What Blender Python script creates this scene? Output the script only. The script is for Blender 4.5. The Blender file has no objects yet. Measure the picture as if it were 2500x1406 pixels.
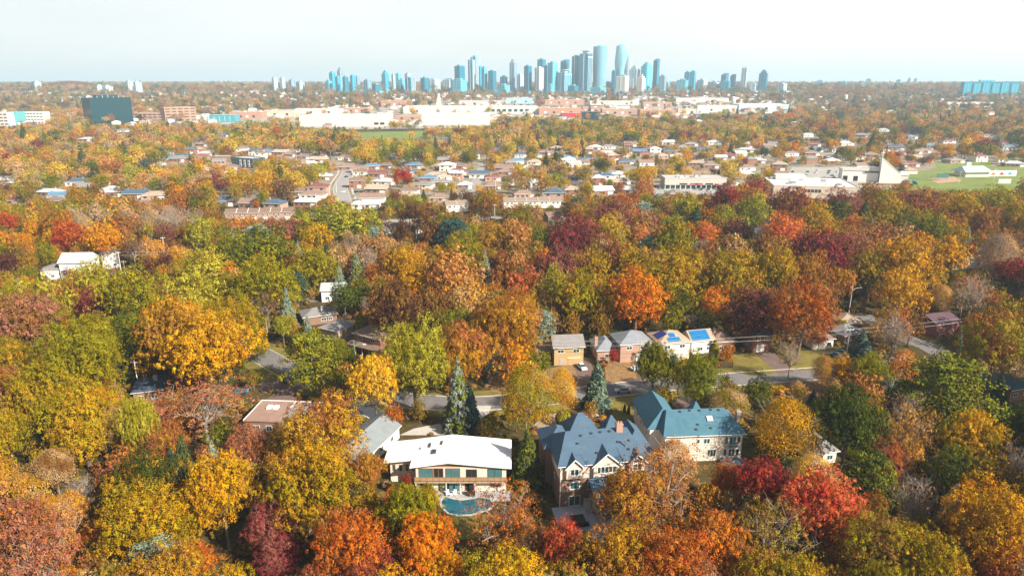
import bpy, math, random
import numpy as np
from mathutils import Vector, Matrix
SC = bpy.context.scene
COL = SC.collection
R = math.radians
# ---------------------------------------------------------------- camera
CAM_H = 80.0
FPX = 1667.0                       # focal length in pixels of a 2500 px wide frame
PITCH = math.atan(503.0 / FPX)
cam_d = bpy.data.cameras.new("camera")
cam_d.sensor_width = 36.0
cam_d.lens = 36.0 * FPX / 2500.0
cam_d.clip_start = 1.0
cam_d.clip_end = 40000.0
cam = bpy.data.objects.new("camera", cam_d)
COL.objects.link(cam)
cam.location = (0, 0, CAM_H)
cam.rotation_euler = (math.pi / 2 - PITCH, 0, 0)
SC.camera = cam
# ---------------------------------------------------------------- sky and sun
SUN_AZ = 128.0                     # clockwise from the viewing direction (+Y)
SUN_EL = 34.0
HAZE_D = 1.25e-4
w = bpy.data.worlds.new("World")
SC.world = w
w.use_nodes = True
nt = w.node_tree
bg = nt.nodes["Background"]
sky = nt.nodes.new("ShaderNodeTexSky")
sky.sky_type = 'NISHITA'
sky.sun_disc = False
sky.sun_elevation = R(SUN_EL)
sky.sun_rotation = R(SUN_AZ)
sky.air_density = 1.0
sky.dust_density = 1.5
sky.ozone_density = 1.0
# a thin milky veil of cloud over the whole sky
geo = nt.nodes.new("ShaderNodeTexCoord")
mp = nt.nodes.new("ShaderNodeMapping")
mp.inputs['Scale'].default_value = (1.0, 1.0, 5.0)
nz = nt.nodes.new("ShaderNodeTexNoise")
nz.inputs['Scale'].default_value = 2.2
nz.inputs['Detail'].default_value = 6
rmp = nt.nodes.new("ShaderNodeMapRange")
rmp.inputs[1].default_value = 0.3
rmp.inputs[2].default_value = 0.75
rmp.inputs[3].default_value = 0.72
rmp.inputs[4].default_value = 1.0
# the veil is seen through more air near the horizon, so it thins out overhead
sepz = nt.nodes.new("ShaderNodeSeparateXYZ")
elev = nt.nodes.new("ShaderNodeMapRange")
elev.interpolation_type = 'SMOOTHSTEP'
elev.inputs[1].default_value = 0.1
elev.inputs[2].default_value = 0.7
elev.inputs[3].default_value = 0.95
elev.inputs[4].default_value = 0.08
veil = nt.nodes.new("ShaderNodeMath")
veil.operation = 'MULTIPLY'
mx = nt.nodes.new("ShaderNodeMix")
mx.data_type = 'RGBA'
VEIL = (9.7, 9.9, 9.9, 1)
VEIL_SUN = (12.9, 12.0, 10.8, 1)
# whiter and warmer toward the sun's side, cooler away from it
sunside = nt.nodes.new("ShaderNodeVectorMath")
sunside.operation = 'DOT_PRODUCT'
sunside.inputs[1].default_value = (math.sin(R(SUN_AZ)), math.cos(R(SUN_AZ)), 0)
side = nt.nodes.new("ShaderNodeMapRange")
side.inputs[1].default_value = -1.0
side.inputs[2].default_value = 0.2
tint = nt.nodes.new("ShaderNodeMix")
tint.data_type = 'RGBA'
tint.inputs[6].default_value = VEIL
tint.inputs[7].default_value = VEIL_SUN
nt.links.new(geo.outputs['Generated'], sunside.inputs[0])
nt.links.new(sunside.outputs['Value'], side.inputs[0])
nt.links.new(side.outputs[0], tint.inputs[0])
nt.links.new(tint.outputs[2], mx.inputs[7])
nt.links.new(geo.outputs['Generated'], mp.inputs[0])
nt.links.new(mp.outputs[0], nz.inputs['Vector'])
nt.links.new(nz.outputs['Fac'], rmp.inputs[0])
nt.links.new(geo.outputs['Generated'], sepz.inputs[0])
nt.links.new(sepz.outputs[2], elev.inputs[0])
nt.links.new(rmp.outputs[0], veil.inputs[0])
nt.links.new(elev.outputs[0], veil.inputs[1])
nt.links.new(veil.outputs[0], mx.inputs[0])
nt.links.new(sky.outputs[0], mx.inputs[6])
nt.links.new(mx.outputs[2], bg.inputs[0])
bg.inputs[1].default_value = 0.05
sd = bpy.data.lights.new("sun", 'SUN')
sd.energy = 5.0
sd.angle = R(0.5)
sd.color = (1.0, 0.925, 0.80)
sun = bpy.data.objects.new("sun", sd)
COL.objects.link(sun)
sdir = Vector((math.sin(R(SUN_AZ)) * math.cos(R(SUN_EL)), math.cos(R(SUN_AZ)) * math.cos(R(SUN_EL)), math.sin(R(SUN_EL))))
sun.rotation_euler = (-sdir).to_track_quat('-Z', 'Y').to_euler()
sun.location = sdir * 400
SC.view_settings.view_transform = 'Standard'
SC.view_settings.look = 'None'
SC.view_settings.exposure = 1.1
SC.view_settings.gamma = 1.0
SC.render.engine = 'CYCLES'
SC.cycles.use_denoising = True
SC.cycles.max_bounces = 5
SC.cycles.diffuse_bounces = 3
SC.cycles.glossy_bounces = 2
SC.cycles.transmission_bounces = 3
SC.cycles.volume_bounces = 1
SC.cycles.transparent_max_bounces = 6
SC.cycles.use_fast_gi = False
SC.cycles.caustics_reflective = False
SC.cycles.caustics_refractive = False
# ---------------------------------------------------------------- land form and pixel geometry
_TY = [-1e5, 1150, 1500, 2000, 2600, 4000, 8000, 16000]
_TZ = [0, 0, 7, 21, 39, 46, 55, 60]
def terr(Y):
    return float(np.interp(Y, _TY, _TZ))
def dep(py):
    return PITCH + math.atan((py - 703.0) / FPX)
def ground(px, py, z=0.0, far=True):
    """world point on the land (plus z) seen at a pixel of the 2500 x 1406 photograph"""
    t = math.tan(dep(py))
    Y = (CAM_H - z) / max(t, 1e-4)
    if far and Y > 1150:
        lo, hi = 1000.0, 16000.0
        for _ in range(50):
            m = (lo + hi) / 2
            if (CAM_H - z - terr(m)) / m > t: lo = m
            else: hi = m
        Y = lo
    zz = z + (terr(Y) if far else 0)
    zc = Y * math.cos(PITCH) + (CAM_H - zz) * math.sin(PITCH)
    return Vector(((px - 1250.0) / FPX * zc, Y, zz))
def mpp(Y, z=0.0):
    return (Y * math.cos(PITCH) + (CAM_H - z) * math.sin(PITCH)) / FPX
def project(X, Y, Z):
    zc = Y * math.cos(PITCH) + (CAM_H - Z) * math.sin(PITCH)
    yu = -(CAM_H - Z) * math.cos(PITCH) + Y * math.sin(PITCH)
    return 1250 + FPX * X / zc, 703 - FPX * yu / zc
def xat(px, Y, z):
    return (px - 1250.0) * mpp(Y, z)
def zat(py, Y):
    return CAM_H - Y * math.tan(dep(py))
# ---------------------------------------------------------------- materials
MATS = {}
def nodes_of(m):
    return m.node_tree.nodes, m.node_tree.links
def mat(name, rgb, rough=0.8, var=0.18, scale=1.5, bump=0.0, metal=0.0, spec=0.3, stretch=None, detail=5, var2=None):
    """principled material whose colour is broken up by two scales of noise"""
    if name in MATS: return MATS[name]
    m = bpy.data.materials.new(name); m.use_nodes = True
    n, l = nodes_of(m)
    b = n["Principled BSDF"]
    b.inputs['Roughness'].default_value = rough
    b.inputs['Metallic'].default_value = metal
    b.inputs['Specular IOR Level'].default_value = spec
    tc = n.new("ShaderNodeTexCoord")
    vec = tc.outputs['Object']
    if stretch:
        mpn = n.new("ShaderNodeMapping"); mpn.inputs['Scale'].default_value = stretch
        l.new(vec, mpn.inputs[0]); vec = mpn.outputs[0]
    a = n.new("ShaderNodeTexNoise"); a.inputs['Scale'].default_value = scale; a.inputs['Detail'].default_value = detail
    a.inputs['Roughness'].default_value = 0.7
    l.new(vec, a.inputs['Vector'])
    mrn = n.new("ShaderNodeMapRange")
    mrn.inputs[1].default_value = 0.25; mrn.inputs[2].default_value = 0.75
    l.new(a.outputs['Fac'], mrn.inputs[0])
    mxn = n.new("ShaderNodeMix"); mxn.data_type = 'RGBA'
    c1 = [max(0, c * (1 - var)) for c in rgb]
    c2 = [min(1, c * (1 + var)) for c in (var2 or rgb)]
    mxn.inputs[6].default_value = (*c1, 1); mxn.inputs[7].default_value = (*c2, 1)
    l.new(mrn.outputs[0], mxn.inputs[0]); l.new(mxn.outputs[2], b.inputs['Base Color'])
    if bump:
        bp = n.new("ShaderNodeBump"); bp.inputs['Strength'].default_value = bump; bp.inputs['Distance'].default_value = 0.05
        a2 = n.new("ShaderNodeTexNoise"); a2.inputs['Scale'].default_value = scale * 8
        l.new(vec, a2.inputs['Vector']); l.new(a2.outputs['Fac'], bp.inputs['Height']); l.new(bp.outputs[0], b.inputs['Normal'])
    MATS[name] = m
    return m
def brickmat(name, rgb, mortar=(.42, .38, .33), sc=3.2):
    if name in MATS: return MATS[name]
    m = mat(name, rgb, rough=.9, var=.2, scale=.6)
    n, l = nodes_of(m)
    b = n["Principled BSDF"]
    tc = n.new("ShaderNodeTexCoord"); sp = n.new("ShaderNodeSeparateXYZ"); cb = n.new("ShaderNodeCombineXYZ"); ad = n.new("ShaderNodeMath")
    ad.operation = 'ADD'
    l.new(tc.outputs['Object'], sp.inputs[0]); l.new(sp.outputs[0], ad.inputs[0]); l.new(sp.outputs[1], ad.inputs[1])
    l.new(ad.outputs[0], cb.inputs[0]); l.new(sp.outputs[2], cb.inputs[1])
    bt = n.new("ShaderNodeTexBrick"); bt.inputs['Scale'].default_value = sc
    bt.inputs['Color1'].default_value = (*rgb, 1); bt.inputs['Color2'].default_value = (*[c * .72 for c in rgb], 1)
    bt.inputs['Mortar'].default_value = (*mortar, 1); bt.inputs['Mortar Size'].default_value = .03
    l.new(cb.outputs[0], bt.inputs['Vector'])
    mm = n.new("ShaderNodeMix"); mm.data_type = 'RGBA'; mm.inputs[0].default_value = .55
    old = b.inputs['Base Color'].links[0].from_socket
    l.new(old, mm.inputs[6]); l.new(bt.outputs['Color'], mm.inputs[7]); l.new(mm.outputs[2], b.inputs['Base Color'])
    return m
def shingle(name, rgb, var=.16):
    """asphalt shingle: blotchy granules with faint courses"""
    if name in MATS: return MATS[name]
    m = mat(name, rgb, rough=.85, var=var, scale=.55, bump=.25, spec=.25)
    n, l = nodes_of(m)
    b = n["Principled BSDF"]
    tc = n.new("ShaderNodeTexCoord"); sp = n.new("ShaderNodeSeparateXYZ")
    l.new(tc.outputs['Object'], sp.inputs[0])
    fr = n.new("ShaderNodeMath"); fr.operation = 'MULTIPLY'; fr.inputs[1].default_value = 4.2
    l.new(sp.outputs[2], fr.inputs[0])
    f2 = n.new("ShaderNodeMath"); f2.operation = 'FRACT'; l.new(fr.outputs[0], f2.inputs[0])
    f3 = n.new("ShaderNodeMapRange"); f3.inputs[1].default_value = 0; f3.inputs[2].default_value = .25
    f3.inputs[3].default_value = .8; f3.inputs[4].default_value = 1.0
    l.new(f2.outputs[0], f3.inputs[0])
    gr = n.new("ShaderNodeTexNoise"); gr.inputs['Scale'].default_value = 9; l.new(tc.outputs['Object'], gr.inputs['Vector'])
    g2 = n.new("ShaderNodeMapRange"); g2.inputs[3].default_value = .75; g2.inputs[4].default_value = 1.25; l.new(gr.outputs['Fac'], g2.inputs[0])
    mu = n.new("ShaderNodeMath"); mu.operation = 'MULTIPLY'; l.new(f3.outputs[0], mu.inputs[0]); l.new(g2.outputs[0], mu.inputs[1])
    vm = n.new("ShaderNodeVectorMath"); vm.operation = 'SCALE'
    old = b.inputs['Base Color'].links[0].from_socket
    l.new(old, vm.inputs[0]); l.new(mu.outputs[0], vm.inputs['Scale']); l.new(vm.outputs[0], b.inputs['Base Color'])
    return m
def glassmat(name, rgb, rough=.08, spec=.6):
    return mat(name, rgb, rough=rough, var=.25, scale=.35, spec=spec)
# ---------------------------------------------------------------- mesh helpers
class MB:
    def __init__(s): s.v = []; s.f = []
    def poly(s, pts):
        i = len(s.v); s.v += [tuple(p) for p in pts]; s.f.append(tuple(range(i, i + len(pts)))); return s
    def hull(s, bot, top):
        """closed prism between two equal rings of points"""
        n = len(bot); i = len(s.v)
        s.v += [tuple(p) for p in bot] + [tuple(p) for p in top]
        s.f.append(tuple(range(i + n - 1, i - 1, -1))); s.f.append(tuple(range(i + n, i + 2 * n)))
        for k in range(n):
            k2 = (k + 1) % n
            s.f.append((i + k, i + k2, i + n + k2, i + n + k))
        return s
    def box(s, x0, x1, y0, y1, z0, z1):
        return s.hull([(x0, y0, z0), (x1, y0, z0), (x1, y1, z0), (x0, y1, z0)], [(x0, y0, z1), (x1, y0, z1), (x1, y1, z1), (x0, y1, z1)])
    def prism(s, pts, z0, z1):
        return s.hull([(p[0], p[1], z0) for p in pts], [(p[0], p[1], z1) for p in pts])
    def tube(s, a, b, r0, r1=None, n=6):
        r1 = r0 if r1 is None else r1
        a = Vector(a); b = Vector(b); d = (b - a)
        if d.length < 1e-6: return s
        d.normalize()
        u = d.orthogonal().normalized(); v = d.cross(u)
        ring = lambda c, r: [c + (u * math.cos(2 * math.pi * k / n) + v * math.sin(2 * math.pi * k / n)) * r for k in range(n)]
        return s.hull(ring(a, r0), ring(b, r1))
    def hip(s, x0, x1, y0, y1, z, rise, over=.5, fas=.22, inset=None, inset2=None):
        """hip roof solid; inset 0 makes a gable; ridge along the longer side"""
        x0 -= over; x1 += over; y0 -= over; y1 += over
        i = len(s.v)
        if x1 - x0 >= y1 - y0:
            hw = (y1 - y0) / 2
            ins = hw if inset is None else inset; ins2 = ins if inset2 is None else inset2
            ym = (y0 + y1) / 2
            rid = [(x0 + ins, ym, z + fas + rise), (x1 - ins2, ym, z + fas + rise)]
            top = [(0, 1, 9, 8), (1, 2, 9), (2, 3, 8, 9), (3, 0, 8)]
        else:
            hw = (x1 - x0) / 2
            ins = hw if inset is None else inset; ins2 = ins if inset2 is None else inset2
            xm = (x0 + x1) / 2
            rid = [(xm, y0 + ins, z + fas + rise), (xm, y1 - ins2, z + fas + rise)]
            top = [(0, 1, 8), (1, 2, 9, 8), (2, 3, 9), (3, 0, 8, 9)]
        c = [(x0, y0), (x1, y0), (x1, y1), (x0, y1)]
        s.v += [(a, b, z) for a, b in c] + [(a, b, z + fas) for a, b in c] + rid
        s.f.append((i + 3, i + 2, i + 1, i))
        for k in range(4):
            k2 = (k + 1) % 4
            s.f.append((i + k, i + k2, i + 4 + k2, i + 4 + k))
        for t in top:
            s.f.append(tuple(i + (q + 4 if q < 4 else q) for q in t))
        return s
    def gable_wall(s, x0, x1, y0, y1, z, rise, over=.5):
        """the wall triangles under a gable roof whose ridge runs along the longer side"""
        if x1 - x0 >= y1 - y0:
            ym = (y0 + y1) / 2; k = rise * ((y1 - y0) / 2) / ((y1 - y0) / 2 + over)
            for x in (x0, x1 - .2):
                s.hull([(x, y0, z), (x, y1, z), (x, ym, z + k)], [(x + .2, y0, z), (x + .2, y1, z), (x + .2, ym, z + k)])
        else:
            xm = (x0 + x1) / 2; k = rise * ((x1 - x0) / 2) / ((x1 - x0) / 2 + over)
            for y in (y0, y1 - .2):
                s.hull([(x0, y, z), (x1, y, z), (xm, y, z + k)], [(x0, y + .2, z), (x1, y + .2, z), (xm, y + .2, z + k)])
        return s
    def mesh(s, name, m=None):
        me = bpy.data.meshes.new(name)
        me.from_pydata(s.v, [], s.f); me.update()
        if m is not None: me.materials.append(m)
        return me
    def build(s, name, m, parent=None, **kw):
        o = bpy.data.objects.new(name, s.mesh(name, m)); COL.objects.link(o)
        if parent: o.parent = parent
        for k, v in kw.items(): o[k] = v
        return o
def shared(name, me, m, parent=None, loc=None, rz=None, scale=None):
    """object that shares mesh data and carries its own material"""
    o = bpy.data.objects.new(name, me)
    if len(me.materials) == 0: me.materials.append(None)
    COL.objects.link(o)
    if m is not None:
        o.material_slots[0].link = 'OBJECT'; o.material_slots[0].material = m
    if parent: o.parent = parent
    if loc is not None: o.location = loc
    if rz is not None: o.rotation_euler = (0, 0, rz)
    if scale is not None: o.scale = scale
    return o
def tag(o, label=None, cat=None, group=None, kind=None):
    if label: o["label"] = label
    if cat: o["category"] = cat
    if group: o["group"] = group
    if kind: o["kind"] = kind
    return o
def empty(name, loc, rz=0.0, label=None, cat=None, group=None):
    o = bpy.data.objects.new(name, None); COL.objects.link(o)
    o.empty_display_size = .5
    o.location = loc; o.rotation_euler = (0, 0, rz)
    return tag(o, label, cat, group)
def copy_tree(o, parent=None):
    c = o.copy(); COL.objects.link(c); c.parent = parent
    for ch in o.children: copy_tree(ch, c)
    return c
def sheet(name, pts, z, m, label=None):
    o = MB().poly([(p[0], p[1], z + (terr(p[1]) if p[1] > 1150 else 0)) for p in pts]).build(name, m)
    o["kind"] = "structure"
    if label: o["label"] = label
    return o
def gpoly(pixels, far=True):
    return [ground(px, py, 0, far) for px, py in pixels]
def smooth_line(pts, n=6):
    """Catmull-Rom through 2D points"""
    P = [Vector((p[0], p[1])) for p in pts]
    P = [P[0] * 2 - P[1]] + P + [P[-1] * 2 - P[-2]]
    out = []
    for i in range(1, len(P) - 2):
        for k in range(n):
            t = k / n
            a, b, c, d = P[i - 1], P[i], P[i + 1], P[i + 2]
            out.append(.5 * ((2 * b) + (c - a) * t + (2 * a - 5 * b + 4 * c - d) * t * t + (3 * b - a - 3 * c + d) * t ** 3))
    out.append(P[-2])
    return out
def strip(name, line, off0, off1, z, m, h=0.0):
    """ribbon between two sideways offsets of a line; h makes it a solid kerb"""
    L = []; Rr = []
    for i, p in enumerate(line):
        d = (line[min(i + 1, len(line) - 1)] - line[max(i - 1, 0)])
        if d.length < 1e-6: d = Vector((1, 0))
        d.normalize(); nrm = Vector((-d.y, d.x))
        L.append(p + nrm * off0); Rr.append(p + nrm * off1)
    mb = MB()
    zf = lambda p: z + (terr(p.y) if p.y > 1150 else 0)
    for i in range(len(line) - 1):
        a, b, c, d = L[i], L[i + 1], Rr[i + 1], Rr[i]
        if h:
            mb.hull([(q.x, q.y, zf(q) - .05) for q in (a, b, c, d)], [(q.x, q.y, zf(q) + h) for q in (a, b, c, d)])
        else:
            mb.poly([(q.x, q.y, zf(q)) for q in (a, b, c, d)])
    o = mb.build(name, m); o["kind"] = "structure"
    return o
# ================================================================ ground
OPEN = []          # world polygons where no filler tree grows
KEEP = []          # (px0, py0, px1, py1, Y): things that stay in sight; nothing nearer is planted over them
def add_open(pts, grow=0.0): OPEN.append([(p[0], p[1]) for p in pts])
def inside(poly, x, y):
    c = False; j = len(poly) - 1
    for i in range(len(poly)):
        xi, yi = poly[i]; xj, yj = poly[j]
        if (yi > y) != (yj > y) and x < (xj - xi) * (y - yi) / (yj - yi) + xi: c = not c
        j = i
    return c
def ground_mat():
    m = bpy.data.materials.new("ground_cover"); m.use_nodes = True
    n, l = nodes_of(m); b = n["Principled BSDF"]; b.inputs['Roughness'].default_value = .95; b.inputs['Specular IOR Level'].default_value = .1
    tc = n.new("ShaderNodeTexCoord")
    def noise(s, d=6):
        a = n.new("ShaderNodeTexNoise"); a.inputs['Scale'].default_value = s; a.inputs['Detail'].default_value = d
        l.new(tc.outputs['Object'], a.inputs['Vector']); return a.outputs['Fac']
    def ramp(f, stops):
        r = n.new("ShaderNodeValToRGB"); l.new(f, r.inputs[0])
        e = r.color_ramp.elements
        while len(e) < len(stops): e.new(.5)
        for q, (p, c) in zip(e, stops): q.position = p; q.color = (*c, 1)
        return r.outputs[0]
    base = ramp(noise(.035), [(.35, (.05, .045, .012)), (.5, (.075, .06, .018)), (.62, (.11, .07, .03)), (.75, (.06, .055, .014))])
    fine = ramp(noise(.9, 8), [(.3, (.03, .024, .012)), (.5, (.065, .05, .018)), (.66, (.15, .08, .03)), (.8, (.06, .06, .014))])
    mm = n.new("ShaderNodeMix"); mm.data_type = 'RGBA'; mm.inputs[0].default_value = .5
    l.new(base, mm.inputs[6]); l.new(fine, mm.inputs[7]); l.new(mm.outputs[2], b.inputs['Base Color'])
    return m
GM = ground_mat()
ys = list(np.arange(-60, 1200, 60)) + list(np.arange(1200, 4000, 200)) + [4500, 5200, 6200, 7500, 9000, 11000, 13500, 15800]
mb = MB()
xs = [-15800, -9000, -5000, -2500, -1200, -600, 0, 600, 1200, 2500, 5000, 9000, 15800]
for Yv in ys:
    for X in xs: mb.v.append((X, Yv, terr(Yv)))
nx = len(xs)
for j in range(len(ys) - 1):
    for i in range(nx - 1):
        mb.f.append((j * nx + i, j * nx + i + 1, (j + 1) * nx + i + 1, (j + 1) * nx + i))
tag(mb.build("ground", GM), kind="structure")
ASPH = mat("asphalt", (.17, .155, .15), .9, .2, .5, bump=.1)
ASPH_D = mat("dark_asphalt", (.05, .055, .065), .85, .25, .4)
CONC = mat("concrete", (.45, .42, .38), .9, .15, .6)
CONC_L = mat("pale_pavement", (.34, .32, .29), .9, .2, .05)
KERB = mat("kerb_concrete", (.5, .47, .42), .9, .12, .8)
LAWN = mat("lawn_grass", (.14, .13, .02), .95, .35, .25, bump=.4, detail=9, var2=(.19, .14, .03))
LAWN_G = mat("sports_turf", (.13, .20, .03), .95, .3, .05, detail=10, var2=(.17, .19, .04))
LITTER = mat("fallen_leaves", (.20, .115, .05), .95, .4, .8, bump=.5, detail=9, var2=(.26, .15, .06))
BROWN_DRIVE = mat("brown_paving", (.15, .10, .085), .9, .2, .6)
STONE = mat("patio_stone", (.34, .32, .31), .85, .2, .9, bump=.2)
PAVE_PALE = mat("pool_deck", (.42, .39, .36), .85, .12, .7)
# the residential street that crosses the neighbourhood, with kerbs and verges
street_px = [(470, 800), (560, 830), (640, 868), (700, 902), (800, 942), (950, 972), (1080, 984), (1185, 984), (1350, 970), (1530, 948), (1700, 932), (1930, 916), (2100, 906), (2300, 905), (2500, 915), (2700, 930)]
street = smooth_line([ground(*p) for p in street_px], 8)
strip("verge", street, 7.5, -7.5, .004, LAWN)
strip("road", street, 3.9, -3.9, .012, ASPH)
strip("kerb", street, 4.15, 3.9, .0, KERB, .12)
strip("kerb", street, -3.9, -4.15, .0, KERB, .12)
side_px = [(2100, 770), (2200, 822), (2260, 845), (2330, 882), (2400, 918), (2450, 945)]
side_street = smooth_line([ground(*p) for p in side_px], 6)
strip("side_road", side_street, 3.4, -3.4, .010, ASPH)
strip("kerb", side_street, 3.65, 3.4, .0, KERB, .11)
back_px = [(560, 690), (650, 706), (730, 735), (800, 722), (900, 706)]
back_street = smooth_line([ground(*p) for p in back_px], 6)
strip("back_road", back_street, 3.2, -3.2, .010, ASPH)
def corridor(line, half):
    for i in range(len(line) - 1):
        a, b = line[i], line[i + 1]
        d = (b - a)
        if d.length < 1e-6: continue
        d.normalize(); nn = Vector((-d.y, d.x)) * half
        OPEN.append([tuple(a + nn), tuple(b + nn), tuple(b - nn), tuple(a - nn)])
corridor(street, 6.0); corridor(side_street, 5.5); corridor(back_street, 5)
def lot(name, pixels, m, z=.02, clear=True, label=None):
    pts = gpoly(pixels)
    if clear: add_open(pts)
    return sheet(name, pts, z, m, label)
lot("driveway", [(632, 936), (700, 918), (716, 925), (705, 945), (640, 962)], BROWN_DRIVE)
lot("driveway", [(640, 980), (690, 950), (740, 940), (716, 990), (660, 1005)], BROWN_DRIVE, .024)
lot("driveway", [(975, 1062), (1010, 1046), (1060, 1036), (1100, 1030), (1150, 1010), (1165, 990), (1200, 990), (1190, 1020), (1130, 1062)], CONC, .028)
lot("driveway", [(1640, 985), (1672, 962), (1700, 975), (1730, 1030), (1680, 1030)], BROWN_DRIVE, .022)
lot("driveway", [(1846, 862), (1885, 858), (1940, 908), (1902, 914)], BROWN_DRIVE, .022)
lot("driveway", [(1398, 882), (1440, 880), (1470, 955), (1425, 965)], BROWN_DRIVE, .024)
lot("driveway", [(1300, 1040), (1330, 1012), (1380, 1005), (1400, 1020), (1370, 1045), (1320, 1060)], mat("sandy_paving", (.34, .27, .21), .9), .026)
lot("driveway", [(840, 1010), (850, 992), (900, 985), (940, 1010), (925, 1035), (870, 1075), (838, 1060)], ASPH_D, .024)
lot("driveway", [(2150, 985), (2175, 975), (2225, 1010), (2200, 1025)], mat("blue_grey_paving", (.2, .22, .26), .9), .022)
lot("driveway", [(1548, 880), (1575, 876), (1590, 930), (1560, 938)], BROWN_DRIVE, .026)
lot("lawn", [(1475, 1005), (1490, 968), (1600, 952), (1640, 960), (1560, 1030), (1520, 1045)], LAWN, .016)
lot("lawn", [(1790, 905), (1790, 865), (1842, 862), (1905, 912), (1830, 918)], LAWN, .016)
lot("lawn", [(1950, 905), (1905, 860), (2050, 850), (2080, 895)], LAWN, .016)
lot("lawn", [(1060, 1260), (1190, 1255), (1210, 1310), (1080, 1320)], LAWN, .016)
lot("lawn", [(630, 905), (640, 890), (705, 915), (640, 935)], LAWN, .014)
lot("lawn", [(2205, 800), (2240, 775), (2330, 800), (2320, 830), (2270, 835)], LAWN, .014)
lot("lawn", [(960, 1240), (925, 1200), (1010, 1190), (1060, 1215), (1060, 1260)], LAWN, .014)
lot("garden", [(1475, 880), (1585, 870), (1600, 925), (1480, 935)], LITTER, .014)
lot("garden", [(1310, 905), (1400, 888), (1420, 950), (1330, 958)], LITTER, .014)
lot("garden", [(1950, 930), (2090, 920), (2090, 965), (1960, 985)], LITTER, .014)
lot("garden", [(1180, 950), (1200, 920), (1260, 900), (1300, 930), (1230, 962)], LITTER, .014)
lot("garden", [(2395, 880), (2500, 870), (2560, 900), (2500, 935), (2420, 920)], LITTER, .014)
# round island in the dark drive
c = ground(868, 1035)
pts = [(c.x + 3.4 * math.cos(t), c.y + 4.2 * math.sin(t)) for t in np.linspace(0, 2 * math.pi, 20)[:-1]]
tag(MB().prism([(c.x + (p[0] - c.x) * 1.1, c.y + (p[1] - c.y) * 1.1) for p in pts], 0, .14).build("kerb", KERB), kind="structure")
tag(MB().prism(pts, .1, .2).build("lawn", LAWN), kind="structure")
# ---- the farther suburb: streets, school yard, sports field, works yards
mid_px = [(845, 520), (838, 490), (832, 455), (850, 420), (838, 405), (790, 400), (740, 388), (690, 376), (640, 372)]
mid_street = smooth_line([ground(*p) for p in mid_px], 6)
strip("avenue", mid_street, 5.2, -5.2, .05, mat("worn_asphalt", (.30, .28, .265), .9, .12, .2))
strip("avenue_kerb", mid_street, 5.6, 5.2, 0, KERB, .12)
strip("avenue_kerb", mid_street, -5.2, -5.6, 0, KERB, .12)
strip("pavement", mid_street, 9.5, 8.0, .06, CONC)
strip("pavement", mid_street, -8.0, -9.5, .06, CONC)
WORN = MATS["worn_asphalt"]
corridor(mid_street, 10)
for k, pxs in enumerate([[(1790, 480), (1840, 440), (1880, 412), (1960, 390), (2030, 375)], [(1130, 480), (1150, 462), (1172, 430), (1180, 400)], [(1050, 540), (1200, 533), (1330, 523), (1480, 520)],
                         [(840, 545), (930, 540), (1050, 538)], [(2060, 385), (2150, 360), (2240, 345), (2330, 335)], [(2250, 385), (2340, 400), (2500, 412)]]):
    ln = smooth_line([ground(*p) for p in pxs], 5)
    strip("avenue", ln, 4.6, -4.6, .05, WORN); corridor(ln, 8)
YARDS = []
def yard_lot(name, pixels, m, z):
    pts = gpoly(pixels); YARDS.append([(p[0], p[1]) for p in pts])
    return sheet(name, pts, z, m)
def open_lot(name, pixels, m, z, label=None):
    pts = gpoly(pixels); add_open(pts)
    return sheet(name, pts, z, m, label)
open_lot("car_park", [(1935, 408), (2100, 408), (2120, 455), (1905, 450)], CONC_L, .08)
open_lot("school_yard", [(2085, 452), (2195, 440), (2215, 470), (2130, 505), (2050, 500)], CONC_L, .09)
open_lot("car_park", [(1590, 450), (1780, 458), (1790, 478), (1580, 476)], CONC_L, .08)
open_lot("lawn", [(1690, 478), (1780, 476), (1800, 486), (1690, 490)], LAWN_G, .07)
open_lot("sports_field", [(2185, 432), (2300, 408), (2560, 405), (2700, 445), (2560, 482), (2300, 470), (2200, 458)], LAWN_G, .06)
open_lot("sports_field", [(2280, 395), (2420, 392), (2420, 412), (2290, 415)], LAWN_G, .055)
open_lot("sand_infield", [(2265, 437), (2330, 432), (2350, 443), (2290, 448)], mat("infield_sand", (.40, .25, .17), .95), .10)
open_lot("sports_field", [(812, 325), (1110, 318), (1105, 331), (960, 345), (880, 346), (845, 333)], LAWN_G, .12)
yard_lot("works_yard", [(480, 312), (560, 270), (980, 262), (1330, 262), (1930, 252), (1960, 268), (1720, 288), (1400, 292), (1260, 300), (1200, 312), (760, 318)], CONC_L, .3)
yard_lot("works_yard", [(960, 246), (1300, 236), (1780, 236), (1900, 246), (1800, 254), (1300, 260), (960, 262)], mat("yard_gravel", (.30, .25, .22), .9, .3, .02), .4)
yard_lot("works_yard", [(0, 300), (100, 290), (180, 285), (190, 300), (20, 312)], CONC_L, .2)
yard_lot("works_yard", [(330, 292), (480, 285), (660, 285), (650, 305), (500, 312)], CONC_L, .2)

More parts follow.
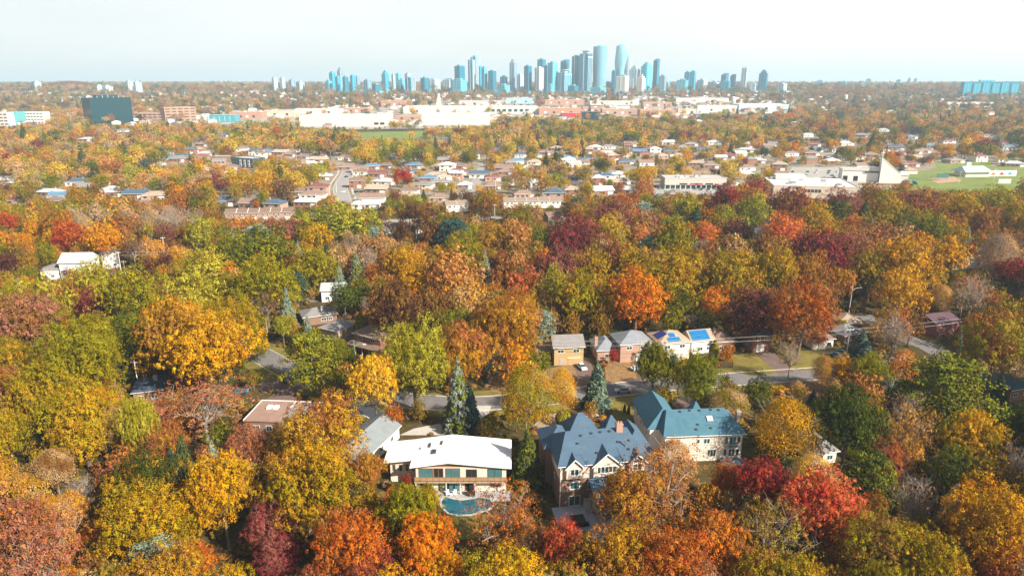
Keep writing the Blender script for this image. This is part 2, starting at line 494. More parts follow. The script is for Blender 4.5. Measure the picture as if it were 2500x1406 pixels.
# pale lots of drives, patios and dry lawns between the farther houses
SUBURB = mat("suburb_lots", (.20, .165, .10), .95, .45, .06, detail=10, var2=(.26, .21, .15))
sheet("suburb_lawns", [(-900, 452), (900, 452), (1020, 1148), (-1020, 1148)], .02, SUBURB)
KEEP.append((880, 322, 1100, 336, 1000)); KEEP.append((2230, 440, 2480, 462, 640)); KEEP.append((826, 430, 850, 488, 520)); KEEP.append((1600, 452, 1775, 470, 560)); KEEP.append((1905, 412, 2085, 440, 640))
for k_ in [(1845, 905, 1985, 926), (2205, 822, 2320, 868), (640, 868, 705, 905), (1165, 955, 1212, 1000), (1495, 945, 1560, 965), (640, 935, 712, 962), (1800, 866, 1890, 905), (1960, 850, 2030, 890), (1490, 965, 1560, 1010), (985, 1040, 1085, 1062)]:
    KEEP.append((*k_, ground((k_[0] + k_[2]) / 2, k_[3]).y))
# ================================================================ vegetation
def leaf_material(name, instancer=False, transl=.1):
    m = bpy.data.materials.new(name); m.use_nodes = True
    n, l = nodes_of(m)
    for q in list(n):
        if q.type == 'BSDF_PRINCIPLED': n.remove(q)
    out = [q for q in n if q.type == 'OUTPUT_MATERIAL'][0]
    if instancer:
        a = n.new("ShaderNodeAttribute"); a.attribute_type = 'INSTANCER'; a.attribute_name = 'tint'; ca = a.outputs['Color']
        a2 = n.new("ShaderNodeAttribute"); a2.attribute_type = 'INSTANCER'; a2.attribute_name = 'tint2'; cb = a2.outputs['Color']
    else:
        oi = n.new("ShaderNodeObjectInfo"); ca = oi.outputs['Color']
        a2 = n.new("ShaderNodeAttribute"); a2.attribute_type = 'OBJECT'; a2.attribute_name = 'second_hue'; cb = a2.outputs['Color']
    va = n.new("ShaderNodeAttribute"); va.attribute_name = 'var'
    sp = n.new("ShaderNodeSeparateColor"); l.new(va.outputs['Color'], sp.inputs[0])
    mr = n.new("ShaderNodeMapRange"); mr.inputs[1].default_value = .35; mr.inputs[2].default_value = .75
    l.new(sp.outputs[1], mr.inputs[0])
    mx = n.new("ShaderNodeMix"); mx.data_type = 'RGBA'
    l.new(mr.outputs[0], mx.inputs[0]); l.new(ca, mx.inputs[6]); l.new(cb, mx.inputs[7])
    b = n.new("ShaderNodeMapRange"); b.inputs[3].default_value = .48; b.inputs[4].default_value = 1.5
    l.new(sp.outputs[0], b.inputs[0])
    vm = n.new("ShaderNodeVectorMath"); vm.operation = 'SCALE'; l.new(mx.outputs[2], vm.inputs[0]); l.new(b.outputs[0], vm.inputs['Scale'])
    hs = n.new("ShaderNodeHueSaturation")
    hv = n.new("ShaderNodeMapRange"); hv.inputs[3].default_value = .478; hv.inputs[4].default_value = .522; l.new(sp.outputs[2], hv.inputs[0])
    l.new(hv.outputs[0], hs.inputs['Hue']); l.new(vm.outputs[0], hs.inputs['Color'])
    df = n.new("ShaderNodeBsdfDiffuse"); tr = n.new("ShaderNodeBsdfTranslucent"); ms = n.new("ShaderNodeMixShader"); ms.inputs[0].default_value = transl
    l.new(hs.outputs[0], df.inputs[0]); l.new(hs.outputs[0], tr.inputs[0])
    l.new(df.outputs[0], ms.inputs[1]); l.new(tr.outputs[0], ms.inputs[2]); l.new(ms.outputs[0], out.inputs[0])
    return m
LEAF = leaf_material("autumn_leaves")
LEAF_I = leaf_material("distant_leaves", True, .1)
NEEDLE = leaf_material("conifer_needles", False, .08)
BARK = mat("bark", (.16, .12, .095), .95, .3, 2.0, bump=.5, stretch=(1, 1, .25))
BARK_PALE = mat("pale_bark", (.27, .22, .18), .9, .3, 2.0, bump=.4, stretch=(1, 1, .25))
def quads_mesh(name, C, N, size, var, mats, extra=None, aspect=1.0):
    """mesh of leaf faces: centres C, normals N, half sizes, per-leaf variation (n,3)"""
    n = len(C)
    rs = np.random.RandomState(len(C) % 9973)
    N = N / (np.linalg.norm(N, axis=1, keepdims=True) + 1e-9)
    ref = rs.normal(size=(n, 3)); U = np.cross(N, ref); U /= (np.linalg.norm(U, axis=1, keepdims=True) + 1e-9)
    V = np.cross(N, U)
    s = np.asarray(size).reshape(-1, 1) * (0.7 + .6 * rs.rand(n, 1))
    bend = N * s * .35
    P = np.stack([C - U * s, C - V * s * aspect * .8 - bend * .3, C + U * s, C + V * s * aspect * .8 - bend], 1).reshape(-1, 3)
    me = bpy.data.meshes.new(name)
    ev = np.zeros((0, 3)); ef = []
    if extra: ev = np.array(extra.v).reshape(-1, 3); ef = extra.f
    nv = n * 4 + len(ev)
    me.vertices.add(nv)
    me.vertices.foreach_set('co', np.concatenate([P, ev]).astype(np.float32).ravel())
    lens = [4] * n + [len(f) for f in ef]
    idx = np.concatenate([np.arange(n * 4), np.array([i + n * 4 for f in ef for i in f], dtype=int)]) if ef else np.arange(n * 4)
    me.loops.add(len(idx)); me.loops.foreach_set('vertex_index', idx.astype(np.int32))
    me.polygons.add(len(lens))
    st = np.concatenate([[0], np.cumsum(lens)[:-1]])
    me.polygons.foreach_set('loop_start', st.astype(np.int32))
    if ef: me.polygons.foreach_set('material_index', np.array([0] * n + [1] * len(ef), dtype=np.int32))
    col = np.ones((nv, 4), np.float32); col[:n * 4, :3] = np.repeat(var, 4, axis=0)
    at = me.attributes.new('var', 'FLOAT_COLOR', 'POINT'); at.data.foreach_set('color', col.ravel())
    for m in mats: me.materials.append(m)
    me.update(calc_edges=True); me.validate()
    return me
def broad_crown(seed, blobs, clumps, leaves, leaf, shape='round', bare=0.0):
    """crown of a broadleaf tree in unit size (width 1, height 1): boughs > clumps > leaves"""
    rs = np.random.RandomState(seed)
    sh = {'round': (.37, .37, .31, .60, .135), 'tall': (.33, .33, .39, .56, .135), 'flat': (.40, .38, .25, .66, .125), 'spread': (.41, .41, .28, .62, .12)}[shape]
    rx, ry, rz, zc, br = sh
    cents = []; rad = []
    ga = math.pi * (3 - math.sqrt(5))
    k = 0
    ph = rs.rand() * 6.28
    while len(cents) < blobs and k < blobs * 3:
        t = (k % blobs + .5) / blobs
        z = 1 - 1.75 * t
        r = math.sqrt(max(0, 1 - z * z)); a = ga * k + ph
        lob = 1 + .2 * math.sin(3 * a + ph + 2 * z) + .18 * math.sin(2 * a - ph * 2 + z * 3) + .1 * math.sin(5 * a + z * 6)
        f = (.68 + .46 * rs.rand()) * lob
        c = np.array([rx * r * math.cos(a) * f, ry * r * math.sin(a) * f, zc + rz * z * (.74 + .4 * rs.rand())])
        cents.append(c); rad.append(br * (.5 + .95 * rs.rand()))
        k += 1
    for _ in range(blobs // 3):            # inner boughs close the view through the crown
        d = rs.normal(size=3); d /= np.linalg.norm(d)
        cents.append(np.array([d[0] * rx * .5, d[1] * ry * .5, zc + d[2] * rz * .45])); rad.append(br * 1.25)
    C = []; N = []; V = []; S = []
    for bi, (c, r) in enumerate(zip(cents, rad)):
        bv = rs.rand()
        nc = max(4, int(clumps * (r / br) ** 2 * (.8 + .4 * rs.rand()) * (1 - bare)))
        d = rs.normal(size=(nc, 3)); d[:, 2] += .35; d /= np.linalg.norm(d, axis=1, keepdims=True)
        cc = c + d * r * (.66 + .5 * rs.rand(nc, 1)) * np.array([1.08, 1.08, .86])
        cr = r * (.19 + .17 * rs.rand(nc))
        for j in range(nc):
            ld = rs.normal(size=(leaves, 3)) + d[j] * .8; ld[:, 2] += .25
            ld /= np.linalg.norm(ld, axis=1, keepdims=True)
            C.append(cc[j] + ld * cr[j] * (.45 + .65 * rs.rand(leaves, 1)))
            N.append(ld * 1.0 + d[j] * .5 + rs.normal(size=(leaves, 3)) * .16 + np.array([0, 0, .1]))
            cv = rs.rand()
            V.append(np.stack([np.clip(.72 * cv + .28 * rs.rand(leaves), 0, 1), np.full(leaves, bv) * .75 + .25 * cv, .7 * rs.rand() + .3 * rs.rand(leaves)], 1))
            S.append(np.full(leaves, leaf))
    C = np.concatenate(C); f = .5 / np.percentile(np.hypot(C[:, 0], C[:, 1]), 97); top = np.percentile(C[:, 2], 99.6)
    k = np.array([f, f, 1 / top]); C = C * k
    return C, np.concatenate(N), np.concatenate(S), np.concatenate(V), [c * k for c in cents], rad
def limbs(seed, cents, zc, n=9, r0=.021, fork=.34, twigs=0, sides=6):
    """tapered trunk with limbs that reach the boughs"""
    rs = np.random.RandomState(seed + 77); mb = MB()
    bend = np.array([rs.normal() * .02, rs.normal() * .02])
    f = Vector((bend[0], bend[1], fork))
    mb.tube((0, 0, -.02), (bend[0] * .5, bend[1] * .5, fork * .5), r0 * 1.25, r0 * .95, sides + 2)
    mb.tube((bend[0] * .5, bend[1] * .5, fork * .5), f, r0 * .95, r0 * .8, sides + 2)
    order = rs.permutation(len(cents))[:n]
    for q in order:
        c = Vector(cents[q]); c = Vector((c.x, c.y, max(c.z, fork + .05)))
        b = f.lerp(Vector((bend[0], bend[1], c.z)), .35 * rs.rand())
        mid = b.lerp(c, .5) + Vector((rs.normal() * .02, rs.normal() * .02, .03))
        rr = r0 * (.45 + .25 * rs.rand())
        mb.tube(b, mid, rr, rr * .6, sides); mb.tube(mid, c, rr * .6, rr * .22, sides - 1)
        for t in range(twigs):
            s = mid.lerp(c, .2 + .8 * rs.rand()); e = s + Vector((rs.normal() * .11, rs.normal() * .11, .05 + rs.rand() * .1))
            mb.tube(s, e, rr * .28, rr * .1, 4)
            for _ in range(2):
                s2 = s.lerp(e, .3 + .7 * rs.rand()); mb.tube(s2, s2 + Vector((rs.normal() * .06, rs.normal() * .06, .03 + rs.rand() * .06)), rr * .14, rr * .05, 3)
    return mb
TV = {}            # name -> (crown mesh, trunk mesh)
def reg_broad(key, seed, blobs, clumps, leaves, leaf, shape, bare=0.0, twigs=0, nl=9):
    C, N, S, V, cents, rad = broad_crown(seed, blobs, clumps, leaves, leaf, shape, bare)
    TV[key] = (quads_mesh("crown_" + key, C, N, S, V, [LEAF]), limbs(seed, cents, .6, nl, twigs=twigs).mesh("trunk_" + key, BARK if not twigs else BARK_PALE))
for i in range(8):
    reg_broad(f"near{i}", 11 + i, 40 + 5 * (i % 3), 24, 22, .0080, ['round', 'spread', 'tall', 'round', 'flat', 'spread', 'tall', 'round'][i])
for i in range(8):
    reg_broad(f"mid{i}", 41 + i, 32 + 4 * (i % 3), 19, 14, .0108, ['round', 'spread', 'tall', 'round', 'flat', 'spread', 'round', 'tall'][i])
for i in range(3):
    reg_broad(f"thin{i}", 71 + i, 34, 12, 18, .0082, ['round', 'spread', 'tall'][i], .25, twigs=5, nl=16)
for i in range(3):
    reg_broad(f"bare{i}", 91 + i, 34, 5, 9, .0075, ['tall', 'round', 'spread'][i], .5, twigs=9, nl=26)
def soft_crown(seed, n, leaf, droop):
    """fine, feathery crown: leaves hung along thin drooping sprays"""
    rs = np.random.RandomState(seed)
    C = []; N = []; V = []; cents = []
    ns = n // 26
    for i in range(ns):
        z = 1 - 1.7 * (i + .5) / ns; a = i * 2.39996 + seed
        r = math.sqrt(max(0, 1 - z * z)) * (.84 + .22 * rs.rand()) * (1 + .13 * math.sin(3 * a) + .1 * math.sin(5 * a + z * 4))
        p = np.array([.43 * r * math.cos(a), .43 * r * math.sin(a), .60 + .37 * z * (.9 + .14 * rs.rand())])
        inn = np.array([p[0] * .55, p[1] * .55, p[2] * .8 + .14])
        if i % 9 == 0: cents.append(p)
        t = rs.rand(26, 1)
        q = inn + (p - inn) * t; q[:, 2] -= droop * (t[:, 0] ** 2) * .12
        q += rs.normal(size=(26, 3)) * .018
        C.append(q); o = p - np.array([0, 0, .55]); o = o / np.linalg.norm(o)
        N.append(o + rs.normal(size=(26, 3)) * .6 + np.array([0, 0, .3]))
        V.append(np.stack([np.clip(.5 * rs.rand() + .5 * rs.rand(26), 0, 1), np.full(26, rs.rand() * .35 + .65 * (.5 + .5 * math.sin(2 * a + 5 * z))), rs.rand(26)], 1))
    return np.concatenate(C), np.concatenate(N), np.full(ns * 26, leaf), np.concatenate(V), cents
for i in range(3):
    C, N, S, V, cents = soft_crown(5 + i, 15000, .0075, [1.0, .3, .6][i])
    TV[f"soft{i}"] = (quads_mesh(f"crown_soft{i}", C, N, S, V, [LEAF]), limbs(5 + i, cents, .6, 14, r0=.016, twigs=2).mesh(f"trunk_soft{i}", BARK_PALE))
def spruce_crown(seed, tiers, leaf, droop=.35):
    rs = np.random.RandomState(seed); C = []; N = []; V = []
    for k in range(tiers):
        f = k / (tiers - 1); z = .07 + .90 * f
        rad = .54 * (1 - f) ** .75 + .015
        nb = max(5, int(15 * (1 - f) + 5)); off = rs.rand() * 6.28
        for b in range(nb):
            a = off + b * 6.283 / nb + rs.normal() * .12; L = rad * (.78 + .34 * rs.rand()); m = max(12, int(105 * L / .5))
            t = rs.rand(m) ** .7
            x = L * t; zz = z - droop * L * t * .55 + .06 * L * t ** 3
            lat = rs.normal(size=m) * .055 * (.3 + (1 - t)) * (.4 + L * 2)
            C.append(np.stack([x * math.cos(a) - lat * math.sin(a), x * math.sin(a) + lat * math.cos(a), zz + rs.normal(size=m) * .008], 1))
            N.append(np.stack([math.cos(a) * .5 + rs.normal(size=m) * .4, math.sin(a) * .5 + rs.normal(size=m) * .4, .8 + rs.normal(size=m) * .3], 1))
            bv = rs.rand(); V.append(np.stack([np.clip(.5 * bv + .5 * rs.rand(m), 0, 1), np.full(m, rs.rand()), rs.rand(m)], 1))
    return np.concatenate(C), np.concatenate(N), np.full(sum(len(c) for c in C), leaf), np.concatenate(V)
def straight_trunk(r0=.02, top=.96):
    mb = MB(); mb.tube((0, 0, -.02), (0, 0, top), r0, .004, 8); return mb
for i in range(3):
    C, N, S, V = spruce_crown(21 + i, [24, 20, 27][i], [.021, .024, .020][i])
    TV[f"spruce{i}"] = (quads_mesh(f"crown_spruce{i}", C, N, S, V, [NEEDLE]), straight_trunk(.028).mesh(f"trunk_spruce{i}", BARK))
def pine_crown(seed, pads, leaf):
    """layered plumes on upswept branches"""
    rs = np.random.RandomState(seed); C = []; N = []; V = []; cents = []
    for k in range(pads):
        f = k / pads; z = .16 + .80 * f; a = k * 2.39996 + rs.normal() * .3
        env = .46 * math.sin(math.pi * min(1, .16 + .9 * (1 - f) ** .9) * .62) + .03
        for s in range(4):
            L = env * (.35 + .25 * s) * (.8 + .35 * rs.rand()); a2 = a + rs.normal() * .38
            p = np.array([L * math.cos(a2), L * math.sin(a2), z + L * .10 + rs.normal() * .01])
            if s == 3: cents.append(p)
            m = 44
            q = rs.normal(size=(m, 3)) * np.array([.058, .058, .018]); C.append(p + q)
            N.append(np.stack([q[:, 0] * 8 + rs.normal(size=m) * .35, q[:, 1] * 8 + rs.normal(size=m) * .35, np.full(m, .9)], 1))
            bv = rs.rand(); V.append(np.stack([np.clip(.5 * bv + .5 * rs.rand(m), 0, 1), np.full(m, rs.rand()), rs.rand(m)], 1))
    return np.concatenate(C), np.concatenate(N), np.full(sum(len(c) for c in C), leaf), np.concatenate(V), cents
for i in range(2):
    C, N, S, V, cents = pine_crown(31 + i, [48, 56][i], .017)
    mb = straight_trunk(.022, .94)
    for c in cents[::2]: mb.tube((0, 0, c[2] - .05), tuple(c), .007, .002, 4)
    TV[f"pine{i}"] = (quads_mesh(f"crown_pine{i}", C, N, S, V, [NEEDLE]), mb.mesh(f"trunk_pine{i}", BARK))
def ball_crown(seed, n, leaf, cone=False):
    rs = np.random.RandomState(seed)
    d = rs.normal(size=(n, 3)); d /= np.linalg.norm(d, axis=1, keepdims=True)
    r = (.88 + .16 * rs.rand(n, 1)) * (1 + .1 * np.sin(7 * d[:, :1] + 5 * d[:, 2:]))
    C = d * r * np.array([.47, .47, .47]) + np.array([0, 0, .5])
    if cone:
        k = np.clip(1.25 - C[:, 2:3], .15, 1); C[:, :2] *= k
    V = np.stack([rs.rand(n), .5 + .5 * np.sin(d[:, 0] * 6 + d[:, 2] * 5), rs.rand(n)], 1)
    return C, d + rs.normal(size=(n, 3)) * .45, np.full(n, leaf), V
for i in range(2):
    C, N, S, V = ball_crown(51 + i, 1500, .045, i == 1)
    TV[f"shrub{i}"] = (quads_mesh(f"foliage{i}", C, N, S, V, [LEAF]), straight_trunk(.03, .6).mesh(f"stem{i}", BARK))
# ---- colours (leaf albedo)
HUE = dict(gold=(.52, .255, .022), yellow=(.55, .345, .05), orange=(.50, .165, .018), burnt=(.37, .098, .017), coral=(.56, .14, .058), red=(.32, .04, .02),
           crimson=(.18, .026, .03), maroon=(.15, .042, .035), dark=(.055, .022, .017), rust=(.29, .112, .032), brown=(.205, .102, .03), mauve=(.27, .11, .075),
           tan=(.42, .27, .125), greytan=(.30, .21, .14), olive=(.22, .175, .016), ogreen=(.165, .152, .015), green=(.10, .115, .015), dgreen=(.043, .056, .012),
           lime=(.34, .29, .04), peach=(.50, .25, .08), ochre=(.355, .195, .022), bluegreen=(.20, .24, .18), spruce=(.06, .074, .026), pine=(.145, .152, .02), teal=(.04, .075, .064))
def _vivid(c, k=1.06, b=1.0):
    m_ = .3 * c[0] + .6 * c[1] + .1 * c[2]
    return tuple(max(.006, (m_ + (v - m_) * k) * b) for v in c)
HUE = {k: _vivid(v) for k, v in HUE.items()}
WORD = dict(gold="golden", yellow="yellow", orange="bright orange", burnt="burnt orange", coral="coral red", red="scarlet", crimson="crimson", maroon="maroon", dark="dark purple brown",
            rust="rust brown", brown="brown", mauve="dusty mauve", tan="pale tan", greytan="grey tan", olive="olive", ogreen="olive green", green="green", dgreen="dark green", lime="yellow green",
            peach="peach", ochre="ochre", bluegreen="silvery blue", spruce="dark green", pine="mid green", teal="blue green")
TREES = []          # dicts of everything planted one by one
def solve_tree(px, top, wpx, k):
    h = 14.0
    for _ in range(25):
        t = math.tan(dep(top)); Y = (CAM_H - h) / t
        wm = wpx * mpp(Y, h * .6); h = max(2.0, min(26, k * wm)) * .5 + h * .5
    return Y, wm, h
def T(px, top, wpx, kind, a, b=None, k=None):
    k0 = dict(b=1.28, t=1.25, x=1.3, s=1.3, f=2.4, p=1.35, r=1.1, c=2.6)[kind]
    if k and kind in 'btsx': k = k * 1.2
    Y, wm, h = solve_tree(px, top, wpx, k or k0)
    TREES.append(dict(px=px, top=top, x=xat(px, Y, h * .6), y=Y, w=wm, h=h, kind=kind, a=a, b=b or a, hand=True, wpx=wpx))
# ---- trees read off the photograph: x, top, width (pixels), kind, leaf colours
for t in [
 # bottom band, west to east
 (60,715,160,'b','brown','mauve'),(225,704,90,'b','crimson','mauve'),(105,772,100,'x','greytan'),(190,768,190,'b','ogreen','olive'),(15,822,130,'b','olive','ochre'),
 (100,888,160,'b','olive','ochre'),(205,818,190,'b','ogreen','olive'),(322,756,115,'b','green','ogreen'),(425,730,175,'b','ochre','brown'),(505,768,235,'b','ochre','gold',.95),
 (565,716,140,'b','olive','ochre'),(645,703,92,'t','dark','brown'),(495,932,250,'t','mauve','rust',.95),(385,965,120,'t','rust','mauve'),(258,908,42,'b','coral','orange',1.3),
 (245,945,95,'b','orange','burnt'),(195,930,190,'b','ochre','olive'),(270,986,95,'s','tan','tan',1.4),(340,972,95,'b','lime','olive',1.8),(600,1036,115,'b','mauve','rust'),
 (540,1112,185,'b','gold','ochre',1.2),(345,1188,190,'b','ochre','olive'),(432,1224,130,'b','gold','olive'),(195,1162,95,'x','greytan'),(175,1203,85,'b','peach','gold'),
 (55,1222,185,'b','mauve','rust'),(150,1232,140,'t','peach','rust'),(95,1298,230,'t','rust','mauve'),(250,1262,95,'b','burnt','brown'),(150,1384,90,'b','gold','orange'),
 (468,1338,105,'b','burnt','orange'),(560,1390,140,'b','gold','olive'),(15,992,105,'b','ochre','olive',1.4),(678,1303,120,'b','mauve','crimson'),(400,1345,200,'b','ochre','brown'),
 (300,1395,150,'b','olive','ochre'),(20,1395,160,'b','rust','brown'),(130,1090,110,'s','brown','tan'),(60,1160,80,'b','peach','ochre'),
 (785,968,215,'b','rust','ochre',.95),(760,1092,235,'b','ochre','olive',1.05),(893,1108,95,'b','ochre','rust'),(913,868,122,'b','gold','yellow',1.35),(1010,779,185,'b','lime','olive',1.1),
 (1120,790,160,'b','rust','ochre'),(760,808,125,'p','pine','olive',1.35),(838,838,75,'b','ogreen','green',1.3),(700,700,46,'f','bluegreen'),(752,768,40,'f','bluegreen'),
 (1118,868,80,'f','bluegreen','pine',2.5),(1150,940,52,'f','teal'),(1288,880,170,'s','olive','ochre',1.15),(1372,890,95,'s','gold','yellow',1.3),(1288,1046,88,'f','spruce','pine',1.75),
 (1005,1190,165,'b','ogreen','olive',1.0),(1045,1184,62,'b','burnt','orange',1.3),(958,1192,48,'b','orange','coral',1.2),(992,1158,30,'b','red','crimson',1.9),(1042,1256,175,'b','orange','burnt'),
 (850,1248,195,'b','burnt','rust',1.1),(1075,1348,135,'b','gold','orange'),(1232,1338,205,'b','gold','olive'),(1228,1172,185,'t','rust','burnt'),(1288,1262,130,'t','brown','rust'),
 (1376,1273,115,'b','coral','red',1.4),(1335,1322,90,'b','burnt','orange'),(900,1330,150,'b','burnt','maroon'),(760,1395,130,'b','maroon','rust'),(960,1398,150,'b','ochre','gold'),
 (1625,1092,250,'t','rust','brown',.9),(1645,1064,135,'s','tan','peach',1.1),(1772,1126,85,'b','orange','burnt',1.2),(1858,1128,145,'b','crimson','red',1.0),(2000,1162,185,'b','coral','red',1.05),
 (2075,1296,120,'b','coral','burnt'),(1868,1216,205,'t','brown','olive',1.0),(1545,1152,175,'b','rust','ochre'),(1505,1288,200,'b','ochre','rust'),(1640,1296,210,'b','burnt','rust'),
 (1560,1378,160,'b','rust','burnt'),(1740,1262,170,'b','rust','orange'),(1850,1342,180,'b','olive','rust'),(1720,1385,190,'b','mauve','rust'),(1960,1380,180,'b','olive','ochre'),
 (1922,962,185,'s','gold','ochre',.95),(1985,1106,130,'s','yellow','tan',.9),(2072,944,185,'b','dgreen','green',1.1),(1850,922,85,'b','dgreen','ogreen'),(1780,945,125,'s','tan','olive',.75),
 (2058,866,80,'b','ochre','gold'),(2118,862,95,'b','ogreen','olive'),(2205,848,82,'s','peach','orange',1.35),(2180,752,115,'x','tan','gold',1.1),(2312,868,195,'p','pine','green',1.1),
 (2220,998,100,'t','peach','gold',1.3),(2160,1012,70,'t','peach','rust'),(2122,1102,120,'p','dgreen','pine',1.3),(2236,1156,135,'x','peach','greytan',1.3),(2325,1085,115,'b','dgreen','ogreen',1.3),
 (2385,1005,130,'b','gold','olive',1.1),(2420,1176,225,'b','gold','ochre',1.15),(2450,1338,140,'b','rust','coral'),(2475,1086,115,'x','brown','greytan'),(2430,748,180,'b','rust','olive',1.1),
 (2340,790,38,'f','teal','bluegreen',3.0),(2105,806,58,'f','bluegreen','teal',1.15),(2130,1258,190,'b','olive','brown'),(2262,1304,185,'b','olive','ochre'),(2320,1372,150,'b','ochre','gold'),
 (2160,1390,170,'b','olive','ogreen'),(2490,1240,120,'b','gold','rust'),(1930,832,78,'x','peach','greytan',1.3),(2010,862,62,'s','ochre','rust',1.4),(1600,838,108,'b','ogreen','dgreen',1.25),
 (1705,856,108,'b','ogreen','green',1.3),(1458,876,72,'f','bluegreen','teal',1.9),(1497,850,28,'b','red','crimson',1.5),(1375,1000,40,'r','olive'),(1525,985,10,'c','dgreen'),(1535,988,10,'c','dgreen'),
 (2400,1110,130,'b','ochre','dgreen'),(2480,985,90,'b','dgreen','green'),(2440,905,50,'f','spruce'),(1985,950,26,'f','spruce','teal',1.6),(1905,945,60,'r','ochre','gold',.8),
 # middle band
 (168,540,88,'b','red','burnt',1.05),(252,533,105,'b','orange','gold',1.0),(82,530,62,'b','orange','gold'),(15,518,62,'b','burnt','red'),(325,578,64,'t','dark','brown',1.1),
 (18,612,66,'b','dark','maroon',1.2),(112,590,66,'b','ogreen','olive'),(140,602,42,'b','orange','peach'),(235,628,105,'b','lime','olive',1.1),(325,655,170,'b','olive','ogreen',.95),
 (100,672,140,'b','olive','lime'),(402,610,48,'b','dark','maroon',1.5),(500,602,155,'b','lime','ogreen',.85),(442,602,62,'b','gold','peach'),(556,644,74,'b','peach','orange',1.3),
 (645,618,150,'b','olive','ogreen'),(762,600,125,'b','ogreen','olive'),(560,556,95,'b','ogreen','green'),(645,552,175,'b','green','ogreen',.9),(490,522,85,'b','lime','ogreen'),
 (682,534,78,'b','maroon','mauve'),(820,487,180,'b','green','lime',.9),(775,545,78,'b','gold','ogreen'),(856,562,55,'t','greytan','brown',1.2),(898,594,66,'x','peach','tan',1.3),
 (300,516,75,'b','rust','brown'),(412,540,66,'b','maroon','brown'),(456,540,56,'b','rust','burnt',1.2),(392,552,34,'f','spruce','pine',1.8),(482,560,30,'f','spruce'),
 (420,500,80,'x','greytan'),(470,505,70,'x','greytan'),(365,505,70,'s','greytan','tan'),(470,660,130,'b','olive','lime'),(560,668,95,'b','ogreen','olive'),
 (460,512,26,'b','coral','red',1.2),(200,515,70,'s','tan','greytan'),(130,560,60,'b','gold','ochre'),(50,565,60,'b','orange','ochre'),(385,585,50,'b','peach','gold'),
 (1490,518,92,'b','yellow','olive',1.1),(1400,521,130,'b','crimson','maroon',.95),(1500,480,115,'b','maroon','mauve',.95),(1565,541,58,'b','coral','peach',1.3),(1642,530,110,'b','ogreen','ochre'),
 (1312,546,62,'b','ogreen','green',1.2),(1262,532,95,'b','rust','peach'),(1195,545,80,'b','brown','ochre'),(1130,560,115,'b','olive','ogreen'),(980,540,60,'b','dark','brown',1.2),
 (935,566,58,'b','peach','tan',1.2),(1105,602,150,'b','rust','peach',.95),(990,604,100,'b','ochre','gold'),(1012,646,105,'b','gold','ochre',.9),(1365,598,130,'b','maroon','mauve',.95),
 (1455,600,100,'b','ochre','olive'),(1288,648,95,'b','coral','rust',1.15),(1350,642,85,'b','lime','ogreen',1.5),(1412,658,125,'b','olive','ochre',1.15),(1555,658,155,'b','orange','burnt',1.0),
 (1140,678,125,'b','tan','gold',1.0),(1240,718,180,'b','ochre','rust',.95),(960,688,140,'b','dark','brown',1.1),(1120,634,62,'p','green','pine',1.1),(1190,648,27,'f','bluegreen',None,2.2),
 (1645,606,160,'b','ochre','olive',1.35),(1790,612,140,'b','ogreen','ochre',1.05),(1890,602,125,'b','ochre','olive'),(1770,446,98,'b','maroon','red',1.05),(1910,520,102,'b','coral','burnt',1.0),
 (1803,532,70,'b','dark','maroon',1.15),(1722,540,64,'b','coral','orange',1.1),(2000,562,150,'b','crimson','maroon',.9),(2090,552,122,'b','mauve','rust',1.1),(2212,576,155,'b','ochre','gold',1.0),
 (2272,516,92,'b','green','ogreen',1.1),(2332,540,72,'b','olive','gold',1.1),(1990,490,82,'b','gold','olive',1.1),(2046,488,62,'p','dgreen','pine',1.3),(1930,454,105,'b','maroon','rust',1.0),
 (2050,455,85,'b','maroon','mauve'),(2240,456,118,'b','maroon','rust',.95),(2112,482,44,'f','teal','spruce',2.0),(2162,470,95,'b','ochre','ogreen'),(1672,468,82,'b','ogreen','lime'),
 (2372,590,32,'b','red','crimson',1.7),(2412,594,32,'b','red','crimson',1.6),(2470,628,88,'b','crimson','red',1.0),(2375,668,120,'x','tan','peach',1.0),(1832,700,130,'b','dark','maroon',1.1),
 (1960,680,155,'b','rust','burnt',1.1),(2202,648,132,'b','gold','yellow',1.05),(2268,662,36,'f','spruce','pine',2.0),(2300,690,70,'s','gold','tan'),(1740,700,80,'b','orange','ochre',1.1),
 (1880,705,60,'b','mauve','rust',1.2),(1980,610,110,'b','ochre','rust'),(2130,600,110,'b','ochre','olive'),(2440,560,120,'s','tan','greytan'),(2350,470,110,'b','olive','ochre'),
 (2430,452,120,'b','lime','ogreen'),(1690,610,70,'b','ochre','ogreen'),(1560,600,110,'b','olive','ochre'),(1700,500,60,'f','teal','spruce',1.6),(1655,492,40,'f','bluegreen',None,2.0),
 (2310,605,30,'f','spruce',None,2.2),(1840,470,90,'b','ogreen','lime'),(2400,500,90,'b','rust','brown'),(2480,480,90,'b','ochre','olive'),(2320,575,110,'b','ochre','gold',1.0),
 (690,770,60,'b','lime','ogreen'),(880,790,40,'r','olive','ogreen',1.4),(840,690,80,'b','dgreen','green'),(880,760,40,'c','ogreen','olive',1.7),(625,800,70,'b','green','ogreen',1.1),
 (870,610,46,'f','bluegreen','pine',2.2),(828,640,34,'f','bluegreen',None,2.2),(1060,845,30,'b','green','ogreen'),(1725,755,55,'b','dgreen','olive',1.2),(1745,828,30,'c','olive','ogreen',1.9),
 (2055,780,34,'r','olive','ogreen',1.3),(2000,805,40,'b','rust','burnt'),(875,828,11,'c','dgreen'),(888,838,9,'c','dgreen'),(905,846,9,'c','dgreen'),(695,920,12,'c','dgreen',None,1.4),
]:
    T(*t)
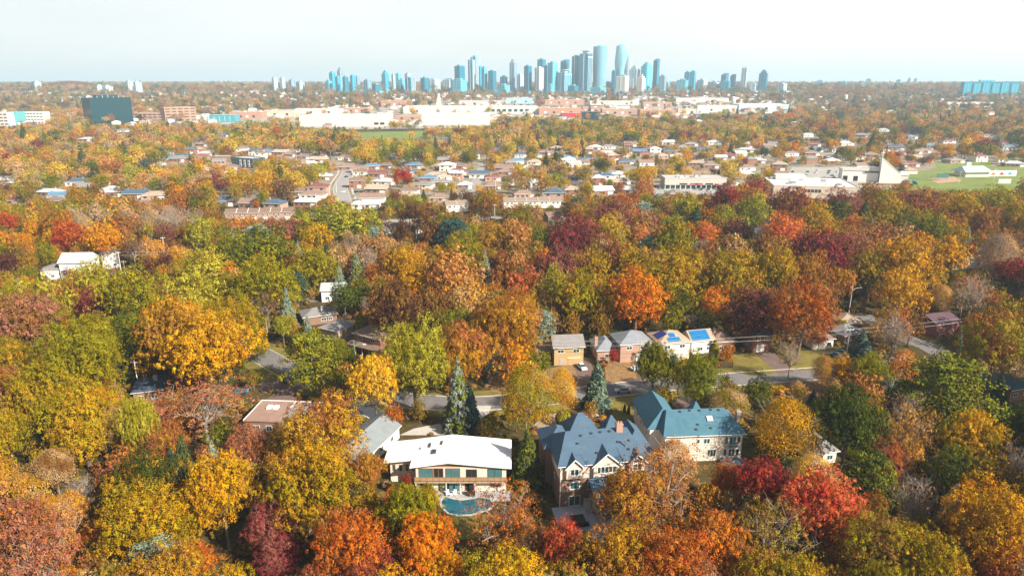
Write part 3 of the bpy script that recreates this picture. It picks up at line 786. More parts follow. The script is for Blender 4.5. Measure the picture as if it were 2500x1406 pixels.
# ================================================================ near houses
WHITE = mat("white_trim", (.78, .76, .72), .6, .06, 1.0)
CREAM = mat("cream_stucco", (.72, .63, .52), .85, .07, .5, bump=.1)
PINKISH = mat("warm_stucco", (.62, .50, .42), .85, .07, .5, bump=.1)
GREYBEIGE = mat("greybeige_siding", (.52, .47, .40), .85, .1, .6)
TAN = mat("tan_siding", (.42, .29, .14), .85, .1, .6)
WHITEWALL = mat("white_render", (.70, .68, .64), .85, .07, .5)
BR_RED = brickmat("red_brick", (.26, .07, .035))
BR_BROWN = brickmat("brown_brick", (.20, .09, .045))
BR_PINK = brickmat("pinkish_brick", (.40, .22, .15))
BR_DARK = brickmat("dark_brick", (.12, .04, .035))
WOOD = mat("brown_wood", (.26, .14, .07), .75, .25, 2.0, stretch=(1, 1, 6))
GLASS = glassmat("window_glass", (.03, .06, .07))
GLASS_T = glassmat("teal_window_glass", (.06, .16, .17))
DARKIN = mat("dark_opening", (.02, .017, .015), .9)
BLACK = mat("black_vinyl", (.015, .015, .018), .5, .2, 1.0)
SLATE = shingle("slate_blue_shingle", (.066, .112, .165))
TEALR = shingle("teal_shingle", (.06, .145, .195))
GREYR = shingle("grey_shingle", (.22, .205, .20))
BROWNR = shingle("brown_shingle", (.20, .13, .095))
TANR = shingle("tan_shingle", (.36, .27, .20))
DARKR = shingle("dark_blue_shingle", (.05, .07, .11))
PALEGREY = shingle("pale_grey_shingle", (.40, .42, .42))
MAROONR = shingle("maroon_shingle", (.20, .07, .06))
BLUER = shingle("blue_shingle", (.10, .20, .30))
WHITER = mat("white_membrane", (.78, .77, .74), .55, .05, .25)
METAL = mat("grey_metal", (.35, .36, .36), .4, .1, 2, metal=.6)
SOLAR = mat("solar_cell", (.012, .045, .20), .2, .3, .9, spec=.6)
SOLARC = mat("solar_cell_cyan", (.012, .15, .36), .2, .3, .9, spec=.6)
LAND = []          # landmarks for the labels: (x, y, phrase)
HOUSEFP = []       # footprints: x, y, radius
def keep(px0, py0, px1, py1, Y): KEEP.append((px0, py0, px1, py1, Y))
def window(parent, c, w, h, face='f', cols=1, rows=1, frame=None, pane=None, fw=.09, name="window", sill=False):
    """framed window or glazed door on a wall face; c is the centre on the wall plane"""
    fr = frame or WHITE; mbf = MB(); mbp = MB()
    def bx(mb, u0, u1, v0, v1, d0, d1):
        if face in 'fb':
            s = -1 if face == 'f' else 1; a, b = sorted((c[1] + s * d0, c[1] + s * d1)); mb.box(c[0] + u0, c[0] + u1, a, b, c[2] + v0, c[2] + v1)
        else:
            s = -1 if face == 'l' else 1; a, b = sorted((c[0] + s * d0, c[0] + s * d1)); mb.box(a, b, c[1] + u0, c[1] + u1, c[2] + v0, c[2] + v1)
    W, H = w / 2, h / 2
    bx(mbf, -W, W, H - fw, H, -.03, .07); bx(mbf, -W, W, -H, -H + fw, -.03, .07)
    bx(mbf, -W, -W + fw, -H + fw, H - fw, -.03, .065); bx(mbf, W - fw, W, -H + fw, H - fw, -.03, .065)
    for k in range(1, cols): u = -W + w * k / cols; bx(mbf, u - fw * .4, u + fw * .4, -H + fw, H - fw, -.03, .06)
    for k in range(1, rows): v = -H + h * k / rows; bx(mbf, -W + fw, W - fw, v - fw * .35, v + fw * .35, -.03, .055)
    if sill: bx(mbf, -W - .1, W + .1, -H - .08, -H, -.03, .16)
    o = mbf.build(name, fr, parent)
    bx(mbp, -W + fw * .5, W - fw * .5, -H + fw * .5, H - fw * .5, -.02, .025)
    mbp.build("pane", pane or GLASS, o)
    return o
def garage(parent, c, w, h, m=None):
    mb = MB(); mb.box(c[0] - w / 2, c[0] + w / 2, c[1] - .06, c[1] + .02, c[2], c[2] + h)
    for k in range(1, 4): mb.box(c[0] - w / 2, c[0] + w / 2, c[1] - .08, c[1] - .061, c[2] + h * k / 4 - .03, c[2] + h * k / 4)
    o = mb.build("garage_door", m or WHITE, parent)
    MB().box(c[0] - w / 2 - .14, c[0] + w / 2 + .14, c[1] - .05, c[1] + .01, c[2] + h, c[2] + h + .14).build("trim", WHITE, o)
    return o
def chimney(parent, x, y, z0, z1, w=.9, d=.7, m=None):
    mb = MB().box(x - w / 2, x + w / 2, y - d / 2, y + d / 2, z0, z1).box(x - w / 2 - .08, x + w / 2 + .08, y - d / 2 - .08, y + d / 2 + .08, z1 - .35, z1 - .12)
    o = mb.build("chimney", m or BR_PINK, parent)
    for fx, fh in ((-.2, .4), (.22, .3)): MB().tube((x + w * fx, y, z1), (x + w * fx, y, z1 + fh), .13, .12, 8).build("flue", mat("clay_pot", (.4, .3, .24)), o)
    return o
def vent(parent, x, y, z):
    MB().box(x - .16, x + .16, y - .16, y + .16, z - .3, z + .18).box(x - .24, x + .24, y - .24, y + .24, z + .18, z + .26).build("roof_vent", mat("vent_metal", (.06, .06, .065), .5), parent)
def gutter(parent, pts, m=None):
    mb = MB()
    for a, b in zip(pts[:-1], pts[1:]): mb.tube(a, b, .075, .075, 6)
    return mb.build("gutter", m or WHITE, parent)
# ---------------------------------------------------------------- white-roofed modern house with pool
H = empty("modern_house", (-19.5, 121.7, 0), 0, "modern house with low white roof and long wooden balcony above a swimming pool", "house")
LAND.append((-11, 126, "the white-roofed modern house")); HOUSEFP.append((-11, 126, 12)); keep(935, 1062, 1250, 1206, 120)
W_ = 18.3
MB().box(0, W_, 0, 10, 0, 2.75).box(0, W_, .003, 10, 2.75, 5.5).build("wall", mat("pale_peach_render", (.66, .56, .47), .85, .06, .5), H)
MB().box(-5.8, -.02, 3.4, 10.2, 0, 5.0).build("wing_wall", MATS["pale_peach_render"], H)
rf = MB()
xr = 6.6
pr = [(-1.1, 5.65), (xr, 6.75), (W_ + 1.1, 5.5)]
for (xa, za), (xb, zb) in zip(pr[:-1], pr[1:]):
    rf.hull([(xa, -.75, za), (xb, -.75, zb), (xb, 10.6, zb), (xa, 10.6, za)], [(xa, -.75, za + .28), (xb, -.75, zb + .28), (xb, 10.6, zb + .28), (xa, 10.6, za + .28)])
rf.hull([(-6.9, 2.2, 5.0), (-1.105, 2.2, 5.62), (-1.105, 10.6, 5.62), (-6.9, 10.6, 5.0)], [(-6.9, 2.2, 5.28), (-1.105, 2.2, 5.9), (-1.105, 10.6, 5.9), (-6.9, 10.6, 5.28)])
ro = rf.build("roof", WHITER, H)
MB().hull([(0, .01, 5.4), (W_, .01, 5.4), (W_, .01, 5.55), (xr, .01, 6.75), (0, .01, 5.72)], [(0, .2, 5.4), (W_, .2, 5.4), (W_, .2, 5.55), (xr, .2, 6.75), (0, .2, 5.72)]).build("gable_wall", WOOD, H)
def onroof(x): return float(np.interp(x, [p[0] for p in pr], [p[1] for p in pr])) + .28
for (sx, sy, sw, sl) in [(2.1, 7.0, .5, 1.7), (4.6, 7.4, .4, 1.5), (3.3, 4.1, .95, 1.7)]:
    z = onroof(sx); o = MB().box(sx - sw / 2, sx + sw / 2, sy - sl / 2, sy + sl / 2, z - .15, z + .16).build("skylight", mat("brown_metal", (.12, .08, .06), .5), ro)
    MB().box(sx - sw / 2 + .08, sx + sw / 2 - .08, sy - sl / 2 + .08, sy + sl / 2 - .08, z + .165, z + .19).build("pane", GLASS, o)
MB().tube((.2, 6, onroof(.2) - .1), (.2, 6, onroof(.2) + .4), .14, .14, 8).build("roof_vent", BLACK, ro)
for cx, ww in ((2.05, 2.9), (4.6, 2.0), (7.5, 3.0)):
    window(H, (cx, 0, 4.05), ww, 2.45, 'f', 2, 1, WOOD, GLASS_T if cx != 4.6 else DARKIN, .1, "patio_door" if cx == 4.6 else "window")
window(H, (11.3, 0, 3.95), 2.2, 2.1, 'f', 2, 1, mat("dark_frame", (.06, .05, .045), .5), DARKIN, .1, "patio_door")
window(H, (16.0, 0, 3.95), 2.9, 2.2, 'f', 2, 1, MATS["dark_frame"], GLASS_T, .1)
for cx, ww, mm in ((2.0, 2.6, DARKIN), (5.6, 2.2, GLASS), (7.6, 2.4, GLASS_T), (10.9, 2.0, DARKIN), (16.2, 2.2, GLASS)):
    window(H, (cx, 0, 1.15 if cx < 15 else 1.5), ww, 2.15 if cx < 15 else 1.2, 'f', 2, 1, MATS["dark_frame"], mm, .09, "patio_door" if cx < 15 else "window")
for k in range(4):
    window(H, (-5.0 + 1.35 * k, 3.4, 3.3), .6, 1.5, 'f', 1, 1, WOOD, GLASS, .08)
bal = MB().box(-.2, W_ + .2, -1.3, -.02, 2.62, 2.82).build("balcony", mat("deck_board", (.42, .30, .20), .8, .2, 1.5, stretch=(1, 6, 1)), H)
for k in range(16):
    x = -.1 + k * (W_ + .2) / 15
    MB().box(x - .045, x + .045, -1.28, -1.2, 2.82, 3.85).build("post", WOOD, bal)
for z in (3.85, 3.05):
    MB().box(-.2, W_ + .2, -1.3, -1.18, z, z + .08).build("rail", WOOD, bal)
for k in range(15):
    x0 = -.1 + k * (W_ + .2) / 15 + .07; x1 = x0 + (W_ + .2) / 15 - .14
    MB().box(x0, x1, -1.25, -1.23, 3.15, 3.8).build("rail_panel", mat("balcony_panel", (.36, .22, .12), .7, .15, 1.0), bal)
for x in (.1, 6.2, 9.1, 12.0, 17.9):
    MB().box(x - .08, x + .08, -1.25, -1.09, .0, 2.62).build("column", WHITEWALL, H)
# patio, pool, furniture
P0 = H.location
tag(MB().prism([(-21.5, 112.9 + 5.2), (-.5, 118.1), (0.2, 121.69), (-22, 121.69)], 0, .06).build("patio", STONE), kind="structure")
pool_px = [(1086, 1213), (1105, 1219), (1126, 1222), (1148, 1219), (1170, 1215), (1196, 1219), (1204, 1232), (1190, 1244), (1170, 1250), (1150, 1256), (1120, 1257), (1098, 1254), (1082, 1240), (1078, 1225)]
pp = gpoly(pool_px); add_open([(p.x, p.y) for p in pp])
cen = sum((Vector((p.x, p.y)) for p in pp), Vector((0, 0))) / len(pp)
outer = [cen + (Vector((p.x, p.y)) - cen) * 1.10 for p in pp]
keep(1088, 1208, 1165, 1258, 111)
PL = empty("swimming_pool", (cen.x, cen.y, 0), 0, "curved swimming pool of teal water with pale coping behind the white-roofed house", "pool")
loc = lambda q: (q[0] - cen.x, q[1] - cen.y)
mbc = MB()
for i in range(len(pp)):
    j = (i + 1) % len(pp)
    a, b, c_, d = loc(pp[i]), loc(pp[j]), loc(outer[j]), loc(outer[i])
    mbc = MB().hull([(*a, .0), (*d, .0), (*c_, .0), (*b, .0)], [(*a, .14), (*d, .14), (*c_, .14), (*b, .14)])
    mbc.build("coping_stone", PAVE_PALE, PL)
wm = mat("pool_water", (.012, .10, .14), .06, .2, .6, bump=.05, spec=.5)
MB().poly([(*loc(p), .07) for p in pp]).build("water", wm, PL)
tag(MB().poly([(-14.5, 117.0, .065), (-3.2, 117.0, .065), (-3.2, 119.2, .065), (-14.5, 119.2, .065)]).build("pool_deck", PAVE_PALE), kind="structure")
def deck_chair(x, y, rz, label):
    o = empty("garden_chair", (x, y, .07), rz, label, "chair", "white garden chairs by the pool")
    wp = mat("white_plastic", (.8, .79, .76), .5, .04, 1)
    MB().hull([(-.3, -.3, .38), (.3, -.3, .38), (.3, .28, .33), (-.3, .28, .33)], [(-.3, -.3, .43), (.3, -.3, .43), (.3, .28, .38), (-.3, .28, .38)]).build("seat", wp, o)
    MB().hull([(-.28, .26, .33), (.28, .26, .33), (.28, .32, .33), (-.28, .32, .33)], [(-.3, .5, 1.1), (.3, .5, 1.1), (.3, .56, 1.1), (-.3, .56, 1.1)]).build("backrest", wp, o)
    for sx in (-.34, .28):
        MB().box(sx, sx + .06, -.3, .35, .58, .63).build("armrest", wp, o)
        MB().box(sx, sx + .06, -.3, -.24, 0, .58).build("leg", wp, o); MB().box(sx, sx + .06, .28, .34, 0, .58).build("leg", wp, o)
    return o
a = ground(1095, 1198); deck_chair(a.x, 119.9, R(8), "white plastic garden chair with small table at its east side")
b = ground(1112, 1198); deck_chair(b.x, 119.9, R(-8), "white plastic garden chair between small table and black covered grill")
o = empty("side_table", ((a.x + b.x) / 2, 119.75, .07), 0, "small round white table between two white garden chairs", "table")
MB().tube((0, 0, .42), (0, 0, .46), .34, .34, 14).build("table_top", MATS["white_plastic"], o)
for k in range(3): MB().tube((.24 * math.cos(k * 2.1), .24 * math.sin(k * 2.1), 0), (.1 * math.cos(k * 2.1), .1 * math.sin(k * 2.1), .42), .03, .03, 6).build("leg", MATS["white_plastic"], o)
g = ground(1152, 1197)
o = empty("grill", (g.x, 120.0, .07), 0, "covered black grill on the patio under the balcony", "grill")
MB().hull([(-.75, -.35, .0), (.75, -.35, .0), (.75, .35, .0), (-.75, .35, .0)], [(-.8, -.38, .95), (.8, -.38, .95), (.8, .38, .95), (-.8, .38, .95)]).build("cart", BLACK, o)
MB().hull([(-.5, -.36, .95), (.5, -.36, .95), (.5, .36, .95), (-.5, .36, .95)], [(-.42, -.2, 1.3), (.42, -.2, 1.3), (.42, .2, 1.3), (-.42, .2, 1.3)]).build("lid", BLACK, o)
# ---------------------------------------------------------------- slate-roofed mansion
H = empty("mansion", (9.3, 116.1, 0), R(9), "large mansion with slate blue hipped roof, three stucco gables and brick walkout level", "house")
LAND.append((18, 122, "the slate-roofed mansion")); HOUSEFP.append((18, 123, 13)); keep(1305, 1010, 1580, 1205, 116); keep(1360, 1180, 1480, 1290, 108)
LW = 18.0
MB().box(0, LW, 0, 13, 0, 6.1).build("brick_wall", BR_BROWN, H)
MB().box(-.05, LW + .05, -.05, 13.02, 6.1, 9.2).build("stucco_wall", PINKISH, H)
MB().box(-1.3, 4.5, 7.5, 14.5, 0, 8.9).build("wing_wall", BR_BROWN, H)
MB().box(14.2, 19.3, 3.5, 12.5, 0, 8.9).build("wing_wall", PINKISH, H)
r = MB().hip(0, LW, 0, 11.5, 9.2, 3.9, .6, .22, 2.9, 4.6).build("roof", SLATE, H)
MB().hip(-1.3, 4.6, 7.4, 14.5, 8.95, 2.7, .55).build("wing_roof", SLATE, H)
MB().hip(14.2, 19.3, 3.4, 12.6, 8.95, 3.1, .55, .22, 3.0, 2.2).build("wing_roof", SLATE, H)
MB().hip(3.6, 10.4, 9.0, 15.5, 9.3, 4.3, .5, .2, 3.4, 3.4).build("tower_roof", SLATE, H)
MB().box(4.0, 10.0, 9.5, 15.0, 0, 9.3).build("tower_wall", BR_BROWN, H)
MB().hip(12.4, 15.6, 11.5, 14.5, 9.3, 2.8, .4, .2, 1.9, 1.9).build("turret_roof", SLATE, H)
MB().box(12.6, 15.4, 11.6, 14.3, 0, 9.3).build("turret_wall", BR_BROWN, H)
for gx, gw, rise, wcols, ww in ((2.7, 3.2, 1.6, 2, 1.75), (9.1, 5.2, 2.3, 5, 3.9), (15.3, 3.4, 1.6, 2, 2.0)):
    x0, x1 = gx - gw / 2, gx + gw / 2; zt = 9.15 + rise
    gw_ = MB().box(x0, x1, -.75, -.051, 6.5, 9.15)
    gw_.hull([(x0, -.75, 9.15), (x1, -.75, 9.15), (gx, -.75, zt)], [(x0, 2.0, 9.15), (x1, 2.0, 9.15), (gx, 2.0, zt)])
    gab = gw_.build("gable", PINKISH, H)
    rr = MB(); o_ = .42; yb = rise * 1.25 + 1.0
    for sgn in (-1, 1):
        xe = gx + sgn * (gw / 2 + o_); ze = zt - rise * (gw / 2 + o_) / (gw / 2)
        a0, a1, b1, b0 = (xe, -1.1, ze), (gx, -1.1, zt), (gx, yb + 1.2, zt), (xe, yb * .35, ze)
        up = Vector((0, 0, .2))
        rr.hull([a0, a1, b1, b0], [tuple(Vector(q) + up) for q in (a0, a1, b1, b0)])
    g_ro = rr.build("gable_roof", SLATE, H)
    tr = MB()
    for sgn in (-1, 1):
        xe = gx + sgn * (gw / 2 + o_); ze = zt - rise * (gw / 2 + o_) / (gw / 2)
        tr.hull([(xe, -1.16, ze - .12), (gx, -1.16, zt - .12), (gx, -1.16, zt + .16), (xe, -1.16, ze + .16)], [(xe, -1.105, ze - .12), (gx, -1.105, zt - .12), (gx, -1.105, zt + .16), (xe, -1.105, ze + .16)])
    tr.build("bargeboard", WHITE, g_ro)
    window(H, (gx, -.75, 8.0), ww, 1.5, 'f', wcols, 1, WHITE, GLASS, .13)
window(H, (3.0, 0, 4.6), 2.1, 1.7, 'f', 1, 1, WHITE, GLASS_T, .15)
window(H, (3.0, 0, 1.2), 2.3, 2.3, 'f', 2, 1, WHITE, GLASS, .13, "patio_door")
window(H, (6.2, 0, 4.4), 1.2, 2.0, 'f', 1, 1, WHITE, GLASS)
window(H, (0, 4.0, 7.6), 1.1, 1.3, 'l'); window(H, (0, 4.5, 4.4), 1.0, 1.2, 'l')
window(H, (16.6, -.05, 7.4), 1.2, 1.3, 'f', 2)
gutter(H, [(-.55, -.62, 9.2), (.95, -.62, 9.2)]); gutter(H, [(4.5, -.62, 9.2), (6.3, -.62, 9.2)]); gutter(H, [(11.9, -.62, 9.2), (13.4, -.62, 9.2)])
gutter(H, [(6.35, -.12, 9.15), (6.35, -.12, 5.9)]); gutter(H, [(12.2, -.12, 9.15), (12.2, -.12, 5.9)]); gutter(H, [(.05, -.14, 9.1), (.05, -.14, .2)])
chimney(H, 13.2, 5.2, 11.0, 14.6, 1.3, 1.0, BR_PINK)
for vx, vy in ((5.2, 4.6), (7.4, 4.9), (9.3, 5.0), (11.2, 5.0), (4.2, 3.2), (12.4, 2.9), (14.6, 3.0), (7.6, 1.2), (8.6, 1.3), (8.0, .8), (14.1, 1.4), (15.3, 1.2)):
    vent(r, vx, vy, 9.42 + (vy + .6) * 3.9 / 6.35)
MB().tube((13.6, 2.0, 11.0), (13.6, 2.0, 12.3), .12, .12, 8).tube((13.6, 2.0, 12.3), (13.6, 2.0, 12.45), .22, .22, 8).build("flue_pipe", METAL, r)
# porch roof over raised terrace
pr_ = MB()
pr_.hull([(5.6, -.05, 5.75), (17.0, -.05, 5.75), (17.0, -5.2, 4.15), (5.6, -5.2, 4.15)], [(5.6, -.05, 5.95), (17.0, -.05, 5.95), (17.0, -5.2, 4.35), (5.6, -5.2, 4.35)])
po = pr_.build("porch_roof", SLATE, H)
MB().box(5.5, 17.1, -5.32, -5.205, 4.08, 4.4).build("fascia", WHITE, po)
MB().tube((8.4, -.1, 6.0), (8.4, -5.2, 4.42), .09, .09, 6).build("roof_seam", WHITE, po)
MB().tube((15.4, -.1, 6.0), (15.4, -5.2, 4.42), .09, .09, 6).build("roof_seam", WHITE, po)
for x in (10.6, 16.6): MB().box(x - .14, x + .14, -5.1, -4.82, 2.5, 4.2).build("porch_post", WOOD, H)
MB().box(6.0, 17.5, -10.5, -.06, 0, 2.4).build("terrace_wall", mat("grey_stone_wall", (.30, .28, .27), .9, .3, 1.2, bump=.4), H)
tdk = MB().box(5.9, 17.6, -10.6, -.06, 2.401, 2.5).build("terrace_floor", STONE, H)
for k in range(9):
    y = -10.45 + k * 1.25; MB().box(6.0, 6.08, y, y + .08, 2.5, 3.3).build("railing_post", WOOD, tdk)
MB().box(5.98, 6.1, -10.5, -.4, 3.3, 3.38).build("railing", WOOD, tdk)
stp = empty("garden_steps", (9.3, 116.1, 0), R(9), "flight of pale steps climbing from the patio to the mansion terrace", "steps")
for k in range(7): MB().box(4.6, 5.9, -3.1 + k * .3, -2.8 + k * .3, 0, .3 + k * .31).build("step", PAVE_PALE, stp)
def mloc(x, y, z=0):
    a = R(9); return (9.3 + x * math.cos(a) - y * math.sin(a), 116.1 + x * math.sin(a) + y * math.cos(a), z)
tag(MB().prism([mloc(-1.6, -8.0)[:2], mloc(5.95, -8.0)[:2], mloc(5.95, -.01)[:2], mloc(-1.6, -.01)[:2]], 0, .05).build("patio", mat("grey_flagstone", (.38, .39, .41), .85, .15, .7)), kind="structure")
tag(MB().prism([mloc(3.9, -16)[:2], mloc(5.95, -16)[:2], mloc(5.95, -8.003)[:2], mloc(3.9, -8.003)[:2]], 0, .045).build("path", MATS["grey_flagstone"]), kind="structure")
tag(MB().prism([mloc(-3, -15)[:2], mloc(3.88, -15)[:2], mloc(3.88, -8.003)[:2], mloc(-3, -8.003)[:2]], 0, .03).build("lawn", LAWN), kind="structure")
OPEN.append([mloc(-2.5, -12)[:2], mloc(6, -13)[:2], mloc(12, -9)[:2], mloc(12, 0)[:2], mloc(-1.5, 0)[:2]])
ht = empty("hot_tub", mloc(2.3, -5.6, .05), R(9), "square black hot tub with folded cover on the mansion patio", "hot tub")
MB().hull([(-1.25, -1.25, 0), (1.25, -1.25, 0), (1.25, 1.25, 0), (-1.25, 1.25, 0)], [(-1.3, -1.3, .9), (1.3, -1.3, .9), (1.3, 1.3, .9), (-1.3, 1.3, .9)]).build("cabinet", mat("dark_brown_panel", (.05, .035, .03), .6), ht)
MB().hull([(-1.35, -1.35, .905), (1.35, -1.35, .905), (1.35, 0, .905), (-1.35, 0, .905)], [(-1.33, -1.33, 1.0), (1.33, -1.33, 1.0), (1.33, -.01, 1.06), (-1.33, -.01, 1.06)]).hull([(-1.35, .02, .905), (1.35, .02, .905), (1.35, 1.35, .905), (-1.35, 1.35, .905)], [(-1.33, .03, 1.06), (1.33, .03, 1.06), (1.33, 1.33, 1.0), (-1.33, 1.33, 1.0)]).build("cover", BLACK, ht)
MB().box(1.4, 2.0, -1.2, -.2, 0, .35).build("step", BLACK, ht)
um = empty("parasol", mloc(7.3, -6.2, 2.5), 0, "small red parasol on the mansion terrace", "parasol")
MB().tube((0, 0, 0), (0, 0, 2.0), .03, .03, 6).build("pole", METAL, um)
mbp = MB()
for k in range(8):
    a0, a1 = k * math.pi / 4, (k + 1) * math.pi / 4
    mbp.poly([(0, 0, 2.05), (1.25 * math.cos(a0), 1.25 * math.sin(a0), 1.65), (1.25 * math.cos(a1), 1.25 * math.sin(a1), 1.65)])
mbp.build("canopy", mat("red_canvas", (.45, .02, .06), .8), um)
tc_ = empty("terrace_chair", mloc(10.0, -6.4, 2.5), R(30), "teal armchair on the mansion terrace beside the red parasol", "chair")
tm = mat("teal_plastic", (.03, .25, .28), .6)
MB().box(-.4, .4, -.4, .4, .3, .45).build("seat", tm, tc_); MB().box(-.4, .4, .3, .42, .45, 1.0).build("backrest", tm, tc_)
for sx in (-.4, .32):
    for sy in (-.4, .32): MB().box(sx, sx + .08, sy, sy + .08, 0, .3).build("leg", tm, tc_)
# ---------------------------------------------------------------- L-shaped house with teal roof
H = empty("house", (33.3, 132.6, 0), R(4), "L-shaped cream house with teal shingle roof, skylight and small iron balcony", "house")
LAND.append((42, 138, "the teal-roofed L-shaped house")); HOUSEFP.append((42, 138, 12)); keep(1557, 955, 1818, 1068, 132); keep(1690, 1060, 1815, 1125, 130)
MB().box(0, 17.3, 0, 10, 0, 6.4).build("wall", CREAM, H)
MB().box(-2.6, 4.4, 3, 17.2, 0, 6.38).build("wing_wall", mat("white_stucco", (.62, .60, .58), .85, .06, .5), H)
r = MB().hip(0, 17.3, 0, 10, 6.4, 3.6, .6, .2, 2.0, 3.6).build("roof", TEALR, H)
MB().hip(-2.6, 4.4, 3.6, 17.2, 6.39, 3.45, .6, .2, 3.0, 2.4).build("wing_roof", TEALR, H)
MB().box(9.0, 11.2, 9.8, 12.0, 0, 6.6).build("turret_wall", CREAM, H)
MB().hip(9.0, 11.2, 9.6, 12.0, 6.6, 2.6, .4, .15, 1.4, 1.4).build("turret_roof", TEALR, H)
chimney(H, 17.75, 4.6, 0, 9.6, .9, 1.0, mat("pale_brick", (.5, .38, .3)))
z = 6.6 + (3.2) * 3.6 / 5.6
o = MB().hull([(9.9, 2.1, 6.6 + 2.7 * .643 - .1), (11.3, 2.1, 6.6 + 2.7 * .643 - .1), (11.3, 3.3, 6.6 + 3.9 * .643 - .1), (9.9, 3.3, 6.6 + 3.9 * .643 - .1)], [(9.9, 2.1, 6.6 + 2.7 * .643 + .22), (11.3, 2.1, 6.6 + 2.7 * .643 + .22), (11.3, 3.3, 6.6 + 3.9 * .643 + .22), (9.9, 3.3, 6.6 + 3.9 * .643 + .22)]).build("skylight", METAL, r)
MB().poly([(10.0, 2.2, 6.6 + 2.8 * .643 + .24), (11.2, 2.2, 6.6 + 2.8 * .643 + .24), (11.2, 3.2, 6.6 + 3.8 * .643 + .24), (10.0, 3.2, 6.6 + 3.8 * .643 + .24)]).build("pane", mat("pale_skylight", (.72, .74, .74), .3), o)
for vx, vy in ((4.4, 4.4), (6.6, 4.6), (8.8, 4.5), (11.4, 4.6), (13.2, 4.5), (7.6, 1.6), (10.3, .8), (7.0, .6)): vent(r, vx, vy, 6.6 + (vy + .6) * .643)
for cx, cz, ww, hh, cols in ((9.3, 4.9, 1.5, 1.35, 2), (13.7, 4.9, .9, 1.9, 1), (15.15, 4.75, 1.7, 2.2, 2), (16.5, 4.9, .8, 1.8, 1), (10.6, 1.95, 2.0, 1.8, 3), (13.6, 1.9, .9, 1.8, 1), (15.1, 1.85, 1.5, 2.0, 2), (16.4, 1.9, .9, 1.8, 1), (7.4, 4.9, .8, 1.1, 1)):
    window(H, (cx, 0, cz), ww, hh, 'f', cols, 1, WHITE, GLASS_T if cx in (13.7, 15.15) else GLASS, .11)
for cy, cz in ((5.4, 4.6), (8.0, 5.0), (10.2, 4.6), (13.5, 5.0), (5.6, 1.9)): window(H, (-2.6, cy, cz), 1.1, 1.3, 'l', 2)
bo = MB().box(14.1, 16.2, -.75, -.03, 3.55, 3.65).build("balcony", METAL, H)
IRON = mat("black_iron", (.03, .04, .045), .5)
for k in range(11): MB().box(14.1 + k * .2, 14.13 + k * .2, -.75, -.72, 3.65, 4.6).build("baluster", IRON, bo)
MB().box(14.1, 16.2, -.77, -.7, 4.6, 4.66).build("rail", IRON, bo)
MB().hull([(12.4, -.02, .0), (17.6, -.02, 0), (17.6, -2.6, 0), (12.4, -2.6, 0)], [(12.4, -.02, .55), (17.6, -.02, .55), (17.6, -2.6, .3), (12.4, -2.6, .3)]).build("terrace", mat("blue_grey_slab", (.12, .17, .22), .8), H)
gutter(H, [(.0, -.66, 6.5), (17.9, -.66, 6.5)])
# ---------------------------------------------------------------- grey gabled outbuilding
u = Vector((.335, .942)).normalized()
H = empty("garage_building", (-25.9, 143.6, 0), math.atan2(u.y, u.x) + math.pi, "long low building with pale grey gabled roof beside a dark driveway", "garage")
LAND.append((-32, 136, "the long grey-gabled outbuilding")); HOUSEFP.append((-32, 135, 9)); keep(867, 1008, 985, 1108, 131)
# local x runs toward the viewer along the ridge, local y to the east
MB().box(.4, 17.6, -8.4, -.4, 0, 3.0).gable_wall(.4, 17.6, -8.4, -.4, 3.0, 2.4, .4).build("wall", CREAM, H)
MB().hip(.4, 17.6, -8.4, -.4, 3.0, 2.4, .5, .2, 0).build("roof", shingle("pale_slate_shingle", (.20, .225, .235)), H)
gutter(H, [(0, .1, 3.05), (18, .1, 3.05)])
for k in range(3): window(H, (4 + k * 4.5, -.4, 1.6), 1.4, 1.2, 'b', 2)
# ---------------------------------------------------------------- flat-roofed brown house
H = empty("flat_roof_house", (-63.0, 144.5, 0), R(-4), "low house with stepped flat brown roof and white roof edge", "house")
LAND.append((-56, 150, "the flat-roofed brown house")); HOUSEFP.append((-56, 150, 10)); keep(632, 968, 690, 1030, 146); keep(690, 965, 770, 985, 150)
MB().box(.3, 8.2, .3, 10, 0, 3.7).build("wall", BR_BROWN, H)
MB().box(8.2, 15.5, 3, 10.3, 0, 3.6).build("wing_wall", BR_BROWN, H)
MB().box(0, 8.4, 0, 10.4, 3.7, 4.0).build("roof", mat("brown_gravel_roof", (.30, .19, .15), .95, .2, .5), H)
MB().box(8.42, 15.9, 2.7, 10.6, 3.6, 3.85).build("wing_roof", mat("grey_gravel_roof", (.26, .25, .27), .95, .2, .5), H)
for (x0, x1, y0, y1, z) in ((-.15, 8.5, 10.41, 10.6, 4.0), (-.15, -.003, 0, 10.4, 4.0), (8.43, 16.0, 10.61, 10.8, 3.85), (8.41, 8.55, 7, 10.4, 4.0)):
    MB().box(x0, x1, y0, y1, z - .3, z + .14).build("roof_edge", WHITE, H)
for k in range(2): MB().box(3.0 + k * 1.6, 4.1 + k * 1.6, 5.8, 7.4, 4.0, 4.5).build("skylight", WHITER, H)
window(H, (2.5, .3, 1.9), 2.2, 1.5, 'f', 2); window(H, (5.8, .3, 1.9), 1.5, 1.5, 'f', 2)
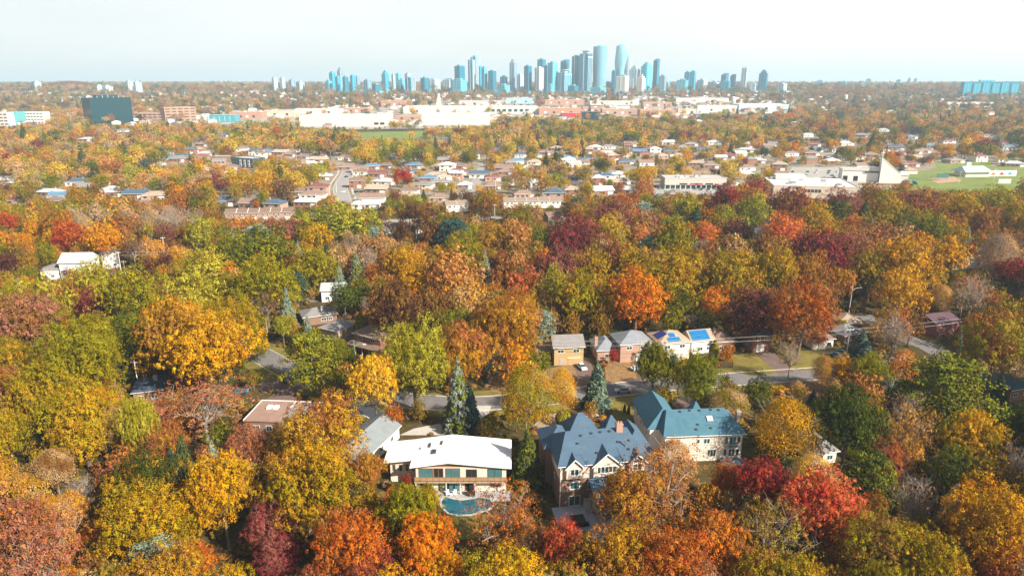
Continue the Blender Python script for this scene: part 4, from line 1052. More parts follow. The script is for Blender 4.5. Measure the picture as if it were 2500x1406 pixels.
# ---------------------------------------------------------------- ordinary houses given by their front eave line
def eave_house(pl, pr2, z, depth, label, roof='hip', rise=2.2, rm=GREYR, wm_=BR_BROWN, garage_at=None, wins=((.25, 1), (.7, 1)), upper=(), chim=None, over=.5, wing=None, landmark=None, keepit=True, door=None, name="house", gd=None, inset=None):
    A = ground(pl[0], pl[1], z, False); B = ground(pr2[0], pr2[1], z, False)
    d = Vector((B.x - A.x, B.y - A.y)); L = d.length; rz = math.atan2(d.y, d.x)
    o = empty(name, (A.x, A.y, 0), rz, label, "house")
    W = L - 2 * over; x0, x1, y0, y1 = over, over + W, over, over + depth
    wb = MB().box(x0, x1, y0, y1, 0, z)
    if roof == 'gable': wb.gable_wall(x0, x1, y0, y1, z, rise, over)
    wb.build("wall", wm_, o)
    rb = MB()
    if roof == 'flat': rb.box(x0 - over, x1 + over, y0 - over, y1 + over, z, z + .35)
    else: rb.hip(x0, x1, y0, y1, z, rise, over, .18, 0 if roof == 'gable' else inset)
    ro = rb.build("roof", rm, o)
    if roof != 'flat': gutter(o, [(0, -.05, z + .08), (L, -.05, z + .08)])
    for f, wd in wins: window(o, (x0 + W * f, y0, 1.6), 1.5 * wd, 1.2, 'f', 2)
    for f, wd in upper: window(o, (x0 + W * f, y0, z - 1.15), 1.5 * wd, 1.15, 'f', 2, 1, WHITE, GLASS, .1)
    if garage_at is not None: garage(o, (x0 + W * garage_at, y0, .05), min(4.6, W * .42), 2.2, gd)
    if door is not None: MB().box(x0 + W * door - .5, x0 + W * door + .5, y0 - .05, y0 + .02, .1, 2.2).build("door", mat("door_paint", (.35, .32, .3), .6), o)
    if chim: chimney(o, x0 + W * chim[0], y0 + depth * chim[1], z * .3, z + rise + .9, .9, .8, chim[2] if len(chim) > 2 else BR_PINK)
    window(o, (x1, (y0 + y1) / 2, 1.6), 1.2, 1.1, 'r', 2); window(o, (x0, (y0 + y1) / 2, 1.6), 1.2, 1.1, 'l', 2)
    cx, cy = A.x + math.cos(rz) * L / 2 - math.sin(rz) * depth / 2, A.y + math.sin(rz) * L / 2 + math.cos(rz) * depth / 2
    HOUSEFP.append((cx, cy, max(L, depth) * .55))
    if landmark: LAND.append((cx, cy, landmark))
    if keepit:
        t = project(cx, cy, z + rise)[1]; b = project(A.x, A.y, .8)[1]
        keep(min(pl[0], pr2[0]) + 3, t, max(pl[0], pr2[0]) - 3, max(pl[1], pr2[1]) + (b - max(pl[1], pr2[1])) * (.2 if name == 'terrace_row' else .5), min(A.y, B.y))
    o["L"] = L; o["D"] = depth
    return o
E = eave_house
h1 = E((1350, 851), (1430, 848), 5.6, 8, "tan two-storey house with grey-brown gabled roof and wide tan garage door", 'gable', 2.4, GREYR, TAN, .68, (), ((.22, 1.3), (.75, 1.3)), landmark="the tan two-storey house", door=.25, gd=TAN)
E((1308, 862), (1349, 861), 3.0, 7, "low tan wing house with white window bands under a flat roof", 'flat', .3, TANR, TAN, None, ((.5, 1.6),), keepit=False)
h2 = E((1513, 844), (1597, 838), 5.6, 9, "pink brick two-storey house with broad grey hip roof and pale garage door", 'hip', 2.6, shingle("cool_grey_shingle", (.21, .225, .25)), BR_PINK, .72, (), ((.28, 1.2), (.72, 1.3)), landmark="the pink brick hip-roofed house")
h3 = E((1456, 858), (1514, 855), 3.3, 9, "single-storey brick house with grey hip roof and tall brick chimney", 'hip', 2.4, MATS["cool_grey_shingle"], BR_PINK, None, ((.55, 1.6),), (), (0.02, .3, BR_PINK))
h4 = E((1610, 842), (1690, 835), 5.4, 9, "cream brick house with brown roof carrying dark blue solar panels", 'hip', 2.4, TANR, CREAM, .5, (), ((.25, 1.2), (.75, 1.2)), landmark="the brown-roofed solar house", gd=CREAM)
h5 = E((1688, 836), (1748, 830), 4.2, 6.4, "house with roof almost covered by bright blue solar panels", 'gable', 2.4, TANR, WHITEWALL, None, ((.4, 1.2), (.8, 1.0)))
def solar_array(h, z, rise, depth, cells, m, over=.5):
    L = h["L"]; sl = rise / (depth / 2 + over); n = Vector((0, -sl, 1)).normalized()
    for (x, y) in cells:
        def P(xx, yy, lift): return (xx, yy, z + .18 + yy * sl + lift)
        mb = MB().hull([P(x, y, .06), (P(x + .95, y, .06)), P(x + .95, y + 1.5, .06), P(x, y + 1.5, .06)], [P(x, y, .12), P(x + .95, y, .12), P(x + .95, y + 1.5, .12), P(x, y + 1.5, .12)])
        mb.build("solar_panel", m, h)
solar_array(h4, 5.4, 2.4, 9, [(3.2 + k, .5) for k in range(4)] + [(4.2, 2.2), (5.2, 2.2)], SOLARC)
solar_array(h5, 4.2, 2.4, 6.4, [(.6 + k, .25 + 1.6 * j) for k in range(6) for j in range(2)], SOLARC)
def side_solar(h, z, rise, depth, m, over=.5):
    hw = depth / 2 + over; sl = rise / hw
    for j in range(3):
        for i in range(2):
            y = 3.0 + j * 1.25; x = .9 + i * 1.45
            P = lambda xx, yy, lift: (xx, yy, z + .18 + xx * sl + lift)
            MB().hull([P(x, y, .06), P(x + 1.35, y, .06), P(x + 1.35, y + 1.15, .06), P(x, y + 1.15, .06)], [P(x, y, .12), P(x + 1.35, y, .12), P(x + 1.35, y + 1.15, .12), P(x, y + 1.15, .12)]).build("solar_panel", m, h)
side_solar(h4, 5.4, 2.4, 9, SOLAR)
E((1738, 838), (1800, 833), 3.6, 9, "brown-roofed house with two chimneys half hidden by trees next to the solar houses", 'hip', 2.2, BROWNR, BR_BROWN, None, ((.4, 1),), (), (.3, .4), keepit=False)
E((1838, 822), (1890, 819), 5.4, 8, "brick house with dark blue roof and white garage door behind a lawn", 'gable', 2.2, DARKR, BR_RED, .45, (), ((.25, 1.2), (.75, 1.2)), landmark="the dark-blue-roofed brick house")
E((1985, 832), (2042, 828), 3.2, 8, "house with cream front partly hidden under a rust brown tree", 'hip', 2.0, BROWNR, CREAM, .4, ((.8, 1),), landmark="the cream-fronted house", keepit=False)
keep(1990, 828, 2030, 850, 190)
E((2046, 790), (2110, 792), 3.0, 9, "bungalow with grey-tan hip roof beside the street lamp", 'hip', 2.0, TANR, BR_BROWN, None, landmark="the grey-tan bungalow by the street lamp")
E((2062, 822), (2118, 812), 3.0, 8, "bungalow with dark grey roof behind the squat blue spruce", 'hip', 2.0, GREYR, BR_DARK, None)
E((2288, 795), (2350, 786), 4.6, 9, "dark red brick house with purple-brown gabled roof beside the side street", 'gable', 2.0, shingle("plum_shingle", (.10, .055, .07)), brickmat("deep_red_brick", (.22, .02, .02)), None, landmark="the dark red brick house")
# left group beyond the pine
hr = E((857, 813), (928, 831), 5.7, 8.5, "red brick two-storey house with brown hip roof and front porch", 'hip', 2.3, BROWNR, BR_RED, None, (), ((.25, 1.3), (.72, 1.3)), (.12, .75, BR_RED), landmark="the red brick house with a porch")
MB().hull([(-.4, -1.9, 2.6), (hr["L"], -1.9, 2.6), (hr["L"], .5, 3.4), (-.4, .5, 3.4)], [(-.4, -1.9, 2.75), (hr["L"], -1.9, 2.75), (hr["L"], .5, 3.55), (-.4, .5, 3.55)]).build("porch_roof", BROWNR, hr)
for k in range(5): MB().box(.1 + k * (hr["L"] - .6) / 4, .25 + k * (hr["L"] - .6) / 4, -1.7, -1.55, 0, 2.62).build("porch_post", WHITE, hr)
E((776, 800), (826, 812), 4.4, 8, "house with grey-brown hip roof and tan side wall", 'hip', 2.0, GREYR, TANR and mat("tan_brick", (.42, .29, .2)), None, ((.3, 1), (.7, 1)), (), (.5, .9), landmark="the grey-brown-roofed tan house")
E((738, 778), (826, 766), 3.0, 8, "long bungalow with grey roof and white chimney stack", 'hip', 1.8, GREYR, BR_BROWN, None, ((.6, 1.2), (.8, 1)), (), (.6, .3, WHITEWALL))
E((318, 962), (400, 952), 3.2, 9, "low house with dark blue flat-pitched roof deep among trees", 'hip', 1.4, DARKR, WOOD, None, landmark="the dark-roofed house among trees", chim=(.7, .5, mat("pale_stone", (.5, .48, .45))))
E((282, 905), (342, 895), 3.2, 8, "small shaded house with dark slate roof under a pale pole", 'gable', 1.6, DARKR, BR_DARK, None, keepit=False)
E((138, 644), (215, 642), 7.2, 10, "white house with pale grey metal roof rising above olive trees", 'gable', 3.2, mat("pale_metal_roof", (.46, .50, .52), .5, .06, .3), WHITEWALL, None, landmark="the pale-roofed white house", keepit=False)
keep(142, 616, 200, 645, ground(170, 644, 7.2, False).y)
E((92, 660), (147, 658), 4.4, 9, "white flat annex with dark grey roof attached beside pale-roofed house", 'hip', 1.2, GREYR, WHITEWALL, None, ((.2, 1), (.6, 1)))
E((243, 622), (292, 616), 7.0, 9, "white house with blue-grey gabled roof behind olive treetops", 'gable', 3.0, BLUER, WHITEWALL, None)
E((1990, 1110), (2052, 1102), 3.0, 9, "low house with pale deck hidden behind the dark green tree", 'hip', 1.8, GREYR, CREAM, None, keepit=False)
E((2415, 1000), (2470, 992), 3.0, 8, "shaded bungalow with plum-grey roof behind the big pine", 'hip', 1.6, MATS["plum_shingle"], BR_DARK, None, keepit=False)
E((2470, 955), (2530, 945), 3.2, 9, "house with teal roof and bright skylight at the wood's edge", 'hip', 2.0, TEALR, BR_BROWN, None, landmark="the teal-roofed house by the pine")
E((1690, 800), (1735, 797), 3.0, 8, "dark gabled bungalow behind the solar houses", 'gable', 1.8, BROWNR, BR_RED, None, keepit=False)
E((1105, 795), (1160, 792), 3.0, 8, "brown-roofed bungalow behind the yellow green oak", 'hip', 1.8, BROWNR, BR_BROWN, None, keepit=False)
E((1850, 575), (1890, 570), 7, 9, "white house with dark gable peeping between treetops", 'gable', 2.5, DARKR, WHITEWALL, None, keepit=False)
E((2330, 630), (2425, 622), 5.6, 9, "cream two-storey house behind two scarlet saplings", 'gable', 2.2, GREYR, CREAM, None, (), ((.2, 1), (.6, 1)), landmark="the cream house behind scarlet saplings")
E((780, 712), (842, 710), 4.4, 8, "white house behind blue spruces with parked camper", 'gable', 2.0, PALEGREY, WHITEWALL, None, landmark="the white house behind blue spruces")
# rows of brown terraces
def terrace(pl, pr2, z, depth, units, label, rm=BROWNR, wm_=BR_PINK, rise=2.0, keepit=True):
    o = E(pl, pr2, z, depth, label, 'gable', rise, rm, wm_, None, (), (), name="terrace_row", keepit=keepit)
    L = o["L"]
    for k in range(units):
        x = .5 + (L - 1) * (k + .5) / units
        window(o, (x - 1.2, .5, z - 1.2), 1.6, 1.2, 'f', 2); window(o, (x + 1.6, .5, z - 1.2), 1.2, 1.2, 'f', 1)
        garage(o, (x, .5, 0.05), 2.6, 2.1)
        if k: MB().hull([(x - L / units / 2 - .1, -.1, z + .1), (x - L / units / 2 + .1, -.1, z + .1), (x - L / units / 2 + .1, depth / 2 + .5, z + rise + .1), (x - L / units / 2 - .1, depth / 2 + .5, z + rise + .1)],
                        [(x - L / units / 2 - .1, -.1, z + .45), (x - L / units / 2 + .1, -.1, z + .45), (x - L / units / 2 + .1, depth / 2 + .5, z + rise + .45), (x - L / units / 2 - .1, depth / 2 + .5, z + rise + .45)]).build("party_wall", WHITEWALL, o)
    return o
terrace((546, 522), (716, 518), 5, 9, 6, "long brown-roofed terrace row behind maroon shrubs west of the avenue")
terrace((1006, 556), (1112, 528), 4.4, 9, 4, "brown-roofed terrace row set at an angle behind the scattered treetops", keepit=False)
terrace((1228, 493), (1372, 491), 4.6, 9, 5, "long low brown-roofed terrace row along the lit side street", shingle("mid_brown_shingle", (.26, .19, .15)), CREAM)
terrace((1088, 502), (1146, 499), 4.6, 9, 2, "short brown-roofed terrace with white garages beside the yellow green tree", MATS["mid_brown_shingle"], CREAM)
E((1338, 530), (1375, 527), 4.2, 8, "pink brick bungalow with brown roof beside the lit side street", 'gable', 2.0, BROWNR, BR_PINK, None)
terrace((935, 562), (980, 558), 4, 9, 2, "small brown-roofed terrace peeping out beside a dark brown tree")
# ================================================================ the farther suburb
HV = []
def house_variant(w_, d_, h_, roof, rise, wins, gar, chim):
    wb = MB().box(-w_ / 2, w_ / 2, 0, d_, 0, h_)
    if roof == 'gable': wb.gable_wall(-w_ / 2, w_ / 2, 0, d_, h_, rise, .5)
    rb = MB().hip(-w_ / 2, w_ / 2, 0, d_, h_, rise, .55, .2, 0 if roof == 'gable' else None)
    wm2 = MB().box(-.85, .85, -.05, .02, -.65, .65).mesh("window", GLASS)
    gd = MB().box(-1.6, 1.6, -.06, .02, 0, 2.2).mesh("garage_door", WHITE)
    ch = MB().box(-.45, .45, -.4, .4, 0, 2.4).mesh("chimney", BR_PINK)
    fas = MB().box(-w_ / 2 - .55, w_ / 2 + .55, -.62, -.555, h_ + .02, h_ + .2).mesh("fascia", WHITE)
    dr = MB().box(-.5, .5, -.05, .02, 0, 2.1).mesh("door", mat("brown_door", (.2, .1, .06), .6))
    HV.append(dict(w=w_, d=d_, h=h_, rise=rise, wall=wb.mesh("wall"), roof=rb.mesh("roof"), win=wm2, gar=gd, ch=ch, fas=fas, door=dr, wins=wins, g=gar, c=chim, two=h_ > 4))
house_variant(14, 9.5, 3.0, 'hip', 2.3, [(-4.5, 1.7), (1.2, 1.7)], 4.8, (-2, 3))
house_variant(16, 9, 3.2, 'hip', 2.1, [(-5.5, 1.7), (-2, 1.7), (1.5, 1.7)], 5.6, (3, 6))
house_variant(11, 9, 5.7, 'hip', 2.4, [(-3.2, 4.4), (2.8, 4.4), (-3.4, 1.6)], 2.2, (-4, 5))
house_variant(13, 9, 3.3, 'gable', 2.5, [(-4, 1.7), (0, 1.7)], 4.4, (-5, 5))
house_variant(12, 8.5, 5.6, 'gable', 2.3, [(-3.5, 4.4), (0, 4.4), (3.5, 4.4), (-3.2, 1.6)], 2.6, (4, 3))
RC = {'brown': BROWNR, 'grey': GREYR, 'tan': TANR, 'pale': PALEGREY, 'white': WHITER, 'slate': SLATE, 'blue': BLUER, 'maroon': MAROONR, 'beige': shingle("beige_shingle", (.42, .33, .25)), 'rosy': shingle("rosy_brown_shingle", (.25, .165, .135))}
WC = {'brown brick': BR_BROWN, 'red brick': BR_RED, 'pink brick': BR_PINK, 'cream': CREAM, 'white': WHITEWALL, 'tan': TAN}
MIDH = []
def mid_house(x, y, rz, vi, rc, wc):
    v = HV[vi]
    o = empty("house", (x, y, terr(y)), rz)
    shared("wall", v['wall'], WC[wc], o); shared("roof", v['roof'], RC[rc], o); shared("fascia", v['fas'], None, o)
    for wx, wz in v['wins']: shared("window", v['win'], None, o, (wx, 0, wz))
    shared("garage_door", v['gar'], None, o, (v['g'], 0, .02)); shared("door", v['door'], None, o, (-.9 if vi != 2 else 0, 0, .02))
    shared("chimney", v['ch'], None, o, (v['c'][0], v['c'][1], v['h'] + v['rise'] * .35))
    MIDH.append(dict(o=o, x=x, y=y, v=vi, rc=rc, wc=wc, r=max(v['w'], v['d']) * .5)); HOUSEFP.append((x - math.sin(rz) * v['d'] / 2, y + math.cos(rz) * v['d'] / 2, v['w'] * .5))
    return o
rng = random.Random(7)
# houses read off the photograph: x, eave y, roof width in pixels, roof colour
for px, py, wp, rc in [(592,364,34,'rosy'),(618,368,34,'slate'),(648,372,38,'blue'),(682,372,40,'beige'),(706,376,34,'rosy'),(738,382,40,'brown'),(772,390,42,'beige'),(838,384,28,'brown'),
  (845,408,48,'rosy'),(878,414,44,'rosy'),(940,404,38,'brown'),(918,424,46,'maroon'),(930,444,54,'pale'),(915,462,64,'beige'),(908,484,70,'rosy'),(890,500,74,'white'),(772,458,62,'maroon'),
  (760,476,66,'rosy'),(742,494,62,'white'),(662,498,48,'slate'),(546,492,38,'slate'),(600,497,36,'rosy'),(1042,436,46,'blue'),(1030,452,50,'grey'),(1058,428,44,'beige'),(1084,432,42,'beige'),
  (1112,424,34,'pale'),(1168,426,50,'slate'),(1204,434,42,'maroon'),(1204,454,46,'rosy'),(1070,484,54,'rosy'),(1000,466,40,'brown'),(1090,404,42,'white'),(1122,406,40,'brown'),(1010,404,42,'blue'),
  (1272,378,34,'slate'),(1266,394,30,'blue'),(1302,396,34,'beige'),(1228,410,48,'rosy'),(1282,474,56,'rosy'),(1352,472,52,'slate'),(1474,466,56,'white'),(1528,464,40,'pale'),(1396,464,36,'tan'),
  (1392,386,30,'blue'),(1452,360,34,'white'),(1487,358,34,'grey'),(1562,370,42,'blue'),(1602,364,40,'pale'),(1636,370,34,'slate'),(1606,380,46,'rosy'),(1632,348,38,'white'),(1776,380,44,'maroon'),
  (1822,366,42,'pale'),(1702,398,44,'tan'),(1738,404,44,'rosy'),(1746,348,38,'white'),(1826,410,46,'rosy'),(1850,392,44,'white'),(1662,440,70,'rosy'),(1480,430,60,'slate'),(1985,374,48,'rosy'),
  (2072,350,42,'white'),(2036,384,36,'grey'),(2190,360,52,'slate'),(2130,378,44,'rosy'),(2230,400,40,'maroon'),(1884,352,36,'grey'),(1975,330,36,'pale'),(2230,334,32,'blue'),(2400,382,44,'maroon'),
  (2340,392,50,'grey'),(2470,360,50,'blue'),(2320,345,44,'maroon'),(184,445,54,'slate'),(272,470,58,'pale'),(322,474,56,'slate'),(372,478,60,'tan'),(110,470,60,'pale'),(140,480,50,'blue'),
  (38,490,60,'maroon'),(490,352,40,'rosy'),(470,365,40,'tan'),(300,318,36,'rosy'),(205,340,40,'pale'),(545,330,34,'slate'),(10,440,40,'pale'),(430,388,44,'grey'),(500,375,36,'pale'),
  (1135,452,36,'pale'),(1330,372,34,'rosy'),(1360,362,34,'tan'),(1420,395,40,'rosy'),(1530,395,42,'slate'),(1580,398,40,'rosy'),(1500,380,36,'beige'),(1540,352,36,'rosy'),(1690,352,38,'grey'),
  (1905,402,40,'tan'),(1990,352,36,'maroon'),(2105,330,36,'grey'),(2160,318,34,'pale'),(2420,330,40,'rosy'),(2480,400,46,'pale'),(2260,368,44,'rosy'),(2110,405,38,'rosy'),(1935,375,38,'rosy')]:
    h0 = 3.2; A = ground(px, py, h0, False); wm_ = wp * mpp(A.y, h0)
    if py > 440 and rc in ('white', 'pale', 'beige'): vi = rng.choice([0, 1, 3])
    else: vi = rng.choice([0, 1, 0, 1, 3, 2]) if wm_ > 14 else rng.choice([0, 2, 4, 3])
    # keep the photographed width: choose the wider variant when needed
    z = HV[vi]['h']; A = ground(px, py, z, False)
    o = mid_house(A.x, A.y + .55, R(rng.uniform(-16, 14)), vi, rc, rng.choice(['brown brick', 'red brick', 'pink brick', 'cream', 'white', 'brown brick']))
    s = max(.85, min(1.25, wm_ / (HV[vi]['w'] + 1.1))); o.scale = (s, s, 1)
    t = project(A.x, A.y + 4, z + HV[vi]['rise'])[1]
    KEEP.append((px - wp * .42, t, px + wp * .42, py + 4, A.y))
# further rows between them
def free_of(x, y, r, lst): return all((x - a) ** 2 + (y - b) ** 2 > (r + c) ** 2 * .8 for a, b, c in lst)
row = 0; Yr = 470
while Yr < 1230 and len(MIDH) < 275:
    half = Yr * .78; x = -half + rng.uniform(0, 10)
    while x < half:
        xx = x; yy = Yr + .10 * x + 8 * math.sin(x / 90 + row) + rng.uniform(-3, 3)
        x += rng.uniform(19, 24)
        if rng.random() < .5: continue
        if any(inside(p, xx, yy + 4) for p in OPEN) or not free_of(xx, yy + 4, 8, HOUSEFP) or yy < 440 or len(MIDH) >= 290: continue
        mid_house(xx, yy, R(6 + rng.uniform(-8, 8)) + (math.pi if row % 2 and rng.random() < .3 else 0), rng.choice([0, 1, 0, 3, 2, 4]), rng.choice(['brown', 'rosy', 'brown', 'tan', 'grey', 'pale', 'white', 'slate', 'blue', 'maroon', 'grey', 'slate', 'pale']), rng.choice(['brown brick', 'red brick', 'brown brick', 'pink brick', 'cream', 'white']))
    row += 1; Yr += [27, 46][row % 2] * (1 + (Yr - 470) / 1500)
# ---------------------------------------------------------------- flat commercial and public buildings
def block(name, label, cat, px0, px1, pbase, ptop, depth, wallm, roofm, bays=(), rz=None, parapet=.6, far=True, landmark=None, top2=None, units=0, slope=0.0, keepit=True):
    """building with a flat roof from its front base line and roof line in the photograph"""
    A = ground(px0, pbase); B = ground(px1, pbase + slope)
    d = Vector((B.x - A.x, B.y - A.y)); L = d.length
    t = math.tan(dep(ptop)); H_ = max(3.0, CAM_H - A.y * t - A.z)
    o = empty(name, (A.x, A.y, A.z), math.atan2(d.y, d.x), label, cat)
    MB().box(0, L, 0, depth, -2, H_ - parapet).build("wall", wallm, o)
    rb = MB().box(.3, L - .3, .3, depth - .3, H_ - parapet - .3, H_ - parapet + .05).build("roof", roofm, o)
    pm = MB()
    for (x0, x1, y0, y1) in ((-.1, L + .1, -.1, .3), (-.1, L + .1, depth - .3, depth + .1), (-.1, .3, .3, depth - .3), (L - .3, L + .1, .3, depth - .3)): pm.box(x0, x1, y0, y1, H_ - parapet, H_)
    pm.build("parapet", wallm, o)
    for (f, zf, ww, hh, m_) in bays:
        c = (L * f, zf * H_); MB().box(c[0] - ww / 2, c[0] + ww / 2, -.12, .02, c[1] - hh / 2, c[1] + hh / 2).build("window" if m_ is GLASS or m_ is GLASS_T else "door", m_, o)
    rr = random.Random(int(px0 * 7 + pbase))
    for k in range(units):
        x, y = rr.uniform(.1, .9) * L, rr.uniform(.2, .8) * depth; s = rr.uniform(1, 2.4)
        MB().box(x - s, x + s, y - s * .7, y + s * .7, H_ - parapet + .05, H_ - parapet + rr.uniform(1.2, 2.2)).build("roof_unit", METAL if k % 2 else WHITER, o)
    cx, cy = A.x + d.x * .5 - d.y / L * depth * .5, A.y + d.y * .5 + d.x / L * depth * .5
    n = max(1, int(L / max(depth, 8)))
    for k in range(n): HOUSEFP.append((A.x + d.x * (k + .5) / n - d.y / L * depth * .5, A.y + d.y * (k + .5) / n + d.x / L * depth * .5, max(depth, L / n) * .55))
    if landmark: LAND.append((cx, cy, landmark))
    if keepit: KEEP.append((px0, ptop, px1, pbase - 1, A.y))
    o["L"] = L; o["H"] = H_
    return o
TEALG = glassmat("teal_glass", (.004, .04, .055), .2, .3)
SHOPG = glassmat("shop_glass", (.04, .12, .14))
BUFF = mat("buff_block", (.52, .42, .33), .9, .08, .3)
ORB = brickmat("orange_brick", (.42, .19, .11), sc=2.0)
CORR = mat("pale_cladding", (.56, .53, .48), .7, .06, .1)
GRAV = mat("pale_gravel_roof", (.52, .50, .46), .9, .1, .08)
GRAV_G = mat("grey_gravel_deck", (.42, .40, .38), .9, .14, .1)
pz = block("shopping_plaza", "long low shopping plaza with teal shopfronts, red sign and parked cars in front", "plaza", 1622, 1772, 462, 434, 16, CONC, GRAV_G, (), units=6, landmark="the shopping plaza")
for k in range(12):
    x = pz["L"] * (k + .5) / 12
    MB().box(x - pz["L"] / 28, x + pz["L"] / 28, -.1, .02, .3, 3.2).build("shopfront", SHOPG, pz)
    MB().box(x - .2 - pz["L"] / 24, x + .2 - pz["L"] / 24, -2.3, -2.0, 0, 3.6).build("column", WHITEWALL, pz)
MB().box(0, pz["L"], -2.6, -.11, 3.6, 3.85).build("canopy", CONC, pz)
for k, m_ in ((3, TEALG), (5, mat("red_sign", (.5, .02, .03), .5)), (8, TEALG), (6, MATS["red_sign"])):
    x = pz["L"] * (k + .5) / 12; MB().box(x - 3, x + 3, -2.72, -2.61, 3.9, 4.9).build("shop_sign", m_, pz)
sch = block("school", "broad flat-roofed buff school with a row of small square windows", "school", 1886, 2094, 482, 452, 46, BUFF, WHITER, [(.15 + .0, .62, 5, 2.2, GLASS)] + [(.38 + .042 * k, .60, 1.9, 2.2, GLASS) for k in range(5)], units=9, slope=6, landmark="the flat-roofed school")
MB().box(sch["L"] * .12, sch["L"] * .5, 34, 45, sch["H"], sch["H"] + 3).build("penthouse", CORR, sch)
# church with the slanted sail-like tower and a cross
cb = ground(2165, 447)
ch = empty("church", (cb.x, cb.y, 0), R(-14), "modern church with steep slanted pale tower and a white cross on top", "church")
LAND.append((cb.x, cb.y, "the modern church")); KEEP.append((2090, 378, 2205, 446, cb.y)); HOUSEFP.append((cb.x - 10, cb.y + 8, 26))
CHW = mat("pale_church_wall", (.66, .63, .60), .85, .06, .2)
MB().hull([(-6, 0, 0), (9, 0, 0), (9, 0, 8.5), (-6, 0, 20)], [(-5, 10, 0), (8, 10, 0), (8, 10, 8.2), (-5, 10, 18.5)]).build("tower", CHW, ch)
MB().box(8.1, 16, 2, 12, 0, 6.5).hip(8.1, 16, 2, 12, 6.5, 3, .4).build("apse", CORR, ch)
MB().box(-34, -6.1, 4, 18, 0, 9).build("nave", CHW, ch)
MB().hull([(-35, 3.5, 9), (-5.9, 3.5, 9), (-5.9, 19, 9), (-35, 19, 9)], [(-34, 3.5, 10.5), (-6.1, 3.5, 12.5), (-6.1, 19, 11), (-34, 19, 9.6)]).build("nave_roof", CORR, ch)
MB().box(-17, -6.2, 3.3, 3.49, 7.6, 8.9).build("roof_edge", DARKR, ch)
for k in range(2): MB().box(-33 + k * 8, -29.5 + k * 8, 3.9, 4.01, .4, 4.5).build("door", DARKIN, ch)
cr = MB().box(-6.2, -5.8, -.2, .2, 18, 27).box(-7.4, -4.6, -.18, .18, 24.0, 24.5).build("cross", WHITE, ch)
MB().hull([(9.4, -.2, 8.1), (8.6, -.2, 8.5), (-6.2, -.2, 20.0), (-6.2, -.2, 20.7)], [(9.4, 10, 8.0), (8.6, 10, 8.3), (-6.2, 10, 18.5), (-6.2, 10, 19.2)]).build("roof", WHITER, ch)
fp = ground(2092, 452); fence = empty("wooden_fence", (fp.x, fp.y - 2, 0), R(-6), "low brown wooden fence between the church and the school yard", "fence")
for k in range(28): MB().box(k * 1.5, k * 1.5 + 1.4, 0, .12, 0, 1.9).build("board", WOOD, fence)
# field house, batting net, scoreboard
fh = ground(2398, 432)
o = empty("field_house", (fh.x, fh.y, 0), R(6), "white field house with pale blue pitched roof on the sports field", "pavilion"); KEEP.append((2340, 400, 2480, 437, fh.y)); LAND.append((fh.x, fh.y, "the field house"))
HOUSEFP.append((fh.x, fh.y + 6, 22))
MB().box(-16, 6, 0, 14, 0, 4.2).build("wall", CREAM, o); MB().hip(-16, 6, 0, 14, 4.2, 4.2, 2.2, .25, 3).build("roof", mat("pale_blue_metal", (.45, .60, .64), .5, .06, .2), o)
wv = MB().box(6.1, 34, 2, 2.4, 0, 5.0).build("mural_wall", mat("mural_wall", (.68, .70, .68), .7, .1, .15), o)
for k, c_ in enumerate(((.35, .16, .08), (.3, .05, .05), (.08, .25, .35))):
    MB().hull([(9 + k * 8, 1.9, 1.2), (13 + k * 8, 1.9, 1.0), (14.5 + k * 8, 1.9, 2.6), (11 + k * 8, 1.9, 3.6)], [(9 + k * 8, 1.99, 1.2), (13 + k * 8, 1.99, 1.0), (14.5 + k * 8, 1.99, 2.6), (11 + k * 8, 1.99, 3.6)]).build("painted_patch", mat(f"mural_{k}", c_, .7), wv)
MB().box(-6, -2, 13, 15, 4.2, 11).build("chimney", WHITEWALL, o)
bn = ground(2238, 442)
o = empty("backstop", (bn.x, bn.y, 0), R(20), "tall baseball backstop net with pale posts beside a blue shelter", "backstop")
for k in range(6): MB().tube((k * 8, 0, 0), (k * 8, 0, 15), .16, .12, 6).build("post", METAL, o)
for k in range(7): MB().tube((0, 0, 2 + k * 2.1), (40, 0, 2 + k * 2.1), .05, .05, 4).build("net_cable", METAL, o)
bs = ground(2225, 456)
o = empty("shelter", (bs.x, bs.y, 0), 0, "small bright blue shelter with rounded roof at the school yard edge", "shelter")
mbx = MB(); seg = [(-5 * math.cos(t), 3.5 * math.sin(t) + 1.5) for t in np.linspace(0, math.pi, 9)]
for (xa, za), (xb, zb) in zip(seg[:-1], seg[1:]): mbx.hull([(xa, 0, za), (xb, 0, zb), (xb, 7, zb), (xa, 7, za)], [(xa * .96, 0, za - .2), (xb * .96, 0, zb - .2), (xb * .96, 7, zb - .2), (xa * .96, 7, za - .2)])
mbx.build("canopy", mat("blue_tarp", (.06, .34, .48), .6), o)
for sx in (-4.9, 4.9):
    for sy in (.1, 6.8): MB().tube((sx, sy, 0), (sx, sy, 1.7), .1, .1, 6).build("post", METAL, o)
for px, py in ((2300, 441), (2450, 455)):
    p = ground(px, py); o = empty("scoreboard", (p.x, p.y, 0), 0, "green scoreboard on two posts by the infield" if px == 2300 else "pale scoreboard on two posts at the field's near edge", "scoreboard")
    MB().box(-5, 5, -.2, .2, 2.2, 5.8).build("panel", mat("green_panel", (.05, .14, .13), .6) if px == 2300 else CORR, o)
    for sx in (-3.5, 3.5): MB().box(sx - .15, sx + .15, .21, .5, 0, 5).build("post", METAL, o)
